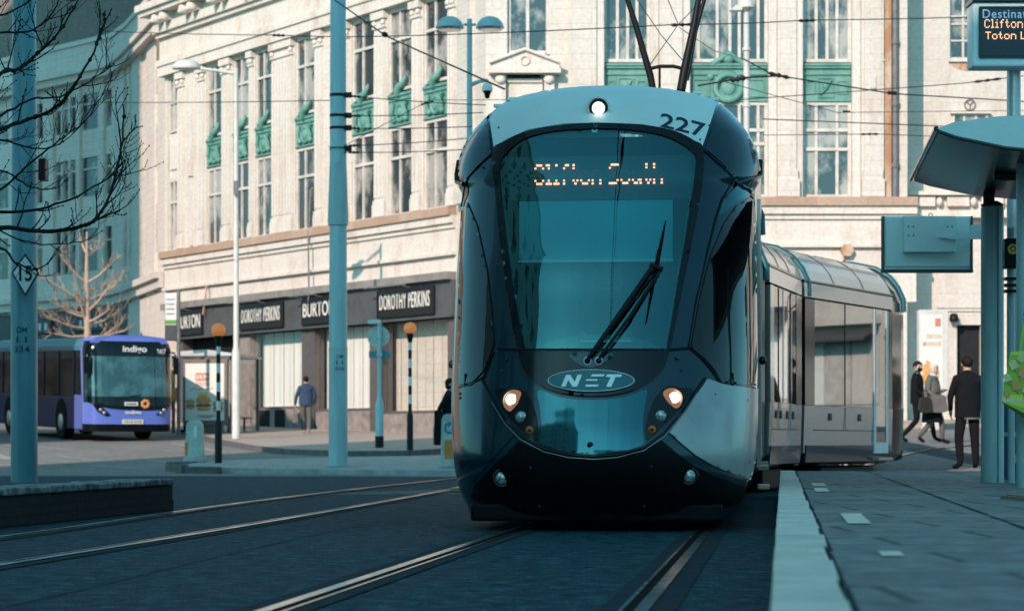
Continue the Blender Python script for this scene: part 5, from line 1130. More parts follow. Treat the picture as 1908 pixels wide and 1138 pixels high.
# front car side: chrome strip and door just behind the cab
for y0, y1 in ((1.75, 2.1), (3.5, 3.6)): mb = MB(TM); mb.box(1.165, 1.195, y0, y1, 0.45, 2.55); mb.build('side_pillar', 'tram_silver', tram)
mb = MB(TM); mb.box(1.17, 1.185, 2.1, 3.5, 0.75, 2.5); mb.build('door_glass', 'tram_window', tram)
# bellows between the cars
def bellows(a, b, za=0.3):
    a = Vector(a); b = Vector(b); e = (b - a).normalized(); L = (b - a).length; Fm = Matrix(((e.y, e.x, 0, a.x), (-e.x, e.y, 0, a.y), (0, 0, 1, gz(a.x, a.y)), (0, 0, 0, 1)))
    m_ = MB(Fm); m_.prism([(x * 0.965, z * 0.985 if z > 1 else z) for x, z in SECT], -0.1, L + 0.1); m_.build('bellows', 'tram_black', tram)
    m_ = MB(Fm); m_.tube([(x * 1.005, L + 0.02, z + 0.01) for x, z in SECT if z > 2.5], 0.042, 8); m_.build('bellows_hood', 'bellows', tram)
bellows(n0 + u * 5.4, A1); bellows(B1, (2.0, 29.85)); bellows((2.72, 32.55), (2.86, 33.0)); bellows((4.60, 36.45), (4.80, 37.0))
# pantograph
def pan(pts, r, name='pantograph_arm', n=8): q = MB(); q.tube(pts, r, n); return q.build(name, 'black_paint', tram)
D = 24.0
pan([W(1216, 165, D), W(1212, 142, D), W(1184, 45, D), W(1166, -10, D), W(1150, -60, D)], [0.035, 0.035, 0.03, 0.024, 0.02])
pan([W(1269, 168, D), W(1275, 135, D), W(1294, 45, D), W(1303, -10, D), W(1312, -60, D)], [0.045, 0.045, 0.036, 0.028, 0.024])
pan([W(1280, 150, D + 0.3), W(1296, 60, D + 0.3), W(1315, -10, D + 0.3), W(1330, -60, D + 0.3)], 0.020)
pan([W(1212, 128, D), W(1230, 124, D), W(1255, 124, D), W(1272, 128, D)], 0.018, 'pantograph_brace'); pan([W(1229, 125, D), W(1229, 190, D)], 0.012, 'pantograph_brace')
pan([W(1216, 165, D), W(1225, 240, D + 0.9)], 0.04); pan([W(1269, 168, D), W(1262, 240, D + 0.9)], 0.045)
pan([W(1090, -62, D), W(1150, -66, D), W(1330, -66, D), W(1395, -60, D)], 0.03, 'contact_bow')
# ------------------------------------------------------------------ bus
bx, by = (247 - CX) * 67.4 / FPX, 67.4
BR = R(27)                                            # the bus points at the camera, tail swung to the left
bus = thing('bus', 'purple single deck bus showing indigo with a dark side in shadow', 'bus', (bx, by, gz(bx, by) + 0.03), BR, None, math.atan(0.028))
BM = ROOT[bus]
def bb(name, mat, fn, parent=bus, bevel=0.0): q = MB(BM); fn(q); return q.build(name, mat, parent, bevel)
BW = 1.275
def bsec(z): return BW - (0.10 * max(0, (z - 2.45)) / 0.45 if z > 2.45 else 0)
bb('lower_body', 'bus_shaded_navy', lambda q: q.box(-BW, BW, 0.75, 10.1, 0.28, 1.20), bevel=0.04)
bb('upper_body', 'bus_glass', lambda q: q.box(-BW + 0.02, BW - 0.02, 0.75, 10.05, 1.203, 2.48))
bb('roof', 'bus_roof', lambda q: q.prism([(-BW, 2.483), (BW, 2.483), (BW, 2.62), (BW - 0.12, 2.80), (BW - 0.35, 2.86), (-BW + 0.35, 2.86), (-BW + 0.12, 2.80), (-BW, 2.62)], 0.8, 10.1), bevel=0.02)
# front cowl: a rounded shell built from plan slices
def fshell(z0, z1, n, v_of, wd_of, name, mat, a0=-1.0, a1=1.0, na=24, off=0.0, parent=bus, zlo=None):
    q = MB(BM); vs = []
    for j in range(n + 1):
        for i in range(na + 1):
            a = a0 + (a1 - a0) * i / na; zl = zlo(a) if zlo else z0; z = zl + (z1 - zl) * j / n
            ww = wd_of(z); x = math.copysign(abs(math.sin(a * math.pi / 2)) ** 0.62, a) * ww; dpt = 0.62 * (1 - abs(math.cos(a * math.pi / 2)) ** 0.9) ** 1.35
            k = (ww + off) / ww; vs.append((x * k, v_of(z) + dpt - off, z))
    q.add(vs, [(j * (na + 1) + i, j * (na + 1) + i + 1, (j + 1) * (na + 1) + i + 1, (j + 1) * (na + 1) + i) for j in range(n) for i in range(na)], True)
    return q.build(name, mat, parent)
vf = lambda z: 0.02 + (0.10 * (z - 1.0) if z > 1.0 else 0.0) + (0.28 * (z - 2.55) ** 1.2 if z > 2.55 else 0) + (0.35 * (0.5 - z) ** 2 if z < 0.5 else 0)
wf_ = lambda z: BW if z < 2.5 else BW - 0.5 * (z - 2.5) ** 1.5
fshell(0.45, 1.25, 8, vf, wf_, 'front_panel', 'bus_purple')
fshell(0.24, 0.45, 3, lambda z: vf(z) + 0.03, wf_, 'front_bumper', 'tram_bumper')
fshell(1.25, 2.86, 14, vf, wf_, 'front_frame', 'bus_purple')
fshell(1.05, 2.76, 14, vf, wf_, 'windscreen_mask', 'tram_black', -0.90, 0.90, 24, 0.010)
fshell(1.22, 2.34, 12, vf, wf_, 'windscreen', 'bus_screen', -0.79, 0.79, 22, 0.018)
fshell(2.34, 2.70, 4, vf, wf_, 'destination_panel', 'tram_black', -0.79, 0.79, 22, 0.024)
fshell(0.86, 1.18, 4, vf, wf_, 'black_apron', 'tram_black', -0.74, 0.90, 22, 0.022, zlo=lambda a: 0.84 + 0.30 * abs(a - 0.1) ** 1.5)
bb('roof_cap', 'bus_purple', lambda q: q.prism([(-BW + 0.14, 2.70), (BW - 0.14, 2.70), (BW - 0.30, 2.87), (0.4, 2.93), (-0.4, 2.93), (-BW + 0.30, 2.87)], 0.28, 0.95))
bb('side_panel', 'bus_purple', lambda q: (q.box(-BW - 0.012, -BW + 0.02, 0.58, 1.3, 0.3, 1.25), q.box(BW - 0.02, BW + 0.012, 0.58, 1.3, 0.3, 1.25)))
bb('destination_lettering', 'white_paint', lambda q: word(q, 'indigo', -0.26, 0.44, vf(2.5) - 0.02, 2.41, 2.64, -0.01, 0.02)); bb('destination_lettering', 'white_paint', lambda q: word(q, '24/7', 0.74, 1.0, vf(2.5) + 0.005, 2.42, 2.56, -0.01))
bb('front_lettering', 'white_paint', lambda q: word(q, 'indigo', -0.22, 0.24, vf(0.75) - 0.03, 0.70, 0.84, -0.008, 0.02))
bb('number_plate', 'plate_white', lambda q: q.box(-0.30, 0.30, vf(0.5) - 0.035, vf(0.5), 0.46, 0.58))
bb('plate_lettering', 'sign_black', lambda q: word(q, 'YX18 OVZ', -0.26, 0.26, vf(0.5) - 0.038, 0.485, 0.555, -0.004, 0.01))
bb('maker_plate', 'white_paint', lambda q: q.box(-0.24, 0.14, vf(1.0) - 0.04, vf(1.0), 0.97, 1.07))
bb('plate_text', 'sign_black', lambda q: q.add([(-0.2, vf(1.0) - 0.043, 1.0), (0.1, vf(1.0) - 0.043, 1.0), (0.1, vf(1.0) - 0.043, 1.035), (-0.2, vf(1.0) - 0.043, 1.035)], [(0, 1, 2, 3)]))
def flower(q):
    c = (0.36, vf(1.0) - 0.03, 1.02)
    for k in range(7): q.ball((c[0] + 0.09 * math.cos(k * 0.9), c[1], c[2] + 0.09 * math.sin(k * 0.9)), 0.05, 0.02, 0.05, 8, 6)
bb('flower_badge', 'flower_orange', flower)
for s in (-1, 1):
    def hlamp(q, s=s):
        pts = [(0.62, 0.70), (0.74, 0.66), (0.98, 0.80), (1.12, 1.02), (1.10, 1.10), (0.92, 0.98), (0.74, 0.82)] if s < 0 else [(0.66, 0.72), (0.80, 0.70), (1.02, 0.86), (1.13, 1.02), (1.02, 1.0), (0.84, 0.86)]
        P = []
        for u_, z in pts:
            a = (u_ / BW) ** (1 / 0.62); a = math.asin(min(1, a)) / (math.pi / 2); dp = 0.62 * (1 - abs(math.cos(a * math.pi / 2)) ** 0.9) ** 1.35; P.append((s * (u_ + 0.012), vf(z) + dp - 0.024, z))
        c = sum((Vector(p) for p in P), Vector()) / len(P) + Vector((0, -0.02, 0)); q.add([c] + P, [(0, i + 1, (i + 1) % len(P) + 1) for i in range(len(P))], True)
    h = bb('headlight', 'tram_black', hlamp)
    for u_, z in ((0.80, 0.77), (0.90, 0.85)):
        a = math.asin((u_ / BW) ** (1 / 0.62)) / (math.pi / 2); dp = 0.62 * (1 - abs(math.cos(a * math.pi / 2)) ** 0.9) ** 1.35
        bb('lens', 'lens_clear', lambda q: q.ball((s * (u_ + 0.02), vf(z) + dp - 0.05, z), 0.05, 0.03, 0.05, 10, 7), h)
    bb('mirror', 'tram_black', lambda q, s=s: (q.tube([(s * 1.0, 0.3, 2.5), (s * 1.25, 0.15, 2.45), (s * 1.3, 0.15, 2.3)], 0.025, 6), q.box(s * 1.3 - 0.07, s * 1.3 + 0.07, 0.12, 0.2, 1.85, 2.32)), bevel=0.02)
for s in (-1, 1):
    for y in (2.6, 8.1):
        bb('wheel_arch', 'black_rubber', lambda q, s=s, y=y: q.tube([(s * 1.1, y, 0.56), (s * 1.281, y, 0.56)], 0.58, 24))
        w_ = bb('wheel', 'tyre', lambda q, s=s, y=y: q.ring((s * 1.08, y, 0.44), 0.34, 0.14, 24, 8) if False else q.tube([(s * 1.0, y, 0.46), (s * 1.292, y, 0.46)], 0.47, 24))
        bb('wheel_hub', 'steel_galv', lambda q, s=s, y=y: q.tube([(s * 1.25, y, 0.46), (s * 1.30, y, 0.46), (s * 1.32, y, 0.46)], [0.25, 0.24, 0.12], 18), w_)
for y in (1.4, 2.9, 4.4, 5.9, 7.4, 8.9): bb('window_post', 'bus_shaded_navy', lambda q, y=y: q.box(-BW - 0.004, -BW + 0.03, y, y + 0.07, 1.203, 2.48))
bb('wiper', 'black_paint', lambda q: (q.tube([(-0.5, vf(1.1) - 0.03, 1.14), (-0.1, vf(1.3) - 0.04, 1.22), (0.25, vf(1.3) - 0.03, 1.26)], 0.016, 5), q.tube([(-0.9, 0.16, 1.12), (-0.5, vf(1.2) - 0.03, 1.2)], 0.016, 5)))
bb('inside_pane', 'white_paint', lambda q: (q.box(-0.72, -0.66, 0.06, 0.09, 1.35, 2.3), q.box(0.1, 0.13, vf(1.8) - 0.012, vf(1.8), 1.4, 2.3))) if False else None

# ------------------------------------------------------------------ bus shelter with the burger poster, and the people by it
sx, sy = (383 - CX) * 71.5 / FPX, 71.5
shel = thing('bus_shelter', 'small bus shelter with a burger poster panel on its end', 'bus shelter', (sx, sy, gz(sx, sy) + 0.12), R(-8))
SM = ROOT[shel]
def sb(name, mat, fn, parent=shel, bevel=0.0): q = MB(SM); fn(q); return q.build(name, mat, parent, bevel)
sb('roof', 'steel_galv', lambda q: (q.prism([(-1.05, 2.28), (0.85, 2.28), (0.85, 2.36), (0.1, 2.46), (-1.05, 2.40)], -0.25, 3.4)), bevel=0.02)
for x in (-0.98, 0.78):
    for y in (0.0, 3.2): sb('post', 'shutter_grey', lambda q, x=x, y=y: q.box(x - 0.045, x + 0.045, y - 0.045, y + 0.045, 0, 2.28))
pb = sb('poster_case', 'shutter_grey', lambda q: (q.box(-0.66, 0.70, -0.12, 0.06, 0.22, 2.18), q.box(-0.5, 0.55, -0.08, 0.02, 0, 0.22)), bevel=0.015)
sb('poster', 'poster_pale', lambda q: q.box(-0.58, 0.60, -0.135, -0.122, 0.38, 2.06), pb)
sb('price_tag', 'poster_red', lambda q: q.box(-0.27, 0.15, -0.142, -0.136, 1.55, 1.78), pb)
sb('price', 'letter_white', lambda q: word(q, '£4.99', -0.24, 0.12, -0.144, 1.59, 1.73, -0.004, 0.015), pb)
sb('headline', 'poster_red', lambda q: (word(q, 'BURGERS', -0.24, 0.16, -0.137, 1.40, 1.51, -0.004, 0.01), q.tube([(-0.42, -0.138, 1.28), (-0.3, -0.138, 1.33), (-0.2, -0.138, 1.27), (-0.05, -0.138, 1.33), (0.1, -0.138, 1.29), (0.28, -0.138, 1.34)], 0.012, 5)), pb)
def burger(q, x, z, k): q.ball((x, -0.136, z + 0.10 * k), 0.20 * k, 0.012, 0.13 * k, 14, 7); q.ball((x, -0.136, z - 0.12 * k), 0.19 * k, 0.012, 0.06 * k, 14, 7)
sb('printed_buns', 'bun', lambda q: (burger(q, -0.02, 0.86, 1.15), burger(q, -0.42, 0.84, 0.75), burger(q, 0.42, 0.78, 0.85)), pb)
sb('printed_filling', 'patty', lambda q: (q.box(-0.25, 0.20, -0.141, -0.137, 0.78, 0.86), q.box(-0.55, -0.29, -0.141, -0.137, 0.78, 0.83), q.box(0.27, 0.57, -0.141, -0.137, 0.72, 0.77)), pb)
sb('printed_chips', 'cheese', lambda q: [q.box(-0.2 + 0.05 * k, -0.165 + 0.05 * k, -0.140, -0.136, 1.05, 1.18 + 0.03 * (k % 3)) for k in range(7)], pb)
sb('small_print', 'leather_grey', lambda q: (q.box(-0.22, 0.32, -0.139, -0.136, 0.50, 0.53), q.box(-0.12, 0.22, -0.139, -0.136, 0.45, 0.47)), pb)
sb('back_glass', 'shop_glass', lambda q: q.box(0.76, 0.78, 0.1, 3.1, 0.4, 2.1))
sb('bench', 'shutter_grey', lambda q: (q.box(0.35, 0.68, 0.4, 2.8, 0.45, 0.50), q.box(0.5, 0.56, 0.6, 0.66, 0, 0.45), q.box(0.5, 0.56, 2.5, 2.56, 0, 0.45)))
sb('side_notice', 'lolly_orange', lambda q: (q.box(-1.04, -0.90, -0.07, -0.05, 1.45, 1.95), q.box(-1.02, -0.80, -0.09, -0.07, 0.95, 1.35)))

# ------------------------------------------------------------------ poles, beacons, bollards, signs
def flatg(p): return gz(p[0], p[1])
def tram_pole(px, d, dia, label, top, z0, sleeve, text, px_t, py_t, wide=1.0, mat='pole_paint'):
    x = (px - CX) * d / FPX; t = thing('tram_pole', label, 'pole', (x, d, z0)); r = dia / 2
    q = MB(); q.lathe([(r * 1.02, 0), (r * 1.02, sleeve), (r * 0.985, sleeve + 0.05), (r * 0.80, top - z0), (0, top - z0 + 0.05)], 28, (x, d, z0)); q.build('shaft', mat, t)
    q = MB(); q.lathe([(r * 1.03, sleeve - 0.03), (r * 1.05, sleeve), (r * 1.03, sleeve + 0.03)], 28, (x, d, z0)); q.build('sleeve_band', mat, t)
    c = W(px_t, py_t, d); h = 0.30 * wide; q = MB()
    for k, s in enumerate(text):
        wv = 0.075 * len(s)
        vs, fs, _ = glyphs(s, 0.012); P = []
        for a, b in vs:
            ang = (c.x - x + (a - 0.5) * wv * wide) / (r * 1.0); P.append((x + (r + 0.008) * math.sin(ang), d - (r + 0.008) * math.cos(ang), c.z + h * (0.33 - 0.46 * k) + 0.088 * wide * b))
        q.add(P, fs)
    q.build('pole_number', 'number_navy', t)
    return t, x
pA, xA = tram_pole(45, 34.4, 0.37, 'tall blue-grey tram pole with a diamond 15 sign behind the low wall', 11.0, -0.02, 3.02, ['OM', '11', '334'], 45, 634, 1.0, 'shaded_pole_paint')
pB, xB = tram_pole(630, 47.6, 0.365, 'tall blue-grey tram pole with wires on the island, middle of the square', 11.2, 0.15, 2.32, ['OM', '11', '306'], 634, 676, 0.85)
q = MB(); q.lathe([(0.20, 4.9), (0.205, 5.0), (0.16, 6.3), (0.17, 6.4)], 24, (xB, 47.6, 0)); q.lathe([(0.155, 6.3), (0.15, 11.3)], 24, (xB, 47.6, 0)); q.build('collar', 'pole_paint', pB)
q = MB(); c = W(636, 676, 47.6); 
for k in range(7):
    a0 = -0.55 + 0.19 * k; a1 = a0 + 0.19
    q.add([(xB + 0.19 * math.sin(a), 47.6 - 0.19 * math.cos(a), z) for a, z in ((a0, c.z - 0.19), (a1, c.z - 0.19), (a1, c.z + 0.20), (a0, c.z + 0.20))], [(0, 1, 2, 3)])
q.build('number_plate', 'pole_paint', pB)
q = MB(); c = W(84, 320, 34.3); q.box(c.x - 0.05, c.x + 0.05, c.y - 0.25, c.y, c.z - 0.14, c.z + 0.16); q.build('junction_box', 'black_paint', pA, bevel=0.01)
# diamond 15 sign
c = W(47, 512, 34.0); t = thing('speed_sign', 'white diamond sign reading 15 on the left tram pole', 'sign', c)
q = MB(); hw_, hh = 0.195, 0.30; q.prism([(c.x - hw_, c.z + 0.03), (c.x, c.z - hh), (c.x + hw_, c.z + 0.03), (c.x, c.z + hh)], c.y, c.y + 0.02); q.build('plate_edge', 'sign_black', t)
q = MB(); k = 0.86; q.prism([(c.x - hw_ * k, c.z + 0.03 * k), (c.x, c.z - hh * k), (c.x + hw_ * k, c.z + 0.03 * k), (c.x, c.z + hh * k)], c.y - 0.008, c.y - 0.001); q.build('plate', 'white_paint', t)
q = MB(); word(q, '15', c.x - 0.085, c.x + 0.10, c.y - 0.010, c.z - 0.09, c.z + 0.13, -0.004, 0.02); q.build('lettering', 'sign_black', t)
q = MB(); q.box(c.x - 0.03, c.x + 0.03, c.y + 0.02, c.y + 0.22, c.z - 0.02, c.z + 0.02); q.build('bracket', 'black_paint', t)
# belisha beacons
def beacon(px, d, z0, H, label):
    x = (px - CX) * d / FPX; t = thing('crossing_beacon', label, 'crossing beacon', (x, d, z0), 0, 'striped crossing beacons')
    b = Vector((x, d, z0)); rg = 0.145; zt = H - 2 * rg
    n = 9; seg = (zt - 0.18 - 0.85) / (n - 1)
    q = MB(); q.lathe([(0.075, 0), (0.075, 0.80), (0.06, 0.86), (0.045, 0.88)], 18, b); q.build('foot', 'black_paint', t)
    for k in range(n - 1): q = MB(); q.lathe([(0.043, 0.88 + seg * k), (0.043, 0.88 + seg * (k + 1))], 16, b); q.build('white_band' if k % 2 else 'black_band', 'white_paint' if k % 2 else 'black_paint', t)
    q = MB(); q.lathe([(0.043, zt - 0.19), (0.06, zt - 0.12), (0.085, zt + 0.02), (0.09, zt + 0.05)], 18, b); q.build('globe_cup', 'black_paint', t)
    q = MB(); q.ball(b + Vector((0, 0, zt + rg)), rg, rg, rg, 22, 14); q.build('globe', 'beacon_orange', t)
beacon(407, 49.3, gz(-6, 49.3) + 0.11, 2.85, 'striped crossing beacon with orange globe in front of the bus shelter')
beacon(764, 56.8, gz(-2.4, 56.8) + 0.12, 3.0, 'striped crossing beacon with orange globe nearest the tram')
# bollards
def bollard(px, d, z0, H, label, arrow):
    x = (px - CX) * d / FPX; t = thing('traffic_bollard', label, 'bollard', (x, d, z0), 0, 'traffic island bollards')
    q = MB(Matrix.Translation((x, d, z0)))
    prof_ = [(-0.19, 0.08), (0.19, 0.08), (0.165, H - 0.12), (0.13, H - 0.03), (0.06, H), (-0.06, H), (-0.13, H - 0.03), (-0.165, H - 0.12)]
    q.prism(prof_, -0.13, 0.13); q.build('shell', 'bollard_shell', t, bevel=0.03)
    q = MB(Matrix.Translation((x, d, z0))); q.box(-0.22, 0.22, -0.17, 0.17, 0, 0.085); q.build('foot', 'concrete', t, bevel=0.02)
    q = MB(Matrix.Translation((x, d, z0)))
    if arrow:
        q.lathe([(0.001, 0), (0.12, 0.0), (0.12, 0.006), (0.001, 0.007)], 24); 
        vs = [Vector((v.x - x, -(v.z - z0) - 0.132, v.y - d + H * 0.74)) for v in q.v]; q2 = MB(Matrix.Translation((x, d, z0))); q2.add(vs, q.f, False); dsk = q2.build('arrow_disc', 'sign_blue', t)
        q2 = MB(Matrix.Translation((x, d, z0))); q2.tube([(0.06, -0.142, H * 0.74 + 0.06), (-0.03, -0.142, H * 0.74 - 0.03)], 0.014, 5); q2.tube([(-0.05, -0.142, H * 0.74 + 0.04), (-0.05, -0.142, H * 0.74 - 0.05), (0.04, -0.142, H * 0.74 - 0.05)], 0.014, 5); q2.build('arrow', 'white_paint', dsk)
        q2 = MB(Matrix.Translation((x, d, z0))); q2.box(-0.11, 0.14, -0.140, -0.128, 0.18, H * 0.52); q2.build('orange_panel', 'orange_plate', t)
    else:
        q2 = MB(Matrix.Translation((x, d, z0))); q2.box(-0.19, -0.13, -0.134, 0.02, 0.14, 0.40); q2.build('orange_panel', 'orange_plate', t)
        q2 = MB(Matrix.Translation((x, d, z0))); q2.box(0.0, 0.06, -0.139, -0.128, 0.52, 0.74); q2.build('pale_strip', 'white_paint', t)
bollard(363, 49.8, gz(-6.5, 49.8) + 0.11, 0.86, 'worn pale bollard beside the crossing beacon on the island tip', False)
bollard(839, 46.8, gz(-1.2, 46.8) + 0.11, 1.05, 'grimy bollard with blue arrow and orange panel beside the tram', True)
# street lamps
x, d = (440 - CX) * 66 / FPX, 66.0; z0 = gz(x, d) + 0.12
t = thing('street_lamp', 'tall white street lamp with one shovel head in front of the store', 'street lamp', (x, d, z0))
q = MB(); q.lathe([(0.115, 0), (0.115, 2.35), (0.075, 2.5), (0.06, 10.6 - 0.5)], 16, (x, d, z0)); q.build('post', 'lamp_white', t)
q = MB(); hb = W(436, 137, d); q.tube([hb, W(405, 132, d), W(372, 128, d)], [0.05, 0.045, 0.045], 8); q.build('arm', 'lamp_white', t)
q = MB(); q.ball(W(347, 127, d), 0.40, 0.24, 0.24, 16, 8); vv = []
for v in q.v: vv.append(v)
cz = W(347, 128, d).z; q.v = [Vector((v.x, v.y, max(v.z, cz - 0.02))) for v in q.v]; q.build('lamp_head', 'lamp_white', t)
q = MB(); q.box(x - 0.05, x + 0.05, d - 0.2, d - 0.1, W(0, 357, d).z - 0.1, W(0, 345, d).z + 0.1); q.build('bracket_box', 'lead_pipe', t)
def dome(q, c, r): q.lathe([(r * 1.03, -0.03), (r, 0.0), (r * 0.86, r * 0.33), (r * 0.6, r * 0.58), (r * 0.3, r * 0.70), (0, r * 0.74)], 20, c)
x, d = (875 - CX) * 52 / FPX, 52.0; z0 = gz(x, d) + 0.11
t = thing('street_lamp', 'grey street lamp with two dome heads rising behind the tram', 'street lamp', (x, d, z0))
q = MB(); q.lathe([(0.10, 0), (0.10, 2.4), (0.075, 2.6), (0.055, W(0, 36, d).z - z0)], 14, (x, d, z0)); q.build('post', 'pole_paint', t)
for s, px in ((-1, 838), (1, 913)):
    q = MB(); c = W(px, 50, d); dome(q, c, 0.30); q.build('lamp_head', 'pole_paint', t); q = MB(); q.lathe([(0.25, -0.08), (0.27, -0.03)], 18, c); q.build('lamp_glass', 'lens_clear', t)
    q = MB(); q.tube([W(875, 47, d), W(px - s * 26, 46, d)], 0.03, 6); q.build('arm', 'pole_paint', t)
q = MB(); q.tube([W(878, 158, d), W(893, 152, d), W(908, 150, d)], [0.05, 0.04, 0.04], 8); q.build('camera_arm', 'pole_paint', t)
q = MB(); c = W(908, 170, d); q.lathe([(0.115, 0.0), (0.12, 0.06), (0.09, 0.14), (0.04, 0.18), (0.03, 0.25)], 16, c); cm = q.build('dome_camera', 'white_paint', t)
q = MB(); q.lathe([(0.0, -0.17), (0.05, -0.15), (0.07, -0.06), (0.105, 0.0)], 16, c); q.build('camera_dome', 'tram_black', cm)
x, d = (1391 - CX) * 57 / FPX, 57.0; z0 = gz(x, d) + 0.12
t = thing('street_lamp', 'white street lamp post rising behind the roof of the tram', 'street lamp', (x, d, z0))
q = MB(); q.lathe([(0.11, 0), (0.11, 2.4), (0.075, 2.6), (0.07, W(0, 22, d).z - z0)], 14, (x, d, z0)); q.build('post', 'lamp_white', t)
q = MB(); c = W(1390, 14, d); q.lathe([(0.20, -0.02), (0.185, 0.08), (0.12, 0.17), (0, 0.2)], 18, c); q.lathe([(0.07, -0.12), (0.19, -0.03)], 16, c); q.build('lamp_head', 'lamp_white', t)
q = MB(); c = W(1372, 18, d); q.prism([(c.x - 0.16, c.z - 0.04), (c.x + 0.12, c.z - 0.04), (c.x + 0.16, c.z + 0.12), (c.x - 0.02, c.z + 0.08)], c.y - 0.15, c.y + 0.1); q.build('flood_head', 'lamp_white', t)
for py in (95, 148, 200): q = MB(); q.lathe([(0.10, 0), (0.10, 0.07)], 14, (x, d, W(0, py, d).z)); q.build('clamp', 'lamp_white', t)
# round sign seen from behind
x, d = (707 - CX) * 58.5 / FPX, 58.5; z0 = gz(x, d) + 0.12; t = thing('traffic_sign', 'round traffic sign seen from behind with a small plate under it', 'sign', (x, d, z0))
q = MB(); q.lathe([(0.105, 0), (0.105, 0.28)], 16, (x, d, z0)); q.build('post_foot', 'black_paint', t)
q = MB(); q.lathe([(0.10, 0.28), (0.10, 1.05), (0.06, 1.2), (0.05, 1.3), (0.05, 3.02)], 16, (x, d, z0)); q.build('post', 'pole_paint', t)
q = MB(); c = W(705, 627, d); q.tube([c + Vector((0, 0.09, 0)), c + Vector((0, 0.065, 0))], 0.27, 28); q.build('sign_disc', 'bollard_shell', t)
q = MB(); c = W(707, 660, d); q.box(c.x - 0.26, c.x + 0.26, d + 0.05, d + 0.08, c.z - 0.08, c.z + 0.08); q.build('sign_plate', 'sign_blue', t); q = MB(); q.box(c.x - 0.07, c.x + 0.07, d - 0.06, d + 0.05, c.z - 0.04, c.z + 0.04); q.box(c.x - 0.06, c.x + 0.06, d - 0.06, d + 0.05, c.z + 0.38, c.z + 0.44); q.build('clamp', 'pole_paint', t)
q = MB(); c = W(700, 601, d); q.box(c.x - 0.18, c.x + 0.12, d - 0.06, d + 0.10, c.z - 0.03, c.z + 0.07); q.build('sign_light', 'lamp_white', t, bevel=0.01)
# bus stop flag
x, d = (333 - CX) * 70 / FPX, 70.0; t = thing('bus_stop_sign', 'white bus stop flag with green foot on a thin post beside the store', 'sign', (x, d, gz(x, d) + 0.12))
q = MB(); q.tube([(x, d, gz(x, d) + 0.1), (x, d, W(0, 540, d).z)], 0.05, 10); q.build('post', 'lead_pipe', t)
q = MB(); a = W(308, 605, d); b = W(329, 546, d); q.box(a.x, b.x, d - 0.02, d + 0.02, a.z, b.z); fl = q.build('flag', 'white_paint', t)
q = MB(); q.box(a.x, b.x, d - 0.024, d + 0.024, a.z + 0.02, a.z + 0.14); q.build('green_band', 'leaf_green', fl)
q = MB()
for k in range(4): q.box(a.x + 0.03, b.x - 0.06, d - 0.024, d - 0.02, a.z + 0.3 + 0.14 * k, a.z + 0.33 + 0.14 * k)
q.build('text_lines', 'leather_grey', fl)
# tall advertising panel by the door at the right
d = 61.0; x0 = (1714 - CX) * d / FPX; x1 = (1757 - CX) * d / FPX; z0 = gz(x0, d) + 0.10; t = thing('advert_panel', 'tall pale advertising panel with a fiery food poster beside the dark door', 'advert panel', ((x0 + x1) / 2, d, z0))
zt = W(0, 577, d).z; zb_ = W(0, 742, d).z
q = MB(); q.box(x0 - 0.03, x1 + 0.14, d, d + 0.3, zb_, zt); q.box(x0 + 0.06, x1 + 0.02, d + 0.02, d + 0.26, z0 - 0.1, zb_); q.build('case', 'lamp_white', t, bevel=0.02)
q = MB(); q.box(x0 + 0.01, x1 - 0.01, d - 0.012, d - 0.002, zb_ + 0.1, zt - 0.12); po = q.build('poster', 'poster_pale', t)
q = MB(); zz = W(0, 627, d).z; word(q, 'CHICKEN', x0 + 0.16, x1 - 0.05, d - 0.014, zz - 0.05, zz + 0.06, -0.004, 0.01); q.build('poster_word', 'bun', po); q = MB(); zz = W(0, 640, d).z; word(q, 'SMOKEHOUSE', x0 + 0.06, x1 - 0.05, d - 0.014, zz - 0.06, zz + 0.05, -0.004, 0.01); q.build('poster_word', 'bun', po)
q = MB(); zz = W(0, 700, d).z; random.seed(8)
for k in range(16): q.ball((x0 + 0.3 + random.uniform(-0.2, 0.16), d - 0.014, zz + random.uniform(-0.18, 0.3)), random.uniform(0.03, 0.1), 0.006, random.uniform(0.05, 0.16), 8, 6)
q.build('printed_flames', 'lolly_orange', po)
q = MB(); q.ball((x0 + 0.3, d - 0.018, zz - 0.05), 0.18, 0.006, 0.10, 12, 6); q.build('printed_food', 'cheese', po); q = MB(); q.box(x0 + 0.38, x1 - 0.06, d - 0.018, d - 0.012, zt - 0.42, zt - 0.22); q.build('printed_logo', 'poster_red', po)

# ------------------------------------------------------------------ overhead wires
def wire(pts, r, label, beads=(), sag=0.0):
    P = [W(*p) for p in pts]; out = []
    for i in range(len(P) - 1):
        k = 10
        for j in range(k):
            u_ = j / k; p = P[i].lerp(P[i + 1], u_); p.z -= sag * 4 * u_ * (1 - u_); out.append(p)
    out.append(P[-1]); q = MB(); q.tube(out, r, 5, False); o = q.build('overhead_wire', 'wire', None); tag(o, label, 'wire', 'overhead tram wires')
    for px, py, d_, L in beads:
        c = W(px, py, d_); i = min(range(len(out)), key=lambda j: (out[j] - c).length); tdir = (out[min(i + 1, len(out) - 1)] - out[max(i - 1, 0)]).normalized()
        c = out[max(0, i - 1)] + tdir * max(0, (c - out[max(0, i - 1)]).dot(tdir)); q = MB(); q.tube([c - tdir * L / 2, c - tdir * L * 0.35, c - tdir * L * 0.12, c, c + tdir * L * 0.12, c + tdir * L * 0.35, c + tdir * L / 2], [r, r * 3.2, r * 1.6, r * 3.6, r * 1.6, r * 3.2, r], 8); q.build('insulator', 'wire', o)
wire([(620, -2, 46), (720, 68, 42), (940, 166, 32)], 0.014, 'thick dark wire slanting down from the middle pole to the tram roof', [(720, 68, 42, 0.25)])
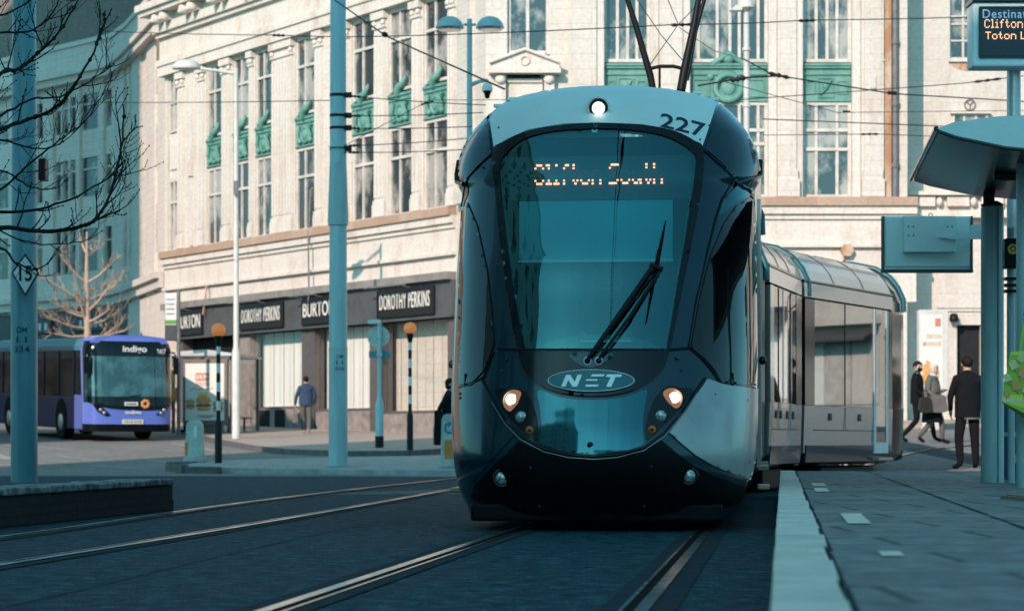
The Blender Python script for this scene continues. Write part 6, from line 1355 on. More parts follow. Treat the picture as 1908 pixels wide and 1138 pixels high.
wire([(180, 58, 60), (525, 66, 52), (720, 68, 46), (1262, 46, 40), (1500, 38, 44), (1920, 28, 50)], 0.010, 'long level wire crossing above everything near the top', [(525, 66, 52, 0.7), (1262, 46, 40, 0.4), (1498, 38, 44, 0.6)], 0.02)
wire([(110, 190, 62), (626, 187, 48)], 0.009, 'wire from the left arriving at the middle pole', [], 0.03)
for k, (y0, y1, tx, lab) in enumerate(((178, 196, 905, 'highest wire leaving the middle pole towards the tram'), (216, 210, 900, 'second wire down leaving the middle pole'), (239, 236, 880, 'third wire down leaving the middle pole'), (272, 258, 870, 'fourth wire down leaving the middle pole'), (284, 279, 862, 'lowest wire leaving the middle pole towards the tram'))):
    wire([(641, y0, 47.5), (tx, y1, 44)], 0.009, lab, [(661, y0, 47.2, 0.42)], 0.02)
wire([(641, 272, 47.5), (800, 187, 50), (960, 186, 56)], 0.008, 'wire rising from the middle pole towards the green panels', [(800, 187, 50, 0.7)])
wire([(1385, 110, 50), (1440, 140, 50), (1665, 175, 52), (1920, 190, 56)], 0.015, 'dark wire sloping down to the right past the drain pipe', [(1458, 145, 50, 0.55), (1665, 175, 52, 0.3)])
wire([(1420, 222, 50), (1920, 242, 50)], 0.012, 'nearly level wire across the lower right windows', [])
wire([(1380, 186, 50), (1668, 165, 50), (1800, 155, 50), (1920, 140, 50)], 0.010, 'wire rising to the right towards the display sign', [(1840, 150, 50, 0.6)])
wire([(1340, 150, 42), (1560, 210, 52), (1920, 206, 60)], 0.008, 'thin wire with a small insulator across the right front', [(1590, 210, 52, 0.5)])
wire([(1300, 160, 45), (1390, 145, 45), (1450, 142, 45)], 0.018, 'pale thick cantilever wire beside the pantograph', [(1375, 147, 45, 0.3)])
wire([(1420, 252, 50), (1640, 250, 50), (1920, 262, 52)], 0.008, 'lowest thin wire crossing the right front', [(1620, 249, 50, 0.4)])
for a, b, c_, lab in (((1242, -6, 36), (1263, 44, 36), None, 'short stay wire dropping to the junction above the pantograph'), ((1318, -10, 36), (1264, 46, 36), (1212, 120, 30), 'stay wire crossing the pantograph from upper right'), ((1180, -10, 36), (1232, 66, 34), (1276, 118, 30), 'stay wire crossing the pantograph from upper left'), ((1266, 52, 36), (1330, 95, 44), (1388, 112, 50), 'dark wire from the junction to the white lamp post')):
    wire([p for p in (a, b, c_) if p], 0.007, lab)
q = MB(); pts = [W(1200, -67, 26), W(1228, -66, 24), W(1270, -50, 34), W(1320, -30, 44)]; q.tube(pts, 0.009, 5); o = q.build('overhead_wire', 'wire'); tag(o, 'contact wire touching the top of the pantograph', 'wire', 'overhead tram wires')

# the line wires over the near track run on above the camera, where the windscreen mirrors them
for zz_, r_, lab in ((5.75, 0.016, 'contact wire running on above the camera over the near track'), (6.75, 0.016, 'upper carrying wire above the contact wire of the near track')):
    q = MB(); q.tube([(TC(y) + (0.12 if zz_ > 6 else 0.0), y, zz_ + 0.002 * (y - 5) ** 2 * (1 if zz_ > 6 else 0)) for y in (-35, -20, -10, 0, 8, 16, 22.5)], r_, 6); o = q.build('overhead_wire', 'wire'); tag(o, lab, 'wire', 'overhead tram wires')
q = MB(); q.tube([(-8, 7.0, 7.4), (-3, 7.4, 6.9), (-0.6, 7.6, 6.1), (0.0, 7.7, 5.8)], 0.016, 6); o = q.build('overhead_wire', 'wire'); tag(o, 'side stay wire holding the contact wire in front of the tram', 'wire', 'overhead tram wires')
for zc, py_ in ((0, 178), (0, 216), (0, 239), (0, 278)):
    z = W(0, py_, 47.6).z; q = MB(); q.lathe([(0.165, z - 0.03), (0.17, z), (0.165, z + 0.03)], 20, (xB, 47.6, 0)); q.box(xB + 0.14, xB + 0.27, 47.5, 47.6, z - 0.05, z + 0.05); q.build('wire_clamp', 'wire', pB)
q = MB(); q.lathe([(0.27, 0.0), (0.27, 0.025)], 20, (xB, 47.6, gz(xB, 47.6) + 0.11)); q.build('base_plate', 'pole_paint', pB)
q = MB(); q.lathe([(0.27, 0.0), (0.27, 0.02)], 20, (xA, 34.4, 0.0)); q.build('base_plate', 'pole_paint', pA)
# ------------------------------------------------------------------ trees
def branchtree(q, p, d_, L, r, depth, rng, up, twig=0.62, buds=None):
    pts = [Vector(p)]; dirv = Vector(d_).normalized(); k = 5
    for i in range(k):
        dirv = (dirv + Vector((rng.uniform(-1, 1), rng.uniform(-1, 1), rng.uniform(-1, 1))) * 0.16 + Vector((0, 0, up))).normalized(); pts.append(pts[-1] + dirv * L / k)
    q.tube(pts, [r * (1 - 0.55 * i / k) for i in range(k + 1)], 6 if r > 0.012 else 4)
    if depth == 0:
        if buds is not None:
            for i in range(2, k + 1): b_ = min(0.0062, r * 1.6); buds.ball(pts[i] + Vector((rng.uniform(-1, 1), 0, rng.uniform(-1, 1))) * r, b_, b_, b_ * 1.3, 5, 4)
        return
    for i in range(2, k + 1):
        for _ in range(1 if i < k else 2):
            side = Vector((rng.uniform(-1, 1), rng.uniform(-1, 1), rng.uniform(-0.4, 1))).normalized(); nd = ((pts[i] - pts[i - 1]).normalized() * 0.75 + side * 0.75)
            branchtree(q, pts[i], nd, L * twig * rng.uniform(0.7, 1.1), r * 0.5 * rng.uniform(0.8, 1.1), depth - 1, rng, up, twig, buds)
d = 17.5; base = Vector(((-330 - CX) * d / FPX, d, 0))
t = thing('bare_tree', 'bare dark tree whose budding branches reach in at the upper left', 'tree', base)
q = MB(); q.tube([base, base + Vector((0.03, 0, 1.5)), W(-300, 330, d), W(-290, 100, d), W(-300, -150, d)], [0.17, 0.14, 0.12, 0.09, 0.06], 12); q.build('trunk', 'bark_dark', t)
rng = random.Random(11); q = MB(); bd = MB()
limbs = [
    ([(-300, 330), (-160, 330), (-60, 262), (0, 138), (32, 132), (62, 108), (110, 62), (150, -10)], 0.020),
    ([(-300, 330), (-150, 300), (-60, 260), (0, 240), (42, 226), (104, 200), (150, 142), (186, 70), (196, 20)], 0.021),
    ([(-295, 250), (-100, 250), (0, 215), (58, 185), (110, 180), (166, 152), (204, 124)], 0.013),
    ([(-300, 400), (-120, 420), (0, 424), (68, 430), (140, 425), (182, 404), (212, 340), (228, 262), (230, 196)], 0.021),
    ([(-300, 420), (-100, 390), (0, 352), (60, 300), (110, 262), (168, 214), (214, 130)], 0.012),
    ([(-300, 430), (-120, 400), (0, 396), (64, 390), (130, 372), (200, 332), (232, 300)], 0.016),
    ([(-300, 470), (-100, 440), (0, 462), (34, 492), (70, 500), (110, 470)], 0.013),
    ([(-298, 330), (-100, 280), (0, 262), (60, 276), (110, 270), (150, 236)], 0.011),
    ([(-300, 150), (-100, 60), (0, 60), (60, 58), (100, 20), (118, -20)], 0.013),
    ([(-300, 120), (-120, 20), (0, 28), (50, 4), (90, -30)], 0.012),
    ([(-300, 380), (-100, 330), (0, 318), (50, 345), (96, 352), (130, 330)], 0.010),
    ([(-300, 420), (-80, 400), (20, 440), (80, 455), (150, 450), (190, 430)], 0.009)]
for li, (ln, r) in enumerate(limbs):
    P = [W(x, y, d + 0.25 * math.sin(1.7 * i + li) + 0.4 * ((li % 3) - 1)) for i, (x, y) in enumerate(ln)]
    sm = []
    for i in range(len(P) - 1):
        p0 = P[max(0, i - 1)]; p1 = P[i]; p2 = P[i + 1]; p3 = P[min(len(P) - 1, i + 2)]
        for k in range(5):
            u_ = k / 5; sm.append(0.5 * ((2 * p1) + (p2 - p0) * u_ + (2 * p0 - 5 * p1 + 4 * p2 - p3) * u_ ** 2 + (3 * p1 - p0 - 3 * p2 + p3) * u_ ** 3) + Vector((rng.uniform(-1, 1), rng.uniform(-1, 1), rng.uniform(-1, 1))) * 0.006)
    sm.append(P[-1]); n = len(sm)
    r *= 1.05; lq = MB(); lq.tube(sm, [r * (1 - 0.78 * i / (n - 1)) for i in range(n)], 7)
    for i in range(8, n):
        if sm[i].x < -4.3: continue
        if rng.random() < 0.40:
            tdir = (sm[min(i + 1, n - 1)] - sm[i - 1]).normalized(); side = Vector((rng.uniform(-0.4, 1), rng.uniform(-0.8, 0.8), rng.uniform(-0.7, 1.0))).normalized()
            branchtree(lq, sm[i], tdir * 0.6 + side * 0.7, rng.uniform(0.12, 0.34), max(0.0032, r * 0.32), rng.choice((0, 1, 1)), rng, 0.10, 0.6, lq)
        if rng.random() < 0.35: lq.ball(sm[i], r * 0.7, r * 0.7, r * 0.8, 6, 4)
    lq.build('limb', 'bark_dark', t)
# pale sunlit tree behind the bus
x, d = (163 - CX) * 86 / FPX, 86.0; z0 = gz(x, d); t = thing('bare_tree', 'pale sunlit bare tree standing behind the bus', 'tree', (x, d, z0))
q = MB(); zt = W(0, 432, d).z; q.tube([(x, d, z0), (x + 0.02, d, z0 + 2.5), (x - 0.03, d, z0 + 5), (x - 0.02, d, zt)], [0.17, 0.14, 0.09, 0.03], 10); q.build('trunk', 'bark_pale', t)
rng = random.Random(5); q = MB()
for px, py, ex, ey in ((160, 470, 148, 440), (163, 475, 186, 458), (158, 525, 108, 470), (166, 525, 222, 478), (158, 560, 72, 508), (166, 558, 236, 516), (159, 585, 90, 560), (166, 578, 214, 520), (158, 612, 78, 585), (167, 606, 236, 570), (159, 626, 84, 618), (167, 628, 240, 612), (164, 600, 205, 575), (160, 600, 140, 520), (167, 636, 230, 600), (160, 590, 120, 575), (165, 540, 200, 530)):
    a = W(px, py, d); b = W(ex, ey, d + rng.uniform(-1.4, 1.4)); v = b - a
    pts = [a, a + v * 0.35 + Vector((0, 0, -0.05 * v.length)), a + v * 0.7 + Vector((0, 0, -0.03 * v.length)), b]; q.tube(pts, [0.055, 0.042, 0.028, 0.008], 6)
    for i in range(7):
        u_ = 0.25 + 0.1 * i; p = a + v * u_ + Vector((0, 0, -0.04 * v.length)); branchtree(q, p, v.normalized() * 0.8 + Vector((rng.uniform(-0.7, 0.7), rng.uniform(-0.7, 0.7), rng.uniform(-0.2, 0.8))), v.length * rng.uniform(0.2, 0.4), 0.015, 1, rng, 0.08)
q.build('crown', 'bark_pale', t)
# ------------------------------------------------------------------ tram stop furniture at the right
trk = Vector((0.112, 1.0)).normalized()
d0 = 17.8; n0_ = Vector(((1745 - CX) * d0 / FPX, d0)); CZ = EYE + (HY - 240) * d0 / FPX
ca = thing('platform_shelter', 'wing shaped grey shelter canopy on thick posts over the platform', 'shelter', (4.1, 19.5, PH))
Fc = frame((n0_.x, n0_.y, 0), (trk.y, -trk.x), (trk.x, trk.y))      # local x across, y along the track
wing_ = [(0.0, CZ), (0.12, CZ + 0.045), (0.45, CZ + 0.085), (1.0, CZ + 0.10), (1.7, CZ + 0.06), (2.3, CZ - 0.06), (1.7, CZ - 0.16), (1.0, CZ - 0.19), (0.5, CZ - 0.135), (0.15, CZ - 0.055)]
q = MB(Fc); q.prism(wing_, 0.0, 3.45); q.build('canopy', 'pale_paint', ca)
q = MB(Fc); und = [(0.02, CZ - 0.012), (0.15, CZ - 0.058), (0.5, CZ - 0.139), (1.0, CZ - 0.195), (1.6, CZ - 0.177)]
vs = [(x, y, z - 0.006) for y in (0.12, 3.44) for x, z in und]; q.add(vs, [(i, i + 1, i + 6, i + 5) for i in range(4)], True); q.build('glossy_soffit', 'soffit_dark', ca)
q = MB(Fc); q.tube([(-0.002, 0.0, CZ), (-0.002, 3.45, CZ)], 0.02, 8); q.tube([(0.55, 1.6, CZ - 0.17), (2.0, 1.6, CZ - 0.16)], 0.05, 8); q.build('edge_trim', 'tram_black', ca)
def post(px, d, r, ztop, seam):
    x = (px - CX) * d / FPX; q = MB(); q.lathe([(r, PH), (r, ztop), (r * 0.85, ztop + 0.02)], 28, (x, d, 0)); o = q.build('post', 'pole_paint', ca)
    if seam: q = MB(); q.box(x - 0.004 + 0.03, x + 0.004 + 0.03, d - r - 0.004, d - r + 0.02, PH, ztop); q.build('seam', 'lead_pipe', o); q = MB(); q.lathe([(0.05, ztop), (0.05, CZ - 0.12)], 16, (x - 0.03, d, 0)); q.lathe([(r * 0.9, ztop + 0.01), (r * 1.02, ztop + 0.03), (0.05, ztop + 0.06)], 20, (x, d, 0)); q.build('post_neck', 'black_paint', o)
    return x
xp = post(1849, 20.9, 0.098, W(0, 388, 20.9).z, True); post(1912, 18.6, 0.075, CZ - 0.15, False)
q = MB(); x, d = (1889 - CX) * 22.5 / FPX, 22.5; q.lathe([(0.066, PH), (0.064, W(0, 60, 22.5).z)], 20, (x, d, 0)); 
ds = thing('display_sign', 'grey destination display on a silver post reading Destination Clifton', 'display sign', (x, d, PH)); q.build('post', 'steel_galv', ds)
d = 22.2; a = W(1813, 124, d); b = W(1813, 4, d); X0 = a.x; X1 = X0 + 1.25
q = MB(); q.box(X0, X1, d, d + 0.3, a.z, b.z); hs = q.build('housing', 'pale_paint', ds, bevel=0.02)
q = MB(); q.box(X0 - 0.01, X1 + 0.01, d - 0.03, d + 0.33, b.z, b.z + 0.04); q.build('lid', 'tram_black', ds)
s0 = W(1828, 104, d); s1 = W(1828, 17, d); q = MB(); q.box(s0.x, X1 - 0.06, d - 0.012, d - 0.002, s0.z, s1.z); scn = q.build('screen', 'screen_navy', ds)
for z_, y_ in ((s0.z - 0.03, 0), ): q = MB(); q.box(s0.x - 0.02, X1 - 0.04, d - 0.02, d - 0.003, s0.z - 0.025, s0.z - 0.003); q.box(s0.x - 0.02, X1 - 0.04, d - 0.02, d - 0.003, s1.z + 0.003, s1.z + 0.02); q.box(s0.x - 0.025, s0.x - 0.003, d - 0.02, d - 0.003, s0.z - 0.003, s1.z + 0.003); q.build('screen_frame', 'tram_black', ds)
q = MB(); z = W(0, 35, d).z; vs, fs, asp = glyphs('Destination', 0.008); hgt = 0.082; word(q, 'Destination', s0.x + 0.012, s0.x + 0.012 + hgt * asp * 0.92, d - 0.014, z, z + hgt, -0.003, 0.008); q.build('heading', 'header_blue', scn)
def dotline(text, px0, py0, py1, step_px):
    dd, n = dots(text); q = MB(); z0 = W(0, py1, d).z; z1 = W(0, py0, d).z; st = step_px * d / FPX
    for cx, r in dd:
        x = W(px0, 0, d).x + cx * st; zz = z1 - (z1 - z0) * r / 6; q.box(x, x + st * 0.62, d - 0.016, d - 0.013, zz - 0.005, zz + 0.005)
    q.build('lamp_text', 'led_board', scn)
dotline('Clifton South', 1834, 38, 52, 2.05); dotline('Toton La', 1836, 61, 73, 2.05)
# box sign on an arm, seen from the back
d = 21.9; a = W(1645, 506, d); b = W(1811, 403, d); t = thing('hanging_sign', 'back of a grey box sign held out on an arm from the shelter post', 'sign', ((a.x + b.x) / 2, d, a.z))
q = MB(); q.box(a.x, b.x, d, d + 0.06, a.z, b.z); q.build('case', 'pale_paint', t, bevel=0.006)
q = MB(); q.box(a.x + 0.025, b.x - 0.02, d - 0.012, d - 0.001, a.z + 0.045, b.z - 0.012); q.build('back_plate', 'pale_paint', t, bevel=0.003)
q = MB(); q.box(a.x - 0.008, b.x + 0.008, d - 0.022, d + 0.07, a.z - 0.008, a.z + 0.02); q.box(a.x - 0.006, a.x + 0.012, d - 0.016, d + 0.065, a.z + 0.022, b.z); q.box(b.x - 0.012, b.x + 0.006, d - 0.016, d + 0.065, a.z + 0.022, b.z); q.build('rim', 'fascia_grey', t)
a2 = W(1681, 471, d); b2 = W(1778, 404, d); q = MB(); q.box(a2.x, b2.x, d - 0.085, d - 0.013, a2.z, b2.z); bx_ = q.build('control_box', 'pale_paint', t, bevel=0.006)
q = MB()
for px, py in ((1690, 424), (1699, 424), (1690, 440), (1699, 440), (1762, 424), (1771, 424)): c = W(px, py, d); q.ball((c.x, d - 0.086, c.z), 0.008, 0.005, 0.008, 8, 5)
q.build('rivets', 'fascia_grey', bx_)
q = MB(); c = W(1800, 432, d); q.prism([(W(1745, 0, d).x, W(0, 444, d).z), (W(1775, 0, d).x, W(0, 448, d).z), (xp + 0.19, W(0, 447, d).z), (xp + 0.19, W(0, 420, d).z), (W(1806, 0, d).x, W(0, 421, d).z), (W(1800, 0, d).x, W(0, 439, d).z)], d - 0.11, d - 0.09); q.build('arm', 'pale_paint', t)
q = MB(); c = W(1735, 400, d); q.ring((c.x, d + 0.03, c.z), 0.016, 0.004, 12, 5); q.build('lifting_eye', 'black_paint', t)
# yellow-buttoned control box, litter bin, hanging shopping bag
d = 20.2; a = W(1872, 500, d); b = W(1897, 444, d); x = (1905 - CX) * d / FPX
t = thing('request_box', 'small black box with a round yellow button beside the shelter post', 'control box', ((a.x + b.x) / 2, d, PH))
q = MB(); q.box(a.x, b.x, d, d + 0.12, a.z, b.z); q.build('case', 'tram_black', t, bevel=0.01)
q = MB(); c = W(1887, 464, d); q.tube([(c.x, d + 0.01, c.z), (c.x, d - 0.012, c.z)], 0.044, 20); q.build('button', 'cheese', t); q = MB(); q.ring((c.x, d - 0.013, c.z), 0.02, 0.004, 14, 5); q.build('button_mark', 'tram_black', t)
q = MB(); q.tube([((a.x + b.x) / 2 + 0.03, d + 0.15, PH), ((a.x + b.x) / 2 + 0.03, d + 0.15, b.z + 0.1)], 0.03, 10); q.build('stem', 'pole_paint', t)
for k, py in enumerate((519, 531, 542)): q = MB(); c = W(1884, py, d); q.box(c.x - 0.055, c.x + 0.05, d - 0.0, d + 0.11, c.z - 0.012, c.z + 0.012); q.build('fin', 'tram_black', t)
d = 22.3; a = W(1872, 893, d); b = W(1910, 700, d); t = thing('litter_bin', 'dark blue bin standing behind the shelter post on the platform', 'bin', ((a.x + b.x) / 2, d, PH))
q = MB(); q.lathe([(0.17, 0), (0.18, 0.04), (0.185, 0.80), (0.19, 0.82), (0.17, 0.95), (0.10, 1.0)], 20, ((a.x + b.x) / 2 + 0.08, d, PH)); q.build('drum', 'sign_blue', t)
q = MB(); q.lathe([(0.19, 0.40), (0.195, 0.42), (0.19, 0.44)], 20, ((a.x + b.x) / 2 + 0.08, d, PH)); q.build('hoop', 'white_paint', t); q = MB(); q.box(a.x + 0.02, a.x + 0.10, d - 0.2, d - 0.18, PH + 0.16, PH + 0.24); q.build('sticker', 'cheese', t)
d = 18.2; c0 = W(1866, 770, d); t = thing('shopping_bag', 'green shopping bag printed with ice lollies hanging from the end post', 'bag', W(1900, 760, d))
P = lambda px, py, dd=0.0: tuple(W(px, py, d + dd))
q = MB(); fr_ = [P(1882, 656), P(1972, 654), P(1984, 746), P(1960, 764), P(1910, 770), P(1866, 748)]; bk = [P(1884, 658, 0.22), P(1970, 656, 0.22), P(1980, 745, 0.24), P(1955, 775, 0.2), P(1910, 779, 0.2), P(1872, 755, 0.24)]
q.add(fr_ + bk, [(0, 1, 2, 3, 4, 5), (11, 10, 9, 8, 7, 6)] + [(i, (i + 1) % 6, 6 + (i + 1) % 6, 6 + i) for i in range(1, 6)]); bg_ = q.build('bag_body', 'bag_green', t)
q = MB(); q.add([P(1868.5, 735, -0.004), P(1981, 733, -0.004), P(1982, 746, -0.004), P(1955, 758, -0.004), P(1915, 762, -0.004), P(1866.5, 748, -0.004)], [(0, 1, 2, 3, 4, 5)]); q.add([P(1884, 654.5, -0.004), P(1972, 652.5, -0.004), P(1973, 660, -0.004), P(1883, 662, -0.004)], [(0, 1, 2, 3)]); q.build('lime_border', 'bag_lime', bg_)
def lolly(mb1, mb2, px, py, k, ang):
    c = W(px, py, d - 0.008); Rm = Matrix.Translation(c) @ Matrix.Rotation(ang, 4, 'Y'); s = k * d / FPX
    mb1.M = Rm; mb1.prism([(-8 * s, -9 * s), (8 * s, -9 * s), (8 * s, 4 * s), (5 * s, 9 * s), (-5 * s, 9 * s), (-8 * s, 4 * s)], -0.004, 0.004); mb2.M = Rm; mb2.box(-2 * s, 2 * s, -0.004, 0.004, -17 * s, -9 * s)
y1, o1, w1 = MB(), MB(), MB()
lolly(y1, w1, 1888, 679, 0.95, -0.5); lolly(o1, w1, 1906, 694, 0.95, 0.25); lolly(o1, w1, 1893, 717, 0.95, -0.35); lolly(y1, w1, 1877, 703, 0.8, -0.4); lolly(y1, w1, 1903, 666, 0.8, 0.6); lolly(o1, w1, 1877, 733, 0.6, 0.2); lolly(y1, w1, 1912, 725, 0.8, 0.3); lolly(o1, w1, 1930, 680, 0.9, 0.2); lolly(y1, w1, 1935, 712, 0.9, -0.3)
y1.build('printed_lollies', 'bag_yellow', bg_); o1.build('printed_lollies', 'bag_orange', bg_); w1.build('printed_sticks', 'bun', bg_)
q = MB(); z = W(0, 749, d).z; xx = W(1869, 0, d).x; word(q, 'BRING IT HOME', xx, xx + 0.34, d - 0.006, z, z + 0.030, -0.003, 0.02); q.build('lettering', 'letter_white', bg_)
q = MB(); q.tube([P(1900, 656, 0.05), P(1906, 610, 0.08), P(1916, 580, 0.12), P(1925, 610, 0.08), P(1932, 656, 0.05)], 0.012, 7); q.build('handles', 'bag_green', t)
hk = MB(); hx = (1912 - CX) * 18.6 / FPX; hk.tube([(hx, 18.6, W(0, 590, 18.6).z), (W(1916, 0, d).x, d + 0.12, W(0, 584, d).z)], 0.012, 6); hk.build('hook', 'black_paint', ca)
# ------------------------------------------------------------------ people
def person(name_label, loc, rz, H, J, mats, hair=None, skirt=None, extra=(), group=None, k=1.0, seated=False):
    """J: joint positions in a 1.75 m body (x right, y forward, z up). One skinned body; colours follow the nearest limb."""
    t = thing('person', name_label, 'person', loc, rz, group)
    Q = ROOT[t] @ Matrix.Scale(H / 1.75, 4)
    V, E, Rr, T = [], [], [], []
    def v(p, r): V.append(Vector(p)); Rr.append(r); return len(V) - 1
    segs = []
    def chain(i0, items, tg):
        prev = i0
        for p, r in items:
            i = v(p, r); E.append((prev, i)); segs.append((V[prev], V[i], tg)); prev = i
        return prev
    pel = v(J['pelvis'], (0.150 * k, 0.115 * k))
    ch = chain(pel, [(J['waist'], (0.142 * k, 0.11 * k)), (J['chest'], (0.168 * k, 0.125 * k)), (J['shoulder'], (0.125 * k, 0.095 * k))], 'top')
    nk = chain(ch, [(J['neck'], (0.058, 0.06))], 'top'); hd = Vector(J['head'])
    f = Vector((0, 1, 0)) if 'face' not in J else Vector(J['face'])
    chain(nk, [(hd + Vector((0, 0, -0.075)) + f * 0.02, (0.066, 0.078)), (hd, (0.078, 0.096)), (hd + Vector((0, 0, 0.075)) - f * 0.005, (0.066, 0.082))], 'skin')
    for s in ('l', 'r'):
        sg = -1 if s == 'l' else 1
        e_ = chain(ch, [(J['sh_' + s], (0.072 * k, 0.07 * k))], 'top'); e_ = chain(e_, [(J['el_' + s], (0.052 * k, 0.052 * k)), (J['wr_' + s], (0.037, 0.037))], 'sleeve')
        wr = Vector(J['wr_' + s]); hdir = (wr - Vector(J['el_' + s])).normalized(); side = Vector((0, 1, 0)); side = (side - hdir * side.dot(hdir)).normalized()
        pm_ = chain(e_, [(wr + hdir * 0.07, (0.034, 0.022))], 'skin')
        for q_ in range(4): b = wr + hdir * 0.10 + side * (q_ - 1.5) * 0.020; lf = (0.034, 0.04, 0.037, 0.029)[q_]; chain(pm_, [(b, (0.0095, 0.0095)), (b + hdir * lf + Vector((-sg * 0.006, 0, 0)), (0.0085, 0.0085)), (b + hdir * lf * 1.8 + Vector((-sg * 0.022, 0, 0)), (0.007, 0.007))], 'skin')
        chain(pm_, [(wr + hdir * 0.075 + side * 0.042, (0.011, 0.011)), (wr + hdir * 0.115 + side * 0.05, (0.009, 0.009))], 'skin')
        h_ = chain(pel, [(J['hip_' + s], (0.098 * k, 0.10 * k))], 'legs'); h_ = chain(h_, [(J['kn_' + s], (0.068 * k, 0.07 * k)), ((Vector(J['kn_' + s]) + Vector(J['an_' + s])) * 0.5 , (0.062 * k, 0.064 * k)), (J['an_' + s], (0.046 * k, 0.05 * k))], 'legs')
        an = Vector(J['an_' + s]); td = Vector(J.get('toe_' + s, an + Vector((0, 0.15, -0.06)))); chain(h_, [((an + td) * 0.5 + Vector((0, 0, -0.02)), (0.042, 0.040)), (td, (0.036, 0.028))], 'shoe')
    me = bpy.data.meshes.new('body'); me.from_pydata(V, E, []); o = bpy.data.objects.new('body', me); col.objects.link(o)
    sk_ = o.modifiers.new('skin', 'SKIN'); sk_.use_smooth_shade = True
    for i, r in enumerate(Rr): me.skin_vertices[0].data[i].radius = r if isinstance(r, tuple) else (r, r)
    me.skin_vertices[0].data[0].use_root = True
    sb_ = o.modifiers.new('sub', 'SUBSURF'); sb_.levels = 2; sb_.render_levels = 2
    bpy.context.view_layer.update()
    m2 = bpy.data.meshes.new_from_object(o.evaluated_get(bpy.context.evaluated_depsgraph_get())); bpy.data.objects.remove(o)
    order = ['top', 'sleeve', 'skin', 'legs', 'shoe']; m2.materials.clear()
    for tg in order: m2.materials.append(M[mats[tg]])
    for p in m2.polygons:
        c = p.center; best = None
        for a, b, tg in segs:
            ab = b - a; u_ = max(0, min(1, (c - a).dot(ab) / max(1e-9, ab.length_squared))); dd = (c - a - ab * u_).length
            if best is None or dd < best[0]: best = (dd, tg)
        p.material_index = order.index(best[1]); p.use_smooth = True
    sclm = Matrix.Scale(H / 1.75, 4); m2.transform(sclm)
    bo = bpy.data.objects.new('body', m2); col.objects.link(bo); bo.parent = t
    hd_ = hd
    q = MB(Q); q.ball(hd_ + f * 0.105 + Vector((0, 0, -0.015)), 0.017, 0.02, 0.026, 8, 6)
    for sg in (-1, 1): rt = Vector((f.y, -f.x, 0)) * sg; q.ball(hd_ + rt * 0.083 + Vector((0, 0, -0.01)), 0.012 + 0.012 * abs(rt.y), 0.012 + 0.012 * abs(rt.x), 0.03, 8, 6)
    q.build('nose_and_ears', mats['skin'], t)
    q = MB(Q)
    for sg in (-1, 1): rt = Vector((f.y, -f.x, 0)) * sg; q.ball(hd_ + rt * 0.032 + f * 0.09 + Vector((0, 0, 0.012)), 0.012, 0.010, 0.008, 8, 5)
    q.build('eyes', 'hair_dark', t)
    if hair:
        mt, kind = hair; q = MB(Q); c = hd_ - f * 0.016 + Vector((0, 0, 0.035)); q.ball(c, 0.094, 0.108, 0.098, 16, 10)
        q.v = [v_ if (Q.inverted() @ v_ - hd_).dot(f) < 0.05 or (Q.inverted() @ v_).z > hd_.z + 0.06 else v_ - (Q.to_3x3() @ f) * 0.05 for v_ in q.v]
        if kind == 'bun': q.ball(hd_ - f * 0.10 + Vector((0, 0, 0.06)), 0.045, 0.045, 0.045, 10, 7)
        if kind == 'bob': q.ball(hd_ - f * 0.03 + Vector((0, 0, -0.03)), 0.10, 0.085, 0.09, 14, 8)
        q.build('hair', mt, t)
    if skirt:
        mt, z0_, r0, z1_, r1, yk, cx, cy = skirt; q = MB(Q @ Matrix.Translation((cx, cy, 0)) @ Matrix.Diagonal((1, yk, 1, 1))); q.lathe([(r0, z0_), (r0 * 1.0, z0_ + 0.02), ((r0 + r1) / 2 * 1.02, (z0_ + z1_) / 2), (r1, z1_)], 22); q.build('coat_hem', mt, t)
    for nm, mt, fn in extra: q = MB(Q); fn(q, hd_, f); q.build(nm, mt, t)
    return t
def stand(**kw):
    J = dict(pelvis=(0, 0, 0.95), waist=(0, 0, 1.08), chest=(0, 0.0, 1.27), shoulder=(0, 0, 1.42), neck=(0, 0.005, 1.51), head=(0, 0.02, 1.635), sh_l=(-0.18, 0, 1.40), sh_r=(0.18, 0, 1.40), el_l=(-0.24, -0.03, 1.12), el_r=(0.24, -0.03, 1.12), wr_l=(-0.25, 0.04, 0.88), wr_r=(0.25, 0.04, 0.88),
             hip_l=(-0.09, 0, 0.88), hip_r=(0.09, 0, 0.88), kn_l=(-0.10, 0.02, 0.49), kn_r=(0.10, 0.02, 0.49), an_l=(-0.10, -0.02, 0.085), an_r=(0.10, -0.02, 0.085), toe_l=(-0.12, 0.15, 0.03), toe_r=(0.12, 0.15, 0.03)); J.update(kw); return J
def spot(px, d): x = (px - CX) * d / FPX; return x, d
# man seen from behind, right (z of the pavement found from the ground)
x, d = spot(1803, 38.6); zg = gz(x, d)
person('person in black coat and trousers seen from behind beside the shelter post', (x, d, zg), R(4), 1.79, stand(el_l=(-0.27, 0.02, 1.12), el_r=(0.25, 0.03, 1.12), wr_l=(-0.24, 0.12, 0.92), wr_r=(0.22, 0.14, 0.92), kn_l=(-0.14, 0.0, 0.49), an_l=(-0.12, -0.02, 0.085), toe_l=(-0.20, 0.13, 0.03), kn_r=(0.12, 0.03, 0.49), an_r=(0.14, 0.03, 0.085), toe_r=(0.15, 0.19, 0.03), head=(-0.0, 0.03, 1.635)),
       dict(top='black_cloth', sleeve='black_cloth', skin='skin', legs='black_cloth', shoe='black_cloth'), ('hair_dark', 'cap'), ('black_cloth', 0.80, 0.205, 1.36, 0.195, 0.72, 0, 0), [('shirt_tail', 'white_cloth', lambda q, h, f: q.lathe([(0.150, 0.772), (0.185, 0.798)], 20, (0.06, -0.012, 0)))], k=1.08)
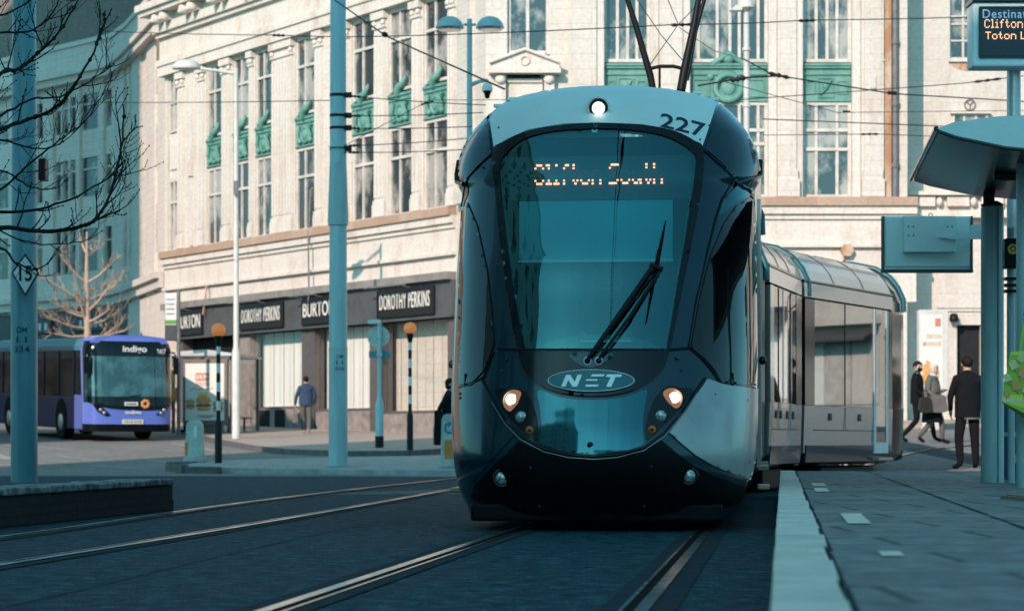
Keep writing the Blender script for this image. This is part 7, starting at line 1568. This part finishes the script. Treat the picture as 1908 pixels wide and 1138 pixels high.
# two women walking at the right
x, d = spot(1709, 51.0); zg = gz(x, d)
person('person in black with a dark face mask striding beside the end of the tram', (x, d, zg), R(-115), 1.70, stand(face=(0.6, 0.8, 0), kn_l=(-0.09, 0.28, 0.50), an_l=(-0.09, 0.36, 0.10), toe_l=(-0.09, 0.54, 0.05), kn_r=(0.09, 0.02, 0.48), an_r=(0.09, -0.32, 0.12), toe_r=(0.09, -0.18, 0.03), el_l=(-0.25, -0.12, 1.14), wr_l=(-0.24, 0.0, 0.93), el_r=(0.24, 0.05, 1.13), wr_r=(0.2, 0.22, 0.98)),
       dict(top='black_cloth', sleeve='black_cloth', skin='skin', legs='black_cloth', shoe='black_cloth'), ('hair_dark', 'bun'), ('black_cloth', 0.84, 0.19, 1.36, 0.18, 0.75, 0, 0), [('face_mask', 'black_cloth', lambda q, h, f: q.ball(h + f * 0.06 + Vector((0, 0, -0.055)), 0.062, 0.062, 0.05, 12, 8))], group='two women crossing behind the tram')
x, d = spot(1737, 50.2); zg = gz(x, d)
person('person with white hair in a grey tweed coat and dark skirt carrying bags', (x, d, zg), R(-125), 1.66, stand(face=(0.35, 0.94, 0), head=(0, 0.05, 1.62), kn_l=(-0.09, 0.18, 0.50), an_l=(-0.09, 0.20, 0.085), toe_l=(-0.09, 0.38, 0.03), kn_r=(0.09, 0.02, 0.48), an_r=(0.09, -0.28, 0.14), toe_r=(0.09, -0.14, 0.04), el_l=(-0.26, 0.05, 1.13), wr_l=(-0.08, 0.24, 1.16), el_r=(0.26, 0.02, 1.13), wr_r=(0.22, 0.24, 1.0)),
       dict(top='tweed', sleeve='tweed', skin='skin', legs='grey_cloth', shoe='black_cloth'), ('hair_white', 'bob'), ('tweed', 0.66, 0.235, 1.36, 0.19, 0.8, 0, 0), [('skirt', 'black_cloth', lambda q, h, f: q.lathe([(0.235, 0.46), (0.22, 0.66), (0.19, 0.85)], 20)), ('scarf', 'white_cloth', lambda q, h, f: q.lathe([(0.085, 1.47), (0.095, 1.50), (0.075, 1.53)], 16, (0, 0.01, 0)))], group='two women crossing behind the tram')
def handbag(px, py, d, w_, h_, mat, name, label):
    c = W(px, py, d); t = thing(name, label, 'bag', c); q = MB(Matrix.Translation(c)); q.prism([(-w_ * 0.55, -h_ * 0.4), (-w_ * 0.3, -h_ * 0.5), (w_ * 0.3, -h_ * 0.5), (w_ * 0.55, -h_ * 0.4), (w_ * 0.42, h_ * 0.38), (w_ * 0.3, h_ * 0.5), (-w_ * 0.3, h_ * 0.5), (-w_ * 0.42, h_ * 0.38)], -0.09, 0.09); q.build('bag_body', mat, t, bevel=0.03)
    q = MB(Matrix.Translation(c)); q.tube([(-w_ * 0.22, 0, h_ * 0.48), (-w_ * 0.16, 0, h_ * 0.85), (0, 0, h_ * 1.0), (w_ * 0.16, 0, h_ * 0.85), (w_ * 0.22, 0, h_ * 0.48)], 0.012, 6); q.build('handle', mat, t)
handbag(1746, 752, 49.9, 0.40, 0.36, 'leather_grey', 'handbag', 'large grey handbag carried by the white-haired woman')
handbag(1724, 754, 49.85, 0.26, 0.32, 'leather_dark', 'handbag', 'smaller dark handbag carried in front of the tweed coat')
# walker at the left, from behind, with a bag
x, d = spot(570, 71.5); zg = gz(x, d) + 0.12
person('person in a denim jacket and grey trousers walking away along the shop windows', (x, d, zg), R(8), 1.68, stand(kn_l=(-0.09, 0.10, 0.50), an_l=(-0.05, 0.02, 0.085), toe_l=(-0.06, 0.19, 0.03), kn_r=(0.10, 0.02, 0.48), an_r=(0.08, -0.10, 0.10), toe_r=(0.10, 0.06, 0.03), el_l=(-0.30, -0.03, 1.12), el_r=(0.30, -0.03, 1.14), wr_l=(-0.32, 0.06, 0.88), wr_r=(0.27, 0.12, 0.93), head=(0.0, 0.05, 1.63)),
       dict(top='denim', sleeve='denim', skin='skin', legs='grey_cloth', shoe='shoe_pale'), ('hair_dark', 'bun'), ('denim', 0.86, 0.225, 1.36, 0.20, 0.72, 0, 0), k=1.16)
handbag(550, 779, 71.2, 0.16, 0.26, 'leather_grey', 'handbag', 'small grey bag hanging from the hand of the denim-jacket walker')
# person half hidden behind the front of the tram
x, d = spot(838, 48.6); zg = gz(x, d) + 0.11
person('person in a dark coat and blue scarf half hidden behind the front of the tram', (x, d, zg), R(-100), 1.72, stand(el_l=(-0.24, -0.12, 1.15), wr_l=(-0.24, -0.06, 0.9), wr_r=(0.2, -0.24, 0.86), el_r=(0.25, -0.16, 1.14)),
       dict(top='navy_cloth', sleeve='black_cloth', skin='skin', legs='navy_cloth', shoe='black_cloth'), ('hair_dark', 'bob'), ('black_cloth', 0.78, 0.22, 1.34, 0.18, 0.8, 0, 0), [('scarf', 'blue_cloth', lambda q, h, f: q.lathe([(0.14, 1.22), (0.16, 1.34), (0.10, 1.46)], 16))])
c = W(812, 804, 48.3); t = thing('parcel_bag', 'black bag with tan side carried beside the tram front', 'bag', c); q = MB(Matrix.Translation(c)); q.box(-0.03, 0.12, -0.08, 0.08, -0.27, 0.42); q.build('bag_body', 'black_cloth', t, bevel=0.02); q = MB(Matrix.Translation(c)); q.box(-0.05, -0.032, -0.08, 0.08, -0.26, 0.06); q.build('tan_side', 'tan_cloth', t)
# someone sitting in the bus shelter
x, d = spot(333, 72.4); zg = gz(x, d) + 0.12
person('person in dark clothes sitting in the bus shelter', (x + 0.55, d + 0.6, zg), R(90), 1.72, stand(pelvis=(0, 0, 0.56), waist=(0, 0, 0.70), chest=(0, 0.02, 0.88), shoulder=(0, 0.03, 1.03), neck=(0, 0.04, 1.12), head=(0, 0.07, 1.24), sh_l=(-0.18, 0.03, 1.01), sh_r=(0.18, 0.03, 1.01), el_l=(-0.24, 0.05, 0.76), el_r=(0.24, 0.05, 0.76), wr_l=(-0.16, 0.28, 0.68), wr_r=(0.16, 0.28, 0.68), hip_l=(-0.09, 0.05, 0.54), hip_r=(0.09, 0.05, 0.54), kn_l=(-0.12, 0.45, 0.53), kn_r=(0.12, 0.45, 0.53), an_l=(-0.12, 0.44, 0.085), an_r=(0.12, 0.46, 0.085), toe_l=(-0.12, 0.62, 0.03), toe_r=(0.12, 0.63, 0.03)),
       dict(top='navy_cloth', sleeve='navy_cloth', skin='skin', legs='black_cloth', shoe='black_cloth'), ('hair_dark', 'cap'))
# driver and two passengers
SIT = dict(pelvis=(0, 0, 0.50), waist=(0, 0, 0.64), chest=(0, 0.02, 0.82), shoulder=(0, 0.03, 0.97), neck=(0, 0.04, 1.06), head=(0, 0.07, 1.18), sh_l=(-0.18, 0.03, 0.95), sh_r=(0.18, 0.03, 0.95), el_l=(-0.25, 0.08, 0.70), el_r=(0.25, 0.08, 0.70), wr_l=(-0.18, 0.30, 0.66), wr_r=(0.18, 0.30, 0.66), hip_l=(-0.09, 0.05, 0.48), hip_r=(0.09, 0.05, 0.48), kn_l=(-0.12, 0.45, 0.47), kn_r=(0.12, 0.45, 0.47), an_l=(-0.12, 0.44, 0.06), an_r=(0.12, 0.46, 0.06), toe_l=(-0.12, 0.58, 0.03), toe_r=(0.12, 0.58, 0.03))
p = TM @ Vector((0.0, 1.72, 0.82))
person('person driving the tram, a dim figure behind the windscreen', p, R(180) - TA, 1.74, stand(**SIT), dict(top='navy_cloth', sleeve='navy_cloth', skin='skin', legs='black_cloth', shoe='black_cloth'), ('hair_dark', 'cap'))
for i, (xx, yy, rz_, mt, lab) in enumerate(((0.72, 1.25, R(153), 'black_cloth', 'dark-haired person seated by the tram window, turned away'), (0.78, 1.85, R(147), 'teal_cloth', 'person in a teal top seated by the tram window, in profile'))):
    p = F4 @ Vector((xx, yy, 0.46))
    person(lab, p, rz_, 1.70, stand(**SIT), dict(top=mt, sleeve=mt, skin='skin', legs='black_cloth', shoe='black_cloth'), ('hair_dark', 'bob' if i == 0 else 'cap'), group='passengers at the tram window')
